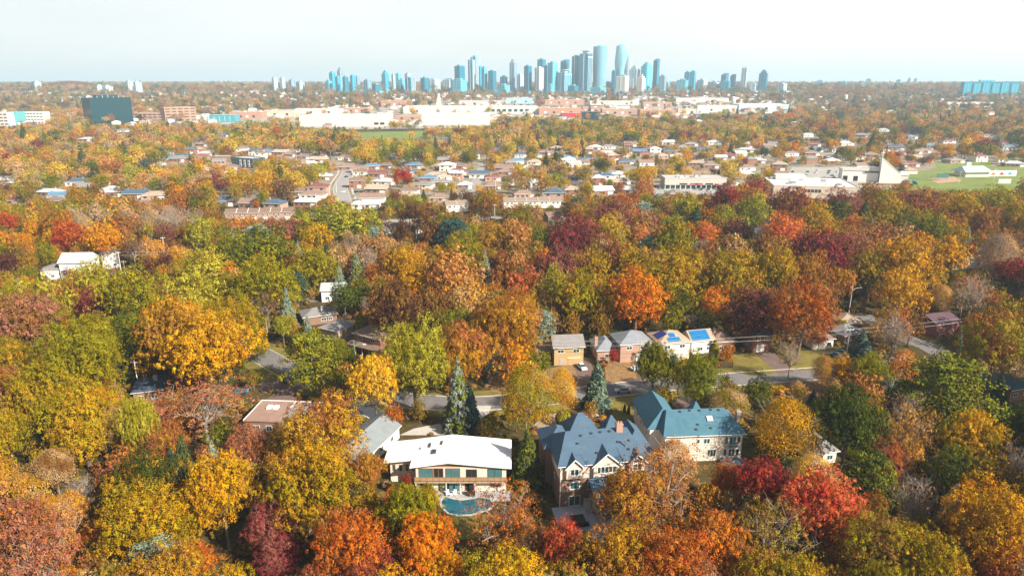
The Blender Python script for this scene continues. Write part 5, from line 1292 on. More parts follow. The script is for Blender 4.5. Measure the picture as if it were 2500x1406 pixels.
# dark apartment block and brick neighbour
ap = block("apartment_block", "dark blue-grey apartment block with tall white window strips", "apartments", 567, 618, 408, 384, 16, mat("dark_cladding", (.05, .07, .10), .6), PALEGREY, (), slope=4, landmark="the dark apartment block")
for k in range(3):
    MB().box(ap["L"] * (.38 + .2 * k), ap["L"] * (.38 + .2 * k) + 2.6, -.2, .02, 1, ap["H"] - 1.2).build("white_strip", WHITEWALL, ap)
    for j in range(3): MB().box(ap["L"] * (.38 + .2 * k) + .8, ap["L"] * (.38 + .2 * k) + 1.8, -.3, -.201, 1.6 + j * 3, 3.4 + j * 3).build("window", GLASS, ap)
for k in range(6): MB().box(1.2 + (k % 2) * 4, 3.6 + (k % 2) * 4, -.12, .02, 1.4 + (k // 2) * 3, 3.2 + (k // 2) * 3).build("window", GLASS_T, ap)
block("brick_block", "brown brick flat-roofed block beside the dark apartment block", "building", 515, 562, 397, 382, 14, BR_BROWN, GRAV_G, ((.25, .5, 3, 2, GLASS), (.7, .5, 3, 2, GLASS)))
# offices at the west
ob = block("office_block", "dark teal glass office block with rooftop plant towering over trees", "office", 228, 327, 304, 240, 34, TEALG, GRAV_G, (), parapet=1.0, slope=-6, landmark="the teal glass office block")
gl = MB()
for k in range(1, 12): gl.box(-.25, ob["L"] + .25, -.25, 34.25, ob["H"] * k / 12, ob["H"] * k / 12 + .35)
tag(gl.build("floor_band", mat("dark_teal_spandrel", (.008, .05, .062), .35), ob), kind="stuff")
for k in range(1, 10): MB().box(ob["L"] * k / 10 - .2, ob["L"] * k / 10 + .2, -.4, -.26, 1, ob["H"]).build("mullion", MATS["dark_teal_spandrel"], ob)
MB().box(ob["L"] * .25, ob["L"] * .75, 8, 26, ob["H"], ob["H"] + 5).build("plant_room", MATS["dark_teal_spandrel"], ob)
for k in range(7): MB().tube((ob["L"] * (.08 + .13 * k), 3, ob["H"]), (ob["L"] * (.08 + .13 * k), 3, ob["H"] + 3 + (k * 5 % 4)), .35, .2, 5).build("antenna", WHITEWALL, ob)
def office(label, px0, px1, pb, pt, depth, wm_, floors, cols, glass=GLASS, landmark=None, **kw):
    o = block("office_building", label, "office", px0, px1, pb, pt, depth, wm_, GRAV_G, (), landmark=landmark, **kw)
    for f in range(floors):
        for c in range(cols):
            x = o["L"] * (c + .5) / cols; z = (o["H"] - 1) * (f + .55) / floors
            MB().box(x - o["L"] / cols * .36, x + o["L"] / cols * .36, -.1, .02, z - o["H"] / floors * .2, z + o["H"] / floors * .2).build("window", glass, o)
    return o
office("pale pink office with long strip windows at the wood's western edge", -40, 22, 308, 275, 24, mat("pink_precast", (.62, .50, .46), .85), 4, 6, landmark="the pale pink office")
office("pale stepped office with rows of grouped windows", 46, 108, 303, 274, 22, mat("pale_precast", (.68, .62, .56), .85), 4, 8)
tg = block("glass_stair_tower", "bright teal glass stair tower joining two pale offices", "office", 23, 45, 306, 273, 24, glassmat("bright_teal_glass", (.08, .36, .38), .15), GRAV_G)
office("orange brick office with dark rooftop and horizontal window bands", 405, 481, 298, 263, 26, ORB, 5, 5, landmark="the orange brick office", slope=-4)
office("low brown brick office with flat dark roof next to the orange brick office", 326, 398, 297, 276, 26, ORB, 3, 6)
block("glass_hall", "low teal glass hall behind golden treetops", "hall", 512, 575, 300, 281, 26, glassmat("hall_glass", (.06, .28, .33), .2), GRAV, ((.2, .5, .6, 9, WHITEWALL), (.4, .5, .6, 9, WHITEWALL), (.6, .5, .6, 9, WHITEWALL), (.8, .5, .6, 9, WHITEWALL)))
# works and warehouses
WH = WHITE
block("warehouse", "long white warehouse with dark end wall above the sports field", "warehouse", 732, 940, 310, 284, 90, CORR, WHITER, [(.9, .3, 8, 4, DARKIN), (.97, .3, 8, 4, DARKIN)], units=3, landmark="the long white warehouse")
block("warehouse", "broad white warehouse with blank walls east of the brick sheds", "warehouse", 1030, 1193, 306, 281, 90, CORR, WHITER, (), units=3)
block("brick_shed", "low brown brick shed between two white warehouses", "shed", 962, 1026, 296, 283, 30, ORB, GRAV_G, ((.3, .5, 5, 3, DARKIN), (.7, .5, 5, 3, DARKIN)))
block("factory", "long cream factory with a row of dark square openings", "factory", 985, 1315, 279, 261, 80, CORR, GRAV, [(.06 + .02 * k, .4, 5, 5, DARKIN) for k in range(3)] + [(.62 + .042 * k, .5, 8, 6, GLASS) for k in range(8)], units=6, landmark="the long cream factory")
for k, (a, b, pb, pt, m_, lb) in enumerate([(1316, 1420, 282, 264, ORB, "orange brick works with dark doors beside the cream factory"), (1422, 1465, 276, 262, ORB, "small orange brick works behind the red canopy"), (1470, 1560, 282, 266, BR_PINK, "pink brick row of works units"),
        (1562, 1650, 286, 268, ORB, "brown brick works units with white doors"), (1655, 1700, 280, 266, BUFF, "buff works unit behind golden trees"), (1702, 1800, 276, 258, CORR, "pale works shed beside the tall cream silo"),
        (560, 640, 292, 274, ORB, "orange brick depot with jagged roofline"), (645, 720, 286, 270, BUFF, "buff depot with large doors"), (722, 830, 280, 266, mat("pale_block", (.60, .52, .46), .9), "pale depot with brick end"),
        (835, 900, 276, 264, ORB, "brown brick plant behind the long white warehouse"), (1120, 1230, 258, 246, mat("grey_shed", (.44, .42, .42), .8), "long grey shed among bare trees"), (1235, 1300, 254, 240, mat("blue_shed", (.30, .46, .54), .7), "shed with pale blue roof beyond the cream factory"),
        (1330, 1430, 256, 244, ORB, "far brick works below the towers"), (1440, 1560, 258, 247, CORR, "far white shed below the towers"), (1570, 1640, 262, 250, BR_PINK, "far pink brick works below the towers"),
        (1650, 1780, 250, 240, CORR, "far pale shed with long roof"), (930, 990, 262, 246, ORB, "far brick plant west of the concrete tower")]):
    block("works_building", lb, "works", a, b, pb, pt, 34, m_, [GRAV, GRAV_G, CORR][k % 3], [(.15 + .2 * j, .4, 5, 4, DARKIN if j % 2 else WHITE) for j in range(4)], units=4)
block("blue_warehouse", "pale blue-grey warehouse with long flat roof", "warehouse", 1803, 1925, 272, 255, 60, mat("pale_blue_cladding", (.44, .55, .60), .7, .06, .1), mat("pale_blue_roof", (.58, .66, .68), .7, .05, .05), ((.2, .4, 7, 5, DARKIN), (.55, .4, 7, 5, DARKIN)), units=4, landmark="the pale blue warehouse")
block("store", "dark teal store with white and red canopy", "store", 1420, 1462, 292, 273, 26, TEALG, GRAV, ())
rc_ = block("canopied_store", "low store with sweeping red and white roof", "store", 1372, 1419, 288, 276, 24, MATS["red_sign"], WHITER, ())
for k, (px, pb, pt, wd, lb) in enumerate([(1789, 262, 238, 11, "tall cream silo above the works"), (1733, 262, 240, 3, "slim white mast above the works"), (2063, 252, 233, 9, "white concrete tower with a slot beyond eastern trees")]):
    p = ground(px, pb); r_ = wd * mpp(p.y) * .5; hh = max(10, CAM_H - p.y * math.tan(dep(pt)) - p.z)
    o = empty("silo", tuple(p), 0, lb, "silo"); MB().tube((0, 0, -1), (0, 0, hh), r_, r_ * .96, 14).build("shaft", CORR, o); MB().tube((0, 0, hh), (0, 0, hh + 1.5), r_ * .8, r_ * .3, 14).build("cap", WHITER, o)
p = ground(1072, 262); hh = CAM_H - p.y * math.tan(dep(229)) - p.z
o = empty("concrete_tower", tuple(p), 0, "slender white stepped tower of a concrete plant with sloping conveyor", "tower")
MB().box(-6, 6, -6, 6, -1, hh * .42).build("base", CORR, o); MB().box(-4, 4.5, -4, 4, hh * .42, hh * .7).build("hopper", CORR, o); MB().box(-2.6, 3.2, -3, 3, hh * .7, hh).build("shaft", CORR, o)
MB().hull([(5, -1, hh * .5), (5, 1, hh * .5), (28, 1, 1), (28, -1, 1)], [(5, -1, hh * .55), (5, 1, hh * .55), (28, 1, 3), (28, -1, 3)]).build("conveyor", METAL, o)
KEEP.append((1058, 228, 1090, 262, p.y))
# ---------------------------------------------------------------- cars
def car_proto():
    o = empty("car", (0, 0, 0))
    prof = [(-2.25, .32), (-2.3, .62), (-2.1, .86), (-1.35, .94), (1.15, .92), (1.95, .82), (2.25, .62), (2.22, .32)]
    mb = MB(); mb.hull([(x, -.86 if z < .8 else -.80, z) for x, z in prof], [(x, .86 if z < .8 else .80, z) for x, z in prof])
    b = mb.mesh("body")
    gl = MB().hull([(-1.55, -.76, .93), (1.25, -.76, .91), (1.25, .76, .91), (-1.55, .76, .93)], [(-.95, -.62, 1.38), (.35, -.62, 1.38), (.35, .62, 1.38), (-.95, .62, 1.38)]).mesh("window_band", GLASS)
    rf = MB().hull([(-1.0, -.63, 1.375), (.38, -.63, 1.375), (.38, .63, 1.375), (-1.0, .63, 1.375)], [(-.85, -.52, 1.45), (.2, -.52, 1.45), (.2, .52, 1.45), (-.85, .52, 1.45)]).mesh("roof")
    wh = MB().tube((0, -.11, 0), (0, .11, 0), .33, .33, 12).mesh("wheel", mat("tyre", (.02, .02, .02), .8))
    li = MB().box(-.05, .05, -.22, .22, -.08, .08).mesh("lamp", mat("lamp_glass", (.6, .6, .55), .2))
    return b, gl, rf, wh, li
CB, CG, CR, CW, CL = car_proto()
CARC = {'white': mat("white_paint", (.75, .75, .74), .25, .03, 1, spec=.5), 'silver': mat("silver_paint", (.42, .46, .50), .25, .04, 1, metal=.4), 'blue': mat("teal_blue_paint", (.02, .14, .22), .25, .05, 1, spec=.5), 'black': mat("black_paint", (.02, .02, .025), .25, .05, 1, spec=.5),
        'red': mat("red_paint", (.35, .02, .02), .25, .05, 1, spec=.5), 'grey': mat("grey_paint", (.16, .17, .18), .3, .05, 1, spec=.5)}
def car(x, y, rz, c, label, group=None, full=True):
    o = empty("car", (x, y, terr(y) + .03), rz, label, "car", group)
    shared("body", CB, CARC[c], o); shared("window_band", CG, None, o); shared("roof", CR, CARC[c], o)
    for sx in (-1.4, 1.38):
        for sy in (-.78, .78): shared("wheel", CW, None, o, (sx, sy, .33))
    if full:
        for sx in (-2.27, 2.24):
            for sy in (-.55, .55): shared("lamp", CL, None, o, (sx, sy, .66))
    return o
p = ground(1521, 957); car(p.x, p.y, R(183), 'silver', "silver sedan parked along the kerb of the residential street")
KEEP.append((1502, 945, 1542, 962, p.y))
p = ground(1420, 899); car(p.x, p.y, R(-72), 'white', "white car on the driveway of the tan two-storey house"); KEEP.append((1410, 888, 1430, 905, p.y))
p = ground(1646, 880); car(p.x, p.y, R(-75), 'blue', "dark teal car on the driveway of the brown-roofed solar house")
p = ground(2044, 872); car(p.x, p.y, R(-60), 'blue', "teal car beside the white utility pole"); KEEP.append((2030, 855, 2065, 880, p.y))
p = ground(2058, 866); car(p.x, p.y, R(-60), 'blue', "teal car parked behind the other teal car by the utility pole")
p = ground(2113, 733); car(p.x, p.y, R(20), 'red', "bright red car in the shade behind the street lamp"); KEEP.append((2100, 720, 2128, 740, p.y))
p = ground(585, 960); car(p.x, p.y, R(15), 'blue', "turquoise car half hidden beneath the dusty mauve oak"); KEEP.append((563, 950, 605, 968, p.y))
p = ground(1370, 1028); car(p.x, p.y, R(30), 'white', "white car beside the mansion tower on its forecourt")
p = ground(2195, 880); car(p.x, p.y, R(10), 'white', "white car under the peach birch by the street")
bp = ground(1560, 902)
o = empty("covered_boat", (bp.x, bp.y, 0), R(25), "low white boat under blue cover in a front garden", "boat")
MB().hull([(-2.4, -.8, .3), (1.6, -.8, .3), (2.6, 0, .45), (1.6, .8, .3), (-2.4, .8, .3)], [(-2.5, -1, .9), (1.7, -1, .95), (2.9, 0, 1.1), (1.7, 1, .95), (-2.5, 1, .9)]).build("hull", WHITER, o)
MB().hull([(-2.2, -.8, .9), (1.5, -.8, .95), (1.5, .8, .95), (-2.2, .8, .9)], [(-1.8, -.2, 1.15), (1.2, -.2, 1.2), (1.2, .2, 1.2), (-1.8, .2, 1.15)]).build("cover", mat("light_blue_cover", (.25, .45, .65), .6), o)
p = ground(1450, 1022)
for k in range(2):
    sf = empty("canoe", (p.x + k * .7, p.y + k * 1.5, 0), R(25), "long white canoe lying behind the mansion, " + ("closer to its roof" if k == 0 else "closer to the lawn"), "canoe")
    MB().hull([(-3, 0, .2), (0, -.3, .15), (3, 0, .2), (0, .3, .15)], [(-3.1, 0, .6), (0, -.5, .5), (3.1, 0, .6), (0, .5, .5)]).build("hull", WHITE, sf)
    MB().hull([(-2.2, -.05, .5), (2.2, -.05, .5), (2.2, .05, .5), (-2.2, .05, .5)], [(-2.2, -.05, .56), (2.2, -.05, .56), (2.2, .05, .56), (-2.2, .05, .56)]).build("keel", WOOD, sf)
v = ground(843, 722); o = empty("camper_van", (v.x, v.y, 0), R(-70), "white camper van parked by the blue spruces", "van"); KEEP.append((795, 690, 850, 728, v.y))
MB().hull([(-3, -1.1, .5), (3, -1.1, .5), (3, 1.1, .5), (-3, 1.1, .5)], [(-3, -1.05, 2.9), (2.3, -1.05, 2.9), (2.3, 1.05, 2.9), (-3, 1.05, 2.9)]).build("body", CARC['white'], o)
MB().hull([(2.35, -.9, 1.5), (2.75, -.9, 1.5), (2.75, .9, 1.5), (2.35, .9, 1.5)], [(2.45, -.9, 2.2), (2.6, -.9, 2.2), (2.6, .9, 2.2), (2.45, .9, 2.2)]).build("windscreen", GLASS, o)
for sx in (-1.9, 1.9):
    for sy in (-1.0, 1.0): shared("wheel", CW, None, o, (sx, sy, .38))
cl = ['white', 'silver', 'black', 'grey', 'blue', 'red']
def lot_cars(pix, rz, group, where):
    for (px, py, c) in pix:
        p = ground(px, py); car(p.x, p.y, rz + R(rng.uniform(-4, 4)), c, f"{c if c != 'blue' else 'dark teal'} car in the {where}", group, False)
lot_cars([(1935, 421, 'black'), (1972, 421, 'blue'), (1992, 423, 'white'), (1968, 429, 'silver'), (1996, 417, 'white'), (2024, 419, 'black'), (2022, 424, 'blue'), (2044, 421, 'white'), (2032, 430, 'blue'), (2036, 435, 'grey'), (1950, 436, 'silver'), (2012, 436, 'white')], R(80), "cars in the church car park", "church car park")
lot_cars([(1600, 457, 'black'), (1622, 456, 'black'), (1632, 458, 'grey'), (1640, 461, 'white'), (1628, 466, 'white'), (1690, 459, 'grey'), (1700, 463, 'silver'), (1712, 464, 'black'), (1730, 464, 'blue'), (1748, 463, 'white'), (1612, 462, 'silver'), (1660, 455, 'black')], R(70), "cars in front of the plaza", "plaza car park")
lot_cars([(1276, 524, 'blue'), (1450, 521, 'silver')], R(4), "cars on the lit side street", "lit side street by the terrace row")
lot_cars([(846, 433, 'black'), (870, 470, 'black'), (866, 480, 'silver'), (838, 470, 'white'), (790, 406, 'white'), (760, 402, 'white'), (828, 412, 'blue'), (858, 440, 'grey')], R(75), "cars along the avenue", "curving avenue")
lot_cars([(1138, 456, 'white'), (1138, 464, 'silver'), (1140, 470, 'white')], R(88), "cars on the short lane", "short lane beside the conifer hedge")
lot_cars([(600 + 16 * k, 298 + (k % 3), c) for k, c in enumerate(['white', 'silver', 'white', 'grey', 'white', 'black', 'white', 'silver'])], R(60), "cars at the depots", "depot yard")
# ---------------------------------------------------------------- poles, lamps and wires
POLE = mat("weathered_pole", (.42, .38, .33), .9, .2, 1, stretch=(1, 1, .2))
WPOLE = mat("pale_pole", (.66, .66, .64), .6, .08, 1)
def pole(px, pbase, h, label, m=POLE, arm=True, lamp=False):
    p = ground(px, pbase); o = empty("street_lamp" if lamp else "utility_pole", (p.x, p.y, p.z), 0, label, "lamp post" if lamp else "pole", group="slender poles of the suburb" if label.startswith("pale ") and " roof, " in label else None)
    k = max(.14, .35 * mpp(p.y)); MB().tube((0, 0, 0), (0, 0, h), k, k * .7, 7).build("shaft", m, o)
    if lamp:
        MB().tube((0, 0, h * .78), (1.2, 0, h * .86), k * .5, k * .5, 5).tube((1.2, 0, h * .86), (3.0, 0, h * .88), k * .5, k * .4, 5).build("arm", m, o)
        MB().box(2.6, 3.5, -.18, .18, h * .88 - .12, h * .88 + .08).build("lamp_head", WPOLE, o)
    elif arm:
        MB().box(-1.1, 1.1, -.08, .08, h - .7, h - .52).build("crossarm", m, o)
        for sx in (-1, 0, 1): MB().tube((sx, 0, h - .52), (sx, 0, h - .3), .07, .05, 6).build("insulator", WPOLE, o)
    return Vector((p.x, p.y, p.z + h - .4))
pA = pole(2066, 868, 9, "white utility pole beside two teal cars", WPOLE); KEEP.append((2060, 828, 2072, 868, ground(2066, 868).y))
pole(2072, 765, 11, "tall street lamp with curved arm beside the grey-tan bungalow", WPOLE, lamp=True); KEEP.append((2064, 692, 2090, 762, ground(2072, 765).y))
pole(868, 895, 8, "green-grey street lamp below the red brick house", mat("green_pole", (.2, .36, .3), .6), lamp=True)
pB = pole(1560, 905, 9.5, "utility pole hidden behind the dark green tree in front of the pink brick house")
pC = pole(1090, 890, 9.5, "utility pole behind the silvery spruce on the residential street")
pD = pole(2420, 830, 9.5, "utility pole under the rust brown oak by the side street")
pole(340, 955, 9, "pale pole rising beside the dark-roofed house", WPOLE)
pE = pole(297, 668, 10, "white utility pole beside the blue-grey gabled roof", WPOLE); KEEP.append((292, 612, 340, 668, ground(297, 668).y))
pF = pole(308, 680, 8, "grey utility pole just behind the white pole and its wires")
pole(406, 640, 12, "white pole standing among golden and brown treetops", WPOLE); KEEP.append((402, 575, 411, 612, ground(406, 640).y))
pole(1017, 592, 13, "tall white pole in front of the angled terrace row", WPOLE); KEEP.append((1012, 525, 1022, 575, ground(1017, 592).y))
pole(1208, 548, 12, "white pole beside the yellow green tree at the lit street", WPOLE); KEEP.append((1204, 510, 1213, 535, ground(1208, 548).y))
for px, pb, h in [(773, 505, 9), (792, 506, 9), (806, 480, 8), (822, 470, 8), (862, 440, 9), (725, 398, 10), (1880, 470, 12), (1870, 445, 12), (1330, 440, 10), (1118, 405, 10), (2340, 452, 11), (2425, 445, 11), (1985, 420, 9), (1475, 330, 11), (1790, 330, 11), (2030, 330, 11), (2240, 322, 11), (950, 310, 12), (1025, 315, 12), (690, 300, 12), (560, 320, 11), (1260, 300, 12), (1330, 300, 12), (1120, 345, 9), (1105, 330, 12), (1650, 320, 11), (1580, 345, 10), (2110, 395, 10), (1005, 430, 9), (1210, 470, 9)]:
    g_ = ground(px, pb); hn = min(MIDH, key=lambda q: (q['x'] - g_.x) ** 2 + (q['y'] - g_.y) ** 2); near = min(LAND, key=lambda q: (q[0] - g_.x) ** 2 + (q[1] - g_.y) ** 2)
    side_ = ("east" if g_.x > near[0] else "west") if abs(g_.x - near[0]) > abs(g_.y - near[1]) else ("beyond" if g_.y > near[1] else "before")
    pole(px, pb, h, f"pale {'crossarm ' if h > 10 else ''}pole by a {hn['rc']} roof, {side_ + ' of' if side_ in ('east', 'west') else side_} {near[2]}", WPOLE, arm=h > 10)
WIRE = mat("pale_wire", (.5, .48, .45), .5)
def wire(a, b, label, off=0.0, sag=.6, r=.03):
    a = a + Vector((off, 0, 0)); b = b + Vector((off, 0, 0)); mbw = MB(); prev = None
    for k in range(9):
        t = k / 8; q = a.lerp(b, t); q.z -= sag * 4 * t * (1 - t)
        if prev is not None: mbw.tube(prev, q, r, r, 4)
        prev = q
    tag(mbw.build("overhead_wire", WIRE), label, "wire", "overhead wires along the street")
ends = [(pA, pB, "overhead wire from the white pole westward over the lawns"), (pA, pD, "overhead wire from the white pole eastward over the side street"), (pB, pC, "overhead wire in front of the pink brick and tan houses"), (pE, pF + Vector((30, 20, 1)), "overhead wire from the white pole over the dark brown crown")]
for a, b, lb in ends:
    wire(a, b, lb, 0); wire(a - Vector((0, 0, 1.3)), b - Vector((0, 0, 1.3)), lb.replace("overhead wire", "lower overhead wire"), 0)
# ================================================================ planting
prng = random.Random(21)
# crowns that rise behind a house in the photograph must stand behind it
for t in TREES:
    if t['kind'] not in 'btsx': continue
    for _ in range(12):
        bt = project(t['x'], t['y'], t['h'] * .2)[1]; bad = False
        for (a, b, c, d, yk) in KEEP:
            if yk < t['y'] - 2 or t['top'] > b - 6 or yk > 260: continue
            ox = min(c, t['px'] + t['wpx'] * .42) - max(a, t['px'] - t['wpx'] * .42); oy = min(d, bt) - max(b, t['top'])
            if ox > .25 * (c - a) and oy > .3 * (d - b): bad = True
        if not bad or t['h'] < .75 * t['w']: break
        t['h'] *= .94; t['y'] = (CAM_H - t['h']) / math.tan(dep(t['top'])); t['x'] = xat(t['px'], t['y'], t['h'] * .6); t['w'] = t['wpx'] * mpp(t['y'], t['h'] * .6)
for t in TREES:
    hp = FPX * t['h'] / (t['y'] * math.cos(PITCH) + 70 * math.sin(PITCH)) * .9
    pw = t['w'] / mpp(t['y'], t['h'] * .6)
    KEEP.append((t['px'] - pw * .33, t['top'] - 2, t['px'] + pw * .33, t['top'] + hp * .45, t['y']))
# the tree list also must not stand in houses: nudge the bases off the footprints
KA = np.array(KEEP)
OB = [(min(p[0] for p in q), max(p[0] for p in q), min(p[1] for p in q), max(p[1] for p in q), q) for q in OPEN]
def in_open(x, y):
    return any(a <= x <= b and c <= y <= d and inside(q, x, y) for a, b, c, d, q in OB)
HF = np.array(HOUSEFP)
def screen_clear(x, y, w_, h, slack=.42):
    px, tp = project(x, y, h * .98); _, bt = project(x, y, h * .22); hw = w_ * slack / mpp(y, h * .6)
    m = (KA[:, 4] > y + 1.0) & (KA[:, 0] < px + hw) & (KA[:, 2] > px - hw) & (KA[:, 1] < bt) & (KA[:, 3] > tp)
    return not m.any()
SUNNY = [(-11, 124, 11), (18, 121, 11), (42, 137, 11), (15, 196, 8), (33, 196, 10), (47, 196, 9), (-11, 116, 6)]
_s = Vector((math.sin(R(SUN_AZ)), math.cos(R(SUN_AZ)))); _te = math.tan(R(SUN_EL))
def shades_house(x, y, w_, h):
    for a, b, r in SUNNY:
        d = Vector((x - a, y - b)); t_ = d.dot(_s)
        if t_ > 0 and abs(d.x * _s.y - d.y * _s.x) < r + w_ * .45 and h > (t_ - r) * _te + 2: return True
    return False
# open fronts: houses that stay partly in sight between the farther crowns
FRONT = {}
def add_front(x, y, w_, d_):
    for i in range(int((x - w_) // 30), int((x + w_) // 30) + 1):
        for j in range(int((y - d_) // 30), int((y + 8) // 30) + 1): FRONT.setdefault((i, j), []).append((x, y, w_, d_))
def in_front(x, y):
    return any(abs(x - a) < w_ and b - d_ < y < b + 8 for a, b, w_, d_ in FRONT.get((int(x // 30), int(y // 30)), ()))
for h_ in MIDH:
    if prng.random() < .36: add_front(h_['x'], h_['y'], 6.5, 22 + (h_['y'] - 450) * .02)
hand = [t for t in TREES]
cand = []
Yv = 74.0
while Yv < 470:
    step = 6.0
    xv = -Yv * .80 - 25
    while xv < Yv * .80 + 25:
        cand.append((xv + prng.uniform(-2.8, 2.8), Yv + prng.uniform(-2.8, 2.8)))
        xv += step
    Yv += step
prng.shuffle(cand)
grid = {}
def put(x, y, w_):
    grid.setdefault((int(x // 20), int(y // 20)), []).append((x, y, w_))
def crowd(x, y, w_, f):
    gx, gy = int(x // 20), int(y // 20)
    for i in (-1, 0, 1):
        for j in (-1, 0, 1):
            for a, b, c in grid.get((gx + i, gy + j), ()):
                if (a - x) ** 2 + (b - y) ** 2 < (f * (c + w_)) ** 2: return True
    return False
for t in TREES: put(t['x'], t['y'], t['w'])
hx = np.array([[t['x'], t['y']] for t in hand])
MIXP = ['ochre'] * 4 + ['olive'] * 5 + ['rust'] * 7 + ['gold'] * 1 + ['brown'] * 5 + ['ogreen'] * 3 + ['burnt', 'burnt', 'orange', 'mauve', 'peach', 'mauve', 'maroon', 'lime', 'tan', 'green', 'green', 'dgreen', 'dgreen']
FILL = []
for (x, y) in cand:
    for w_ in (prng.uniform(11, 15.5), prng.uniform(7, 10), prng.uniform(4, 6)):
        h = w_ * prng.uniform(1.15, 1.5) + .8
        if crowd(x, y, w_, .28): continue
        if ((HF[:, 0] - x) ** 2 + (HF[:, 1] - y) ** 2 < (HF[:, 2] + w_ * .25) ** 2).any() or in_open(x, y): break
        if not screen_clear(x, y, w_, h) or shades_house(x, y, w_, h): continue
        d = (hx[:, 0] - x) ** 2 + (hx[:, 1] - y) ** 2; q = hand[int(d.argmin())]
        if prng.random() < .45 and q['kind'] in 'bts' and q['a'] not in ('red', 'coral', 'crimson', 'burnt', 'orange', 'lime', 'gold'): a, b = q['a'], q['b']
        else: a, b = prng.choice(MIXP), prng.choice(MIXP)
        kind = prng.choices(['b', 't', 's', 'x', 'f', 'p'], [70, 8, 9, 2, 5, 3])[0]
        if kind in 'fp': a = prng.choice(['spruce', 'spruce', 'bluegreen', 'pine', 'teal']); b = a; w_ = min(w_, 7) if kind == 'f' else w_; h = w_ * (2.2 if kind == 'f' else 1.3)
        if kind == 'f' and not screen_clear(x, y, w_, h): continue
        FILL.append(dict(x=x, y=y, w=w_, h=h, kind=kind, a=a, b=b, hand=False)); put(x, y, w_)
        break
FILL.sort(key=lambda t: -t['w'] / t['y'])
cap = 296 - sum(1 for t in TREES if t['kind'] in 'bts')
REST = []
for t in FILL:
    if t['kind'] in 'bts':
        if cap > 0: TREES.append(t); cap -= 1
        else: REST.append(t)
    elif t['kind'] == 'x' or t['w'] / t['y'] > .012: TREES.append(t)
    else: REST.append(t)
NAME = dict(b="broadleaf_tree", t="broadleaf_tree", s="broadleaf_tree", x="bare_tree", f="spruce_tree", p="pine_tree", r="shrub", c="cedar_shrub")
NOUN = dict(b="broadleaf tree", t="open-branched oak-like tree", s="feathery tree", x="nearly leafless tree", f="spruce", p="pine", r="rounded shrub", c="slim upright cedar")
def vary(c, s=.10):
    k = 1 + prng.uniform(-s, s); return tuple(max(0, min(1, v * k * (1 + prng.uniform(-s, s) * .5))) for v in c)
def tree_obj(t):
    k = t['kind']
    near = t['y'] < 200
    if k == 'b': key = f"near{prng.randrange(8)}" if near else f"mid{prng.randrange(8)}"
    elif k == 't': key = f"thin{prng.randrange(3)}"
    elif k == 'x': key = f"bare{prng.randrange(3)}"
    elif k == 's': key = f"soft{prng.randrange(3)}"
    elif k == 'f': key = f"spruce{prng.randrange(3)}"
    elif k == 'p': key = f"pine{prng.randrange(2)}"
    elif k == 'r': key = "shrub0"
    else: key = "shrub1"
    crown, trunk = TV[key]
    o = empty(NAME[k], (t['x'], t['y'], 0), prng.uniform(0, 6.28))
    sc = (t['w'] * prng.uniform(.9, 1.1), t['w'] * prng.uniform(.9, 1.1), t['h']) if k in 'btsx' else (t['w'], t['w'], t['h'])
    leaf = bpy.data.objects.new("crown", crown); COL.objects.link(leaf); leaf.parent = o; leaf.scale = sc
    ca = vary(HUE[t['a']]); leaf.color = (*ca, 1); leaf["second_hue"] = list(vary(HUE[t['b']]))
    tr = bpy.data.objects.new("trunk", trunk); COL.objects.link(tr); tr.parent = o; tr.scale = sc
    t['o'] = o
for t in TREES: tree_obj(t)
# ---- everything farther and smaller: one mass of trees
src = bpy.data.collections.new("distant_tree_sources")
def far_source(name, C, N, S, V):
    mb = MB().tube((0, 0, -.05), (0, 0, .5), .03, .02, 5)
    me = quads_mesh(name, C, N, S, V, [LEAF_I, BARK], mb)
    o = bpy.data.objects.new(name, me); src.objects.link(o); return o
for i in range(5):
    C, N, S, V, _, _ = broad_crown(301 + i, 28, 11, 10, .0155, ['round', 'spread', 'tall', 'round', 'flat'][i]); far_source(f"a_mass{i}", C, N, S, V)
for i in range(4):
    C, N, S, V, _, _ = broad_crown(331 + i, 20, 8, 7, .025, ['round', 'spread', 'tall', 'round'][i]); far_source(f"b_mass{i}", C, N, S, V)
for i in range(3):
    C, N, S, V, _, _ = broad_crown(351 + i, 12, 6, 4, .05, ['round', 'spread', 'round'][i]); far_source(f"c_mass{i}", C, N, S, V)
for i in range(2):
    C, N, S, V = spruce_crown(361 + i, 11, .05); far_source(f"d_mass{i}", C[::4], N[::4], S[::4], V[::4])
# ---- distant roofs: one object
mbh = MB(); mi = []
for k in range(2300):
    y = 1260 + 2600 * prng.random() ** .9; x = prng.uniform(-.8, .8) * y
    if in_open(x, y): continue
    add_front(x, y, 9, 34 + (y - 1260) * .03)
    z = terr(y); a = R(prng.choice([6, 96]) + prng.uniform(-6, 6)); s = prng.uniform(.9, 1.5) * (1.5 if prng.random() < .12 else 1); i0 = len(mbh.v); f0 = len(mbh.f)
    mbh.box(-6 * s, 6 * s, -4.5 * s, 4.5 * s, -1, 4.2 * s ** .5); f1 = len(mbh.f); mbh.hip(-6 * s, 6 * s, -4.5 * s, 4.5 * s, 4.2 * s ** .5, 2.3, .5, .2)
    for q in range(i0, len(mbh.v)):
        vx, vy, vz = mbh.v[q]; mbh.v[q] = (x + vx * math.cos(a) - vy * math.sin(a), y + vx * math.sin(a) + vy * math.cos(a), z + vz)
    wi = prng.randrange(3); ri = 3 + prng.randrange(5)
    mi += [wi] * (f1 - f0) + [ri] * (len(mbh.f) - f1)
dh = mbh.build("distant_houses", BR_PINK)
for m_ in (CREAM, WHITEWALL, BROWNR, TANR, PALEGREY, WHITER, SLATE): dh.data.materials.append(m_)
dh.data.polygons.foreach_set('material_index', np.array(mi, np.int32))
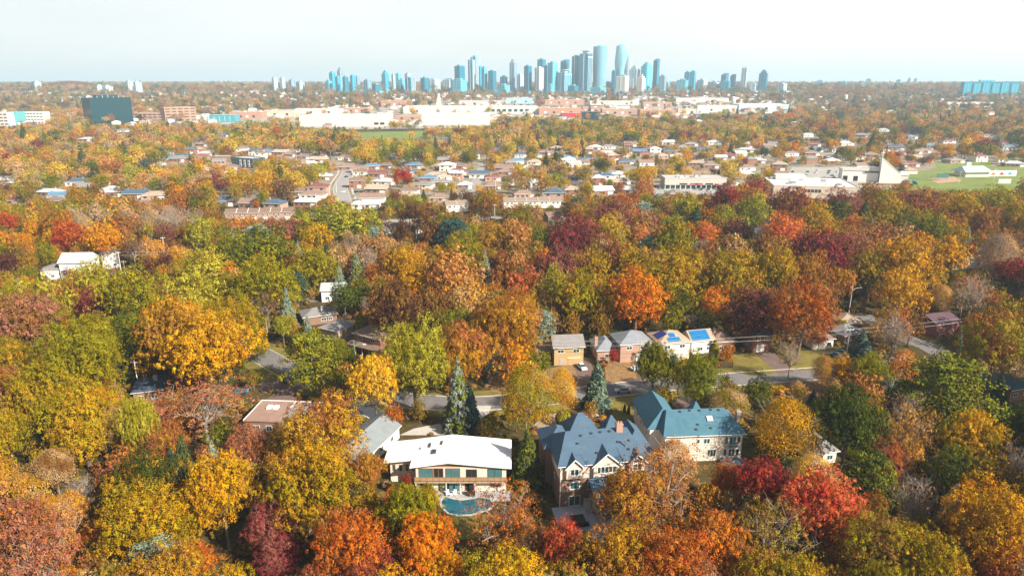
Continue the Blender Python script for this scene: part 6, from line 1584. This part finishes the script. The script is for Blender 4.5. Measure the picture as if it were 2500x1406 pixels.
tag(dh, "countless small far-off house roofs scattered among distant trees", "houses", kind="stuff")
PTS = []
for t in REST:
    idx = prng.randrange(5) if t['kind'] not in 'fp' else 12 + prng.randrange(2)
    PTS.append((t['x'], t['y'], 0, t['w'], t['h'], idx, vary(HUE[t['a']]), vary(HUE[t['b']])))
nrs = np.random.RandomState(5)
def scatter(y0, y1, sp, wr, fam, thin):
    yy = y0
    P = []
    while yy < y1:
        s = sp(yy)
        xs_ = np.arange(-yy * .80 - 20, yy * .80 + 20, s)
        P.append(np.stack([xs_ + nrs.uniform(-.5, .5, len(xs_)) * s, np.full(len(xs_), yy) + nrs.uniform(-.5, .5, len(xs_)) * s], 1)); yy += s
    P = np.concatenate(P)
    keepm = nrs.rand(len(P)) > thin
    for a, b, c, d, q in OB:
        m = (P[:, 0] >= a) & (P[:, 0] <= b) & (P[:, 1] >= c) & (P[:, 1] <= d) & keepm
        for i in np.nonzero(m)[0]:
            if inside(q, P[i, 0], P[i, 1]): keepm[i] = False
    for q in YARDS:
        a, b = min(v[0] for v in q), max(v[0] for v in q); c, d = min(v[1] for v in q), max(v[1] for v in q)
        m = (P[:, 0] >= a) & (P[:, 0] <= b) & (P[:, 1] >= c) & (P[:, 1] <= d) & keepm
        for i in np.nonzero(m)[0]:
            if inside(q, P[i, 0], P[i, 1]) and prng.random() < .62: keepm[i] = False
    P = P[keepm]
    WARM = ['gold', 'peach', 'ogreen', 'tan', 'yellow', 'olive', 'lime', 'tan', 'lime', 'ochre', 'ogreen', 'lime', 'rust', 'peach', 'yellow', 'green', 'tan', 'olive', 'yellow', 'olive']
    LEFT = ['peach', 'tan', 'rust', 'gold', 'tan', 'olive', 'greytan', 'olive', 'lime', 'tan', 'ochre', 'yellow', 'green', 'peach', 'ogreen']
    RIGHT = ['ochre', 'gold', 'rust', 'peach', 'yellow', 'olive', 'ogreen', 'tan', 'orange', 'ogreen', 'green', 'gold', 'olive', 'dgreen']
    FARP = ['rust', 'brown', 'mauve', 'olive', 'ogreen', 'ochre', 'dgreen', 'greytan', 'tan', 'peach', 'green']
    for x, y in P:
        w_ = prng.uniform(*wr); h = w_ * prng.uniform(.9, 1.3)
        if in_front(x, y): continue
        if y < 1300:
            if ((HF[:, 0] - x) ** 2 + (HF[:, 1] - y) ** 2 < (HF[:, 2] + .6) ** 2).any(): continue
            if crowd(x, y, w_, .34) and y < 520: continue
            if not screen_clear(x, y, w_, h, .40):
                w_ *= .5; h = w_ * 1.1
                if not screen_clear(x, y, w_, h, .38): continue
        elif y < 2400:
            if ((HF[:, 0] - x) ** 2 + (HF[:, 1] - y) ** 2 < (HF[:, 2] + .6) ** 2).any(): continue
            if prng.random() < .8 and not screen_clear(x, y, w_, h + terr(y), .3): continue
        f = x / y
        pal = FARP if y > 1650 else LEFT if f < -.42 else RIGHT if f > .36 else WARM
        if y <= 1650 and prng.random() < .06: pal = ['red', 'crimson', 'maroon', 'dark', 'burnt', 'maroon']
        a = prng.choice(pal); b = prng.choice(pal) if prng.random() < .4 else a
        con = prng.random() < .035
        if con: a = b = prng.choice(['spruce', 'dgreen', 'teal', 'spruce']); h = w_ * 1.5; w_ *= .62
        if not con and prng.random() < (.06 if f < .36 else .13): a = b = prng.choice(['dgreen', 'teal', 'green'])
        idx = (12 + prng.randrange(2)) if con and y < 2600 else {'a': prng.randrange(5), 'b': 5 + prng.randrange(4), 'c': 9 + prng.randrange(3)}[fam]
        PTS.append((x, y, terr(y) - .2, w_ * 1.05, h, idx, vary(HUE[a], .16), vary(HUE[b], .16)))
scatter(452, 800, lambda y: 12.5, (8.5, 18), 'a', .14)
scatter(800, 1300, lambda y: 13.5, (9, 18), 'b', .14)
scatter(1300, 2600, lambda y: 16 + (y - 1300) / 150, (10, 18), 'b', .22)
scatter(2600, 7800, lambda y: 24 + (y - 2600) / 110, (17, 27), 'c', .3)
for i in range(900):                  # wooded rises on the skyline
    f = prng.choice([(-.62, .05, 3300), (-.62, .05, 3300), (.46, .05, 2500), (.5, .09, 2600)]); y = f[2] + prng.uniform(-160, 160); x = y * (f[0] + prng.uniform(-f[1], f[1]))
    a = prng.choice(['rust', 'burnt', 'maroon', 'brown', 'mauve']); bump = 26 * (1 - ((x / y - f[0]) / f[1]) ** 2) if f[0] < 0 else 0
    PTS.append((x, y, terr(y) + bump, 16, 15, 9 + prng.randrange(3), vary(HUE[a], .2), vary(HUE['rust'], .2)))
me = bpy.data.meshes.new("tree_mass"); n = len(PTS)
me.vertices.add(n); me.vertices.foreach_set('co', np.array([p[:3] for p in PTS], np.float32).ravel())
def attr(nm, tp, arr, key):
    a = me.attributes.new(nm, tp, 'POINT'); a.data.foreach_set(key, np.asarray(arr).ravel())
attr('scl', 'FLOAT_VECTOR', np.array([(p[3], p[3], p[4]) for p in PTS], np.float32), 'vector')
attr('spin', 'FLOAT_VECTOR', np.array([(0, 0, prng.uniform(0, 6.28)) for p in PTS], np.float32), 'vector')
attr('idx', 'INT', np.array([p[5] for p in PTS], np.int32), 'value')
attr('tint', 'FLOAT_COLOR', np.array([(*p[6], 1) for p in PTS], np.float32), 'color')
attr('tint2', 'FLOAT_COLOR', np.array([(*p[7], 1) for p in PTS], np.float32), 'color')
def scatter_group(name, coll):
    g = bpy.data.node_groups.new(name, 'GeometryNodeTree')
    g.interface.new_socket("Geometry", in_out='INPUT', socket_type='NodeSocketGeometry'); g.interface.new_socket("Geometry", in_out='OUTPUT', socket_type='NodeSocketGeometry')
    N_ = g.nodes; gi = N_.new('NodeGroupInput'); go = N_.new('NodeGroupOutput'); ip = N_.new('GeometryNodeInstanceOnPoints'); ci = N_.new('GeometryNodeCollectionInfo')
    ci.inputs['Collection'].default_value = coll; ci.inputs['Separate Children'].default_value = True; ci.inputs['Reset Children'].default_value = True
    def na(nm, tp):
        q = N_.new('GeometryNodeInputNamedAttribute'); q.data_type = tp; q.inputs['Name'].default_value = nm; return [s for s in q.outputs if s.enabled and s.name == 'Attribute'][0]
    ip.inputs['Pick Instance'].default_value = True
    L_ = g.links
    L_.new(gi.outputs[0], ip.inputs['Points']); L_.new(ci.outputs[0], ip.inputs['Instance']); L_.new(na('idx', 'INT'), ip.inputs['Instance Index'])
    L_.new(na('spin', 'FLOAT_VECTOR'), ip.inputs['Rotation']); L_.new(na('scl', 'FLOAT_VECTOR'), ip.inputs['Scale']); L_.new(ip.outputs[0], go.inputs[0])
    return g
mass = bpy.data.objects.new("distant_trees", me); COL.objects.link(mass)
tag(mass, "mass of autumn trees stretching from the suburb to the hazy horizon", "trees", kind="stuff")
mass.modifiers.new("scatter", 'NODES').node_group = scatter_group("scatter_trees", src)
# ---- undergrowth between the trunks
src2 = bpy.data.collections.new("undergrowth_sources")
for i in range(3):
    C, N, S, V = ball_crown(401 + i, 260, .11)
    o = bpy.data.objects.new(f"u{i}", quads_mesh(f"undergrowth{i}", C, N, S, V, [LEAF_I])); src2.objects.link(o)
UP = []
for k in range(5200):
    y = 78 + 330 * prng.random() ** 1.1; x = prng.uniform(-.8, .8) * y
    if in_open(x, y) or ((HF[:, 0] - x) ** 2 + (HF[:, 1] - y) ** 2 < (HF[:, 2] + .3) ** 2).any(): continue
    s = prng.uniform(.7, 2.2)
    if not screen_clear(x, y, s, s): continue
    UP.append((x, y, -.15, s * 1.3, s, prng.randrange(3), vary(HUE[prng.choice(['olive', 'brown', 'rust', 'ochre', 'ogreen', 'dgreen', 'greytan'])]), vary(HUE['brown'])))
PT_, PTS = PTS, UP
me = bpy.data.meshes.new("undergrowth"); me.vertices.add(len(UP)); me.vertices.foreach_set('co', np.array([p[:3] for p in UP], np.float32).ravel())
attr('scl', 'FLOAT_VECTOR', np.array([(p[3], p[3], p[4]) for p in UP], np.float32), 'vector')
attr('spin', 'FLOAT_VECTOR', np.array([(0, 0, prng.uniform(0, 6.28)) for p in UP], np.float32), 'vector')
attr('idx', 'INT', np.array([p[5] for p in UP], np.int32), 'value')
attr('tint', 'FLOAT_COLOR', np.array([(*p[6], 1) for p in UP], np.float32), 'color')
attr('tint2', 'FLOAT_COLOR', np.array([(*p[7], 1) for p in UP], np.float32), 'color')
ug = bpy.data.objects.new("undergrowth", me); COL.objects.link(ug)
tag(ug, "low brown and olive undergrowth between the trunks", "undergrowth", kind="stuff")
ug.modifiers.new("scatter", 'NODES').node_group = scatter_group("scatter_undergrowth", src2)
# ================================================================ the towers on the horizon
def tower_mat(name, c_glass, c_band, fl=6.6, bay=12.0):
    """curtain wall: floor bands and bays drawn by the material, too small to tell apart from here"""
    if name in MATS: return MATS[name]
    m = bpy.data.materials.new(name); m.use_nodes = True; n, l = nodes_of(m); b = n["Principled BSDF"]
    b.inputs['Roughness'].default_value = .35; b.inputs['Specular IOR Level'].default_value = .4
    tc = n.new("ShaderNodeTexCoord"); sp = n.new("ShaderNodeSeparateXYZ"); l.new(tc.outputs['Object'], sp.inputs[0])
    ad = n.new("ShaderNodeMath"); l.new(sp.outputs[0], ad.inputs[0]); l.new(sp.outputs[1], ad.inputs[1])
    def saw(s, div, thr):
        d = n.new("ShaderNodeMath"); d.operation = 'DIVIDE'; d.inputs[1].default_value = div; l.new(s, d.inputs[0])
        f = n.new("ShaderNodeMath"); f.operation = 'FRACT'; l.new(d.outputs[0], f.inputs[0])
        g = n.new("ShaderNodeMath"); g.operation = 'LESS_THAN'; g.inputs[1].default_value = thr; l.new(f.outputs[0], g.inputs[0]); return g.outputs[0]
    a = saw(sp.outputs[2], fl, .3); c = saw(ad.outputs[0], bay, .3)
    mxn = n.new("ShaderNodeMath"); mxn.operation = 'MAXIMUM'; l.new(a, mxn.inputs[0]); l.new(c, mxn.inputs[1])
    mc = n.new("ShaderNodeMix"); mc.data_type = 'RGBA'; mc.inputs[6].default_value = (*c_glass, 1); mc.inputs[7].default_value = (*c_band, 1); l.new(mxn.outputs[0], mc.inputs[0])
    l.new(mc.outputs[2], b.inputs['Base Color']); MATS[name] = m
    return m
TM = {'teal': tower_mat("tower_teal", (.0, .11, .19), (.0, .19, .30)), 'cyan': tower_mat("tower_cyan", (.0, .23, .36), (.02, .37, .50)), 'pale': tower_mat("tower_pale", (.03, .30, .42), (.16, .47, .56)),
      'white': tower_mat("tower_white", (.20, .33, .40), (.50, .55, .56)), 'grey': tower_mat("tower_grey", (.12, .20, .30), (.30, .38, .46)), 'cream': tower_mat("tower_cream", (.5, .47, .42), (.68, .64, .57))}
WORDT = dict(teal="dark teal", cyan="cyan", pale="pale blue", white="white", grey="blue-grey", cream="cream")
TOWERS = []
def tower(x0, x1, ytop, col, style='flat', Y=2600, ybase=None, label=None, rz=None, dratio=.85):
    p0 = xat(x0, Y, terr(Y)); p1 = xat(x1, Y, terr(Y)); Wd = abs(p1 - p0); H_ = zat(ytop, Y) - terr(Y)
    rz = R(52) if rz is None else rz
    # footprint turned about its centre; the seen width is a*cos + b*sin
    a = Wd / (math.cos(rz) + dratio * math.sin(rz)); b = a * dratio
    o = empty("tower", ((p0 + p1) / 2, Y, terr(Y)), rz)
    t = dict(o=o, x=(p0 + p1) / 2, col=col, style=style, H=H_, W=Wd, label=label, px=(x0 + x1) / 2); TOWERS.append(t)
    m = TM[col]; x_, y_ = a / 2, b / 2
    if style == 'twist':
        mb = MB(); n = 26; rings = []
        fl = int(H_ / 3.4); wob = .13 if col == 'pale' else .04; el = 1.0 if col == 'pale' else 1.32
        for k in range(fl):
            ang = R(200) * (k / fl) ** 1.1 + R(20)
            cx_ = x_ * wob * math.sin(k / fl * 9.0)
            ring = [(cx_ + x_ * 1.22 * math.cos(q) * math.cos(ang) - y_ * el * math.sin(q) * math.sin(ang), x_ * 1.22 * math.cos(q) * math.sin(ang) + y_ * el * math.sin(q) * math.cos(ang)) for q in np.linspace(0, 2 * math.pi, n, endpoint=False)]
            rings.append(ring)
        i0 = 0
        sl = MB()
        for k in range(fl):
            mb.hull([(u_ * .95, v_ * .95, k * 3.4) for u_, v_ in rings[k]], [(u_ * .95, v_ * .95, k * 3.4 + 3.4) for u_, v_ in rings[k]])
            sl.hull([(u_, v_, k * 3.4) for u_, v_ in rings[k]], [(u_, v_, k * 3.4 + .7) for u_, v_ in rings[k]])
        mb.build("glass_core", m, o); tag(sl.build("balcony_slab", mat("pale_slab", (.62, .70, .72), .6), o), kind="stuff")
        MB().tube((0, 0, H_), (0, 0, H_ + 4), x_ * .5, x_ * .4, 10).build("roof_cap", TM['pale'], o)
        return o
    MB().box(-x_, x_, -y_, y_, -4, H_).build("body", m, o)
    sl = MB(); k = 3.4
    while k < H_ - 2: sl.box(-x_ - .5, x_ + .5, -y_ - .5, y_ + .5, k, k + .55); k += 6.8
    tag(sl.build("floor_slab", TM['cyan'] if col in ('teal', 'cyan') else TM['pale'] if col in ('pale', 'grey') else TM['white'], o), kind="stuff")
    if style in ('fins', 'frame'):
        for f in ((-.55, -.1, .35, .85) if style == 'fins' else (-.98, -.35, .3, .94)): MB().box(x_ * f - .9, x_ * f + .9, -y_ - 1.3, -y_ - .55, 0, H_ * (1 if style == 'fins' else .94)).build("fin", mat("white_fin", (.66, .68, .67), .6), o)
        MB().box(-x_ - 1.3, -x_ - .55, -1, 1, 0, H_).build("fin", MATS["white_fin"], o)
    if style == 'frame':
        MB().box(-x_ - 1, x_ + 1, -y_ - 1.4, -y_ + 1, H_ * .9, H_ * .93).build("frame", MATS["white_fin"], o); MB().box(-x_ * .5, x_ * .5, -y_ * .5, y_ * .5, H_, H_ + 9).build("crown", TM['white'], o); MB().box(-x_ * .9, x_ * .9, -y_ * .9, y_ * .9, H_ + 9.2, H_ + 10.5).build("halo", MATS["white_fin"], o)
    elif style == 'slope':
        MB().hull([(-x_, -y_, H_), (x_, -y_, H_), (x_, y_, H_), (-x_, y_, H_)], [(-x_, -y_, H_ + 2), (x_, -y_, H_ + 9), (x_, y_, H_ + 9), (-x_, y_, H_ + 2)]).build("crown", m, o)
    elif style == 'step':
        MB().box(-x_ * .7, x_ * .7, -y_ * .7, y_ * .7, H_, H_ + 7).build("setback", m, o); MB().box(-x_ * .35, x_ * .35, -y_ * .4, y_ * .4, H_ + 7, H_ + 13).build("crown", m, o)
    elif style == 'taper':
        MB().hull([(-x_ * .8, -y_ * .8, H_), (x_ * .8, -y_ * .8, H_), (x_ * .8, y_ * .8, H_), (-x_ * .8, y_ * .8, H_)], [(-x_ * .45, -y_ * .45, H_ + 12), (x_ * .45, -y_ * .45, H_ + 12), (x_ * .45, y_ * .45, H_ + 12), (-x_ * .45, y_ * .45, H_ + 12)]).build("crown", m, o)
    else:
        MB().box(-x_ * .5, x_ * .4, -y_ * .5, y_ * .5, H_, H_ + 4.5).build("plant_room", TM['pale'] if col != 'white' else TM['white'], o)
    MB().box(-x_ - 5, x_ + 5, -y_ - 6, y_ + 4, -4, 11).build("podium", TM['white'] if col in ('white', 'cream') else TM['pale'], o)
    return o
rg = random.Random(3)
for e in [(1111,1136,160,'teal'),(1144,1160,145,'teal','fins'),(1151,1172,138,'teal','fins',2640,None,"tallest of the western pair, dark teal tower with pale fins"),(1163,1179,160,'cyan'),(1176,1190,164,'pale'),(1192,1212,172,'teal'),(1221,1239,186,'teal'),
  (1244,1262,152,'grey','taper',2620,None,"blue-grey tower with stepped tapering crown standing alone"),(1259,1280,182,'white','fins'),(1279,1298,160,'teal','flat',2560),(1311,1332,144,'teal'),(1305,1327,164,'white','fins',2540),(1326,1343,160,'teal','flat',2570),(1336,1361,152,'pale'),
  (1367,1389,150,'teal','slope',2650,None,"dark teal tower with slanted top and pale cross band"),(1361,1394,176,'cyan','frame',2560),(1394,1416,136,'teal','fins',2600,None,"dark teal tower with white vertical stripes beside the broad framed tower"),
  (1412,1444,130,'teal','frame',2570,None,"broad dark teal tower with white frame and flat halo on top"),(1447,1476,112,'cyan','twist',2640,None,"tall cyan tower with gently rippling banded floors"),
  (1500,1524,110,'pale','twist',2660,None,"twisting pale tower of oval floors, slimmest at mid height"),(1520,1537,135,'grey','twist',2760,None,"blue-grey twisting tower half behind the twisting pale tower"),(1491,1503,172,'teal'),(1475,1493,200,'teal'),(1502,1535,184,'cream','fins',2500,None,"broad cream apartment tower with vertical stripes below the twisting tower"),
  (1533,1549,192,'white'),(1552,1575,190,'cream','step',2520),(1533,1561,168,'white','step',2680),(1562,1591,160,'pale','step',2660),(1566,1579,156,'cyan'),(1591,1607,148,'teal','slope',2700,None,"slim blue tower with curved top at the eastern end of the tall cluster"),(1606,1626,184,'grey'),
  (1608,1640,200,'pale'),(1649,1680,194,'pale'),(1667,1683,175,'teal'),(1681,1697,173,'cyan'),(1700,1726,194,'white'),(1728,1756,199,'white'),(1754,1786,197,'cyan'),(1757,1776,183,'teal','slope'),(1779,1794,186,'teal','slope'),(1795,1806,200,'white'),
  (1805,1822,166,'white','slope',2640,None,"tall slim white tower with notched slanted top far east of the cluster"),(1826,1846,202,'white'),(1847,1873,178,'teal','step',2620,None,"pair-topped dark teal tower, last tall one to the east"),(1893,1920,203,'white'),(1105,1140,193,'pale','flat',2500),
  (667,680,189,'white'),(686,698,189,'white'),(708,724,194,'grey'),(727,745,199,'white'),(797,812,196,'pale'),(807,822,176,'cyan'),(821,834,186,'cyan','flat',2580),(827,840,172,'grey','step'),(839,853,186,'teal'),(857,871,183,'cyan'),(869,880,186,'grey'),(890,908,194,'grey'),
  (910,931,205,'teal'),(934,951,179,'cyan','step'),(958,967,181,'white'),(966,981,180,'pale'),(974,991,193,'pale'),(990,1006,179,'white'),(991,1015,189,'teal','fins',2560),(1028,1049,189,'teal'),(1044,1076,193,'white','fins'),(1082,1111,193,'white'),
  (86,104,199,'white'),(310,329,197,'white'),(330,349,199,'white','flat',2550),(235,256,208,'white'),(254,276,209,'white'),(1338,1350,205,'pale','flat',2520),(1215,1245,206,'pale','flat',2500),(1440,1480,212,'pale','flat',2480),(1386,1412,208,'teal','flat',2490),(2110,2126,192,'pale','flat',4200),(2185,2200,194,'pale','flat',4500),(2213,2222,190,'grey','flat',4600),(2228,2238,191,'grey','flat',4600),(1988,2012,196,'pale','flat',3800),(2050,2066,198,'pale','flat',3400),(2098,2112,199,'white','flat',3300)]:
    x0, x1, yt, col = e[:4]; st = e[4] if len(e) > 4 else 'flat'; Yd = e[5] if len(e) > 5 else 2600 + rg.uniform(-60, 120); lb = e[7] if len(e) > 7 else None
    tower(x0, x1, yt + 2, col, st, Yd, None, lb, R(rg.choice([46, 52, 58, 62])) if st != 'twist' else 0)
# long slab apartments far to the east
Y = 2350; xa, xb = xat(2347, Y, terr(Y)), xat(2480, Y, terr(Y)); H_ = zat(200, Y) - terr(Y)
o = empty("apartment_slab", (xa, Y, terr(Y)), R(-3), "very long teal apartment slab with rows of balconies beyond eastern woods", "apartments"); LAND.append(((xa + xb) / 2, Y, "the long apartment slab"))
MB().box(0, xb - xa, 0, 18, -3, H_).build("body", TM['teal'], o)
for k in range(6): MB().box((xb - xa) * k / 6 + 2, (xb - xa) * (k + 1) / 6 - 6, -2.4, -.05, 0, H_ - 3 - (k % 2) * 3).build("balcony_bay", TM['cyan'], o)
MB().box((xb - xa) * .3, (xb - xa) * .55, 4, 14, H_, H_ + 6).build("plant_room", TM['pale'], o)
o = block("motor_works", "low pale sheds in a row before the long apartment slab", "works", 2300, 2420, 262, 250, 30, CORR, GRAV, [(.2 * k + .1, .4, 6, 4, DARKIN) for k in range(5)])
# labels of towers
lastcol = {}
for i, t in enumerate(TOWERS):
    if not t['label']:
        others = sorted((q for q in TOWERS if q is not t), key=lambda q: abs(q['px'] - t['px']) + abs(q['H'] - t['H']) * .05)
        size = "very tall" if t['H'] > 130 else "tall" if t['H'] > 85 else "mid-rise" if t['H'] > 45 else "low"
        top = dict(flat="flat-topped", fins="striped", frame="framed", slope="slant-topped", step="step-topped", taper="tapering", twist="twisting")[t['style']]
        zone = "in the tall cluster" if 1300 < t['px'] < 1610 else "west of the tall cluster" if 1080 < t['px'] <= 1300 else "east of the tall cluster" if 1610 <= t['px'] < 1960 else "in the western outlying group" if 780 < t['px'] <= 1080 else "alone on the far western horizon" if t['px'] <= 780 else "faint on the far eastern horizon"
        nb = others[0]
        t['label'] = f"{size} {top} {WORDT[t['col']]} tower {zone} beside a {WORDT[nb['col']]} one"
    while any(q['label'] == t['label'] for q in TOWERS[:i]): t['label'] = ("slim " if t['W'] < 34 else "broad ") + t['label'] if not t['label'].startswith(("slim", "broad")) else "distinctly " + t['label'] if len(t['label'].split()) < 16 and not t['label'].startswith('dist') else t['label'] + ' '
    t['label'] = t['label'].strip()
    if len(t['label'].split()) > 16: t['label'] = t['label'].replace(' on the far eastern horizon', ' far east').replace(' on the far western horizon', ' far west')
    tag(t['o'], t['label'], "tower", "towers of the distant city centre")
# ================================================================ haze: the air over the whole land

hm = bpy.data.materials.new("haze_air"); hm.use_nodes = True; n, l = nodes_of(hm)
for q in list(n):
    if q.type == 'BSDF_PRINCIPLED': n.remove(q)
out = [q for q in n if q.type == 'OUTPUT_MATERIAL'][0]
pv = n.new("ShaderNodeVolumePrincipled"); pv.inputs['Color'].default_value = (.66, .86, 1.0, 1); pv.inputs['Density'].default_value = HAZE_D; pv.inputs['Anisotropy'].default_value = .1
l.new(pv.outputs[0], out.inputs['Volume'])
hz = MB().box(-16200, 16200, -300, 16200, -3, 275).build("haze", hm)
tag(hz, "pale bluish haze filling the air over the city", "haze", kind="stuff")
# ================================================================ labels of trees and houses
def nearest_land(x, y):
    return min(LAND, key=lambda q: math.hypot(q[0] - x, q[1] - y))
def relation(x, y):
    q = nearest_land(x, y); dx, dy = x - q[0], y - q[1]; d = math.hypot(dx, dy)
    if d < 24: w_ = "beside"
    elif abs(dy) > abs(dx): w_ = "beyond" if dy > 0 else "in front of"
    else: w_ = "well east of" if dx > 0 else "well west of"
    return w_, q[2]
def size_word(t):
    h = t['h']; return "towering" if h > 20 else "large" if h > 15 else "medium" if h > 10 else "small"
TX = np.array([[t['x'], t['y']] for t in TREES])
seen = {}
for t in TREES:
    w_, ph = relation(t['x'], t['y'])
    hue = WORD[t['a']] + ("" if t['b'] == t['a'] or t['kind'] in 'fprc' else " and " + WORD[t['b']])
    lb = f"{size_word(t)} {hue} {NOUN[t['kind']]} {w_} {ph}"
    t['lb'] = lb; seen.setdefault(lb, []).append(t)
for lb, ts in seen.items():
    for t in ts:
        if len(ts) > 1 or True:
            d = (TX[:, 0] - t['x']) ** 2 + (TX[:, 1] - t['y']) ** 2; d[d < .01] = 1e9
            nb = TREES[int(d.argmin())]
            if len(ts) > 1:
                wc = len(lb.split())
                short = lb if wc <= 11 else lb.replace(" and " + WORD[t['b']], "")
                lb2 = f"{short} next to a {WORD[nb['a']]} one"
                t['lb'] = lb2 if len(lb2.split()) <= 16 else lb
        if len(t['lb'].split()) > 16: t['lb'] = t['lb'].replace(' and ' + WORD[t['b']], '')
        if len(t['lb'].split()) > 16: t['lb'] = t['lb'].replace('broadleaf ', '').replace('open-branched oak-like', 'open-branched')
        tag(t['o'], t['lb'], dict(b="tree", t="tree", s="tree", x="tree", f="spruce", p="pine", r="shrub", c="shrub")[t['kind']], dict(b="autumn broadleaf trees", t="autumn broadleaf trees", s="autumn broadleaf trees", x="leafless trees", f="spruces", p="pines", r="garden shrubs", c="upright cedars")[t['kind']])
by = {}
for t in TREES: by.setdefault(t['lb'], []).append(t)
for L_ in by.values():
    if len(L_) > 1:
        for t in L_:
            wds = t['lb'].split(' '); wds[0] = f"{t['h']:.0f}-metre"; t['o']["label"] = ' '.join(wds)
VW = ["single-storey hip-roofed house", "wide low hip-roofed house", "two-storey hip-roofed house", "gabled bungalow", "two-storey gabled house"]
MX = np.array([[h['x'], h['y']] for h in MIDH])
RW = dict(brown="dark brown", grey="grey", tan="tan", pale="pale grey", white="white", slate="slate blue", blue="blue", maroon="maroon", beige="beige", rosy="rosy brown")
hs = {}
for h in MIDH:
    w_, ph = relation(h['x'], h['y'])
    h['lb'] = f"{RW[h['rc']]} roofed {h['wc']} {VW[h['v']].replace(' house', '')} {w_} {ph}"
    hs.setdefault(h['lb'], []).append(h)
for lb, L_ in hs.items():
    for h in L_:
        if len(L_) > 1:
            d = (MX[:, 0] - h['x']) ** 2 + (MX[:, 1] - h['y']) ** 2; d[d < .01] = 1e9
            lb2 = f"{lb} next to {RW[MIDH[int(d.argmin())]['rc']]} roof"
            if len(lb2.split()) <= 16: h['lb'] = lb2
        tag(h['o'], h['lb'], "house", "suburban houses with small gardens")
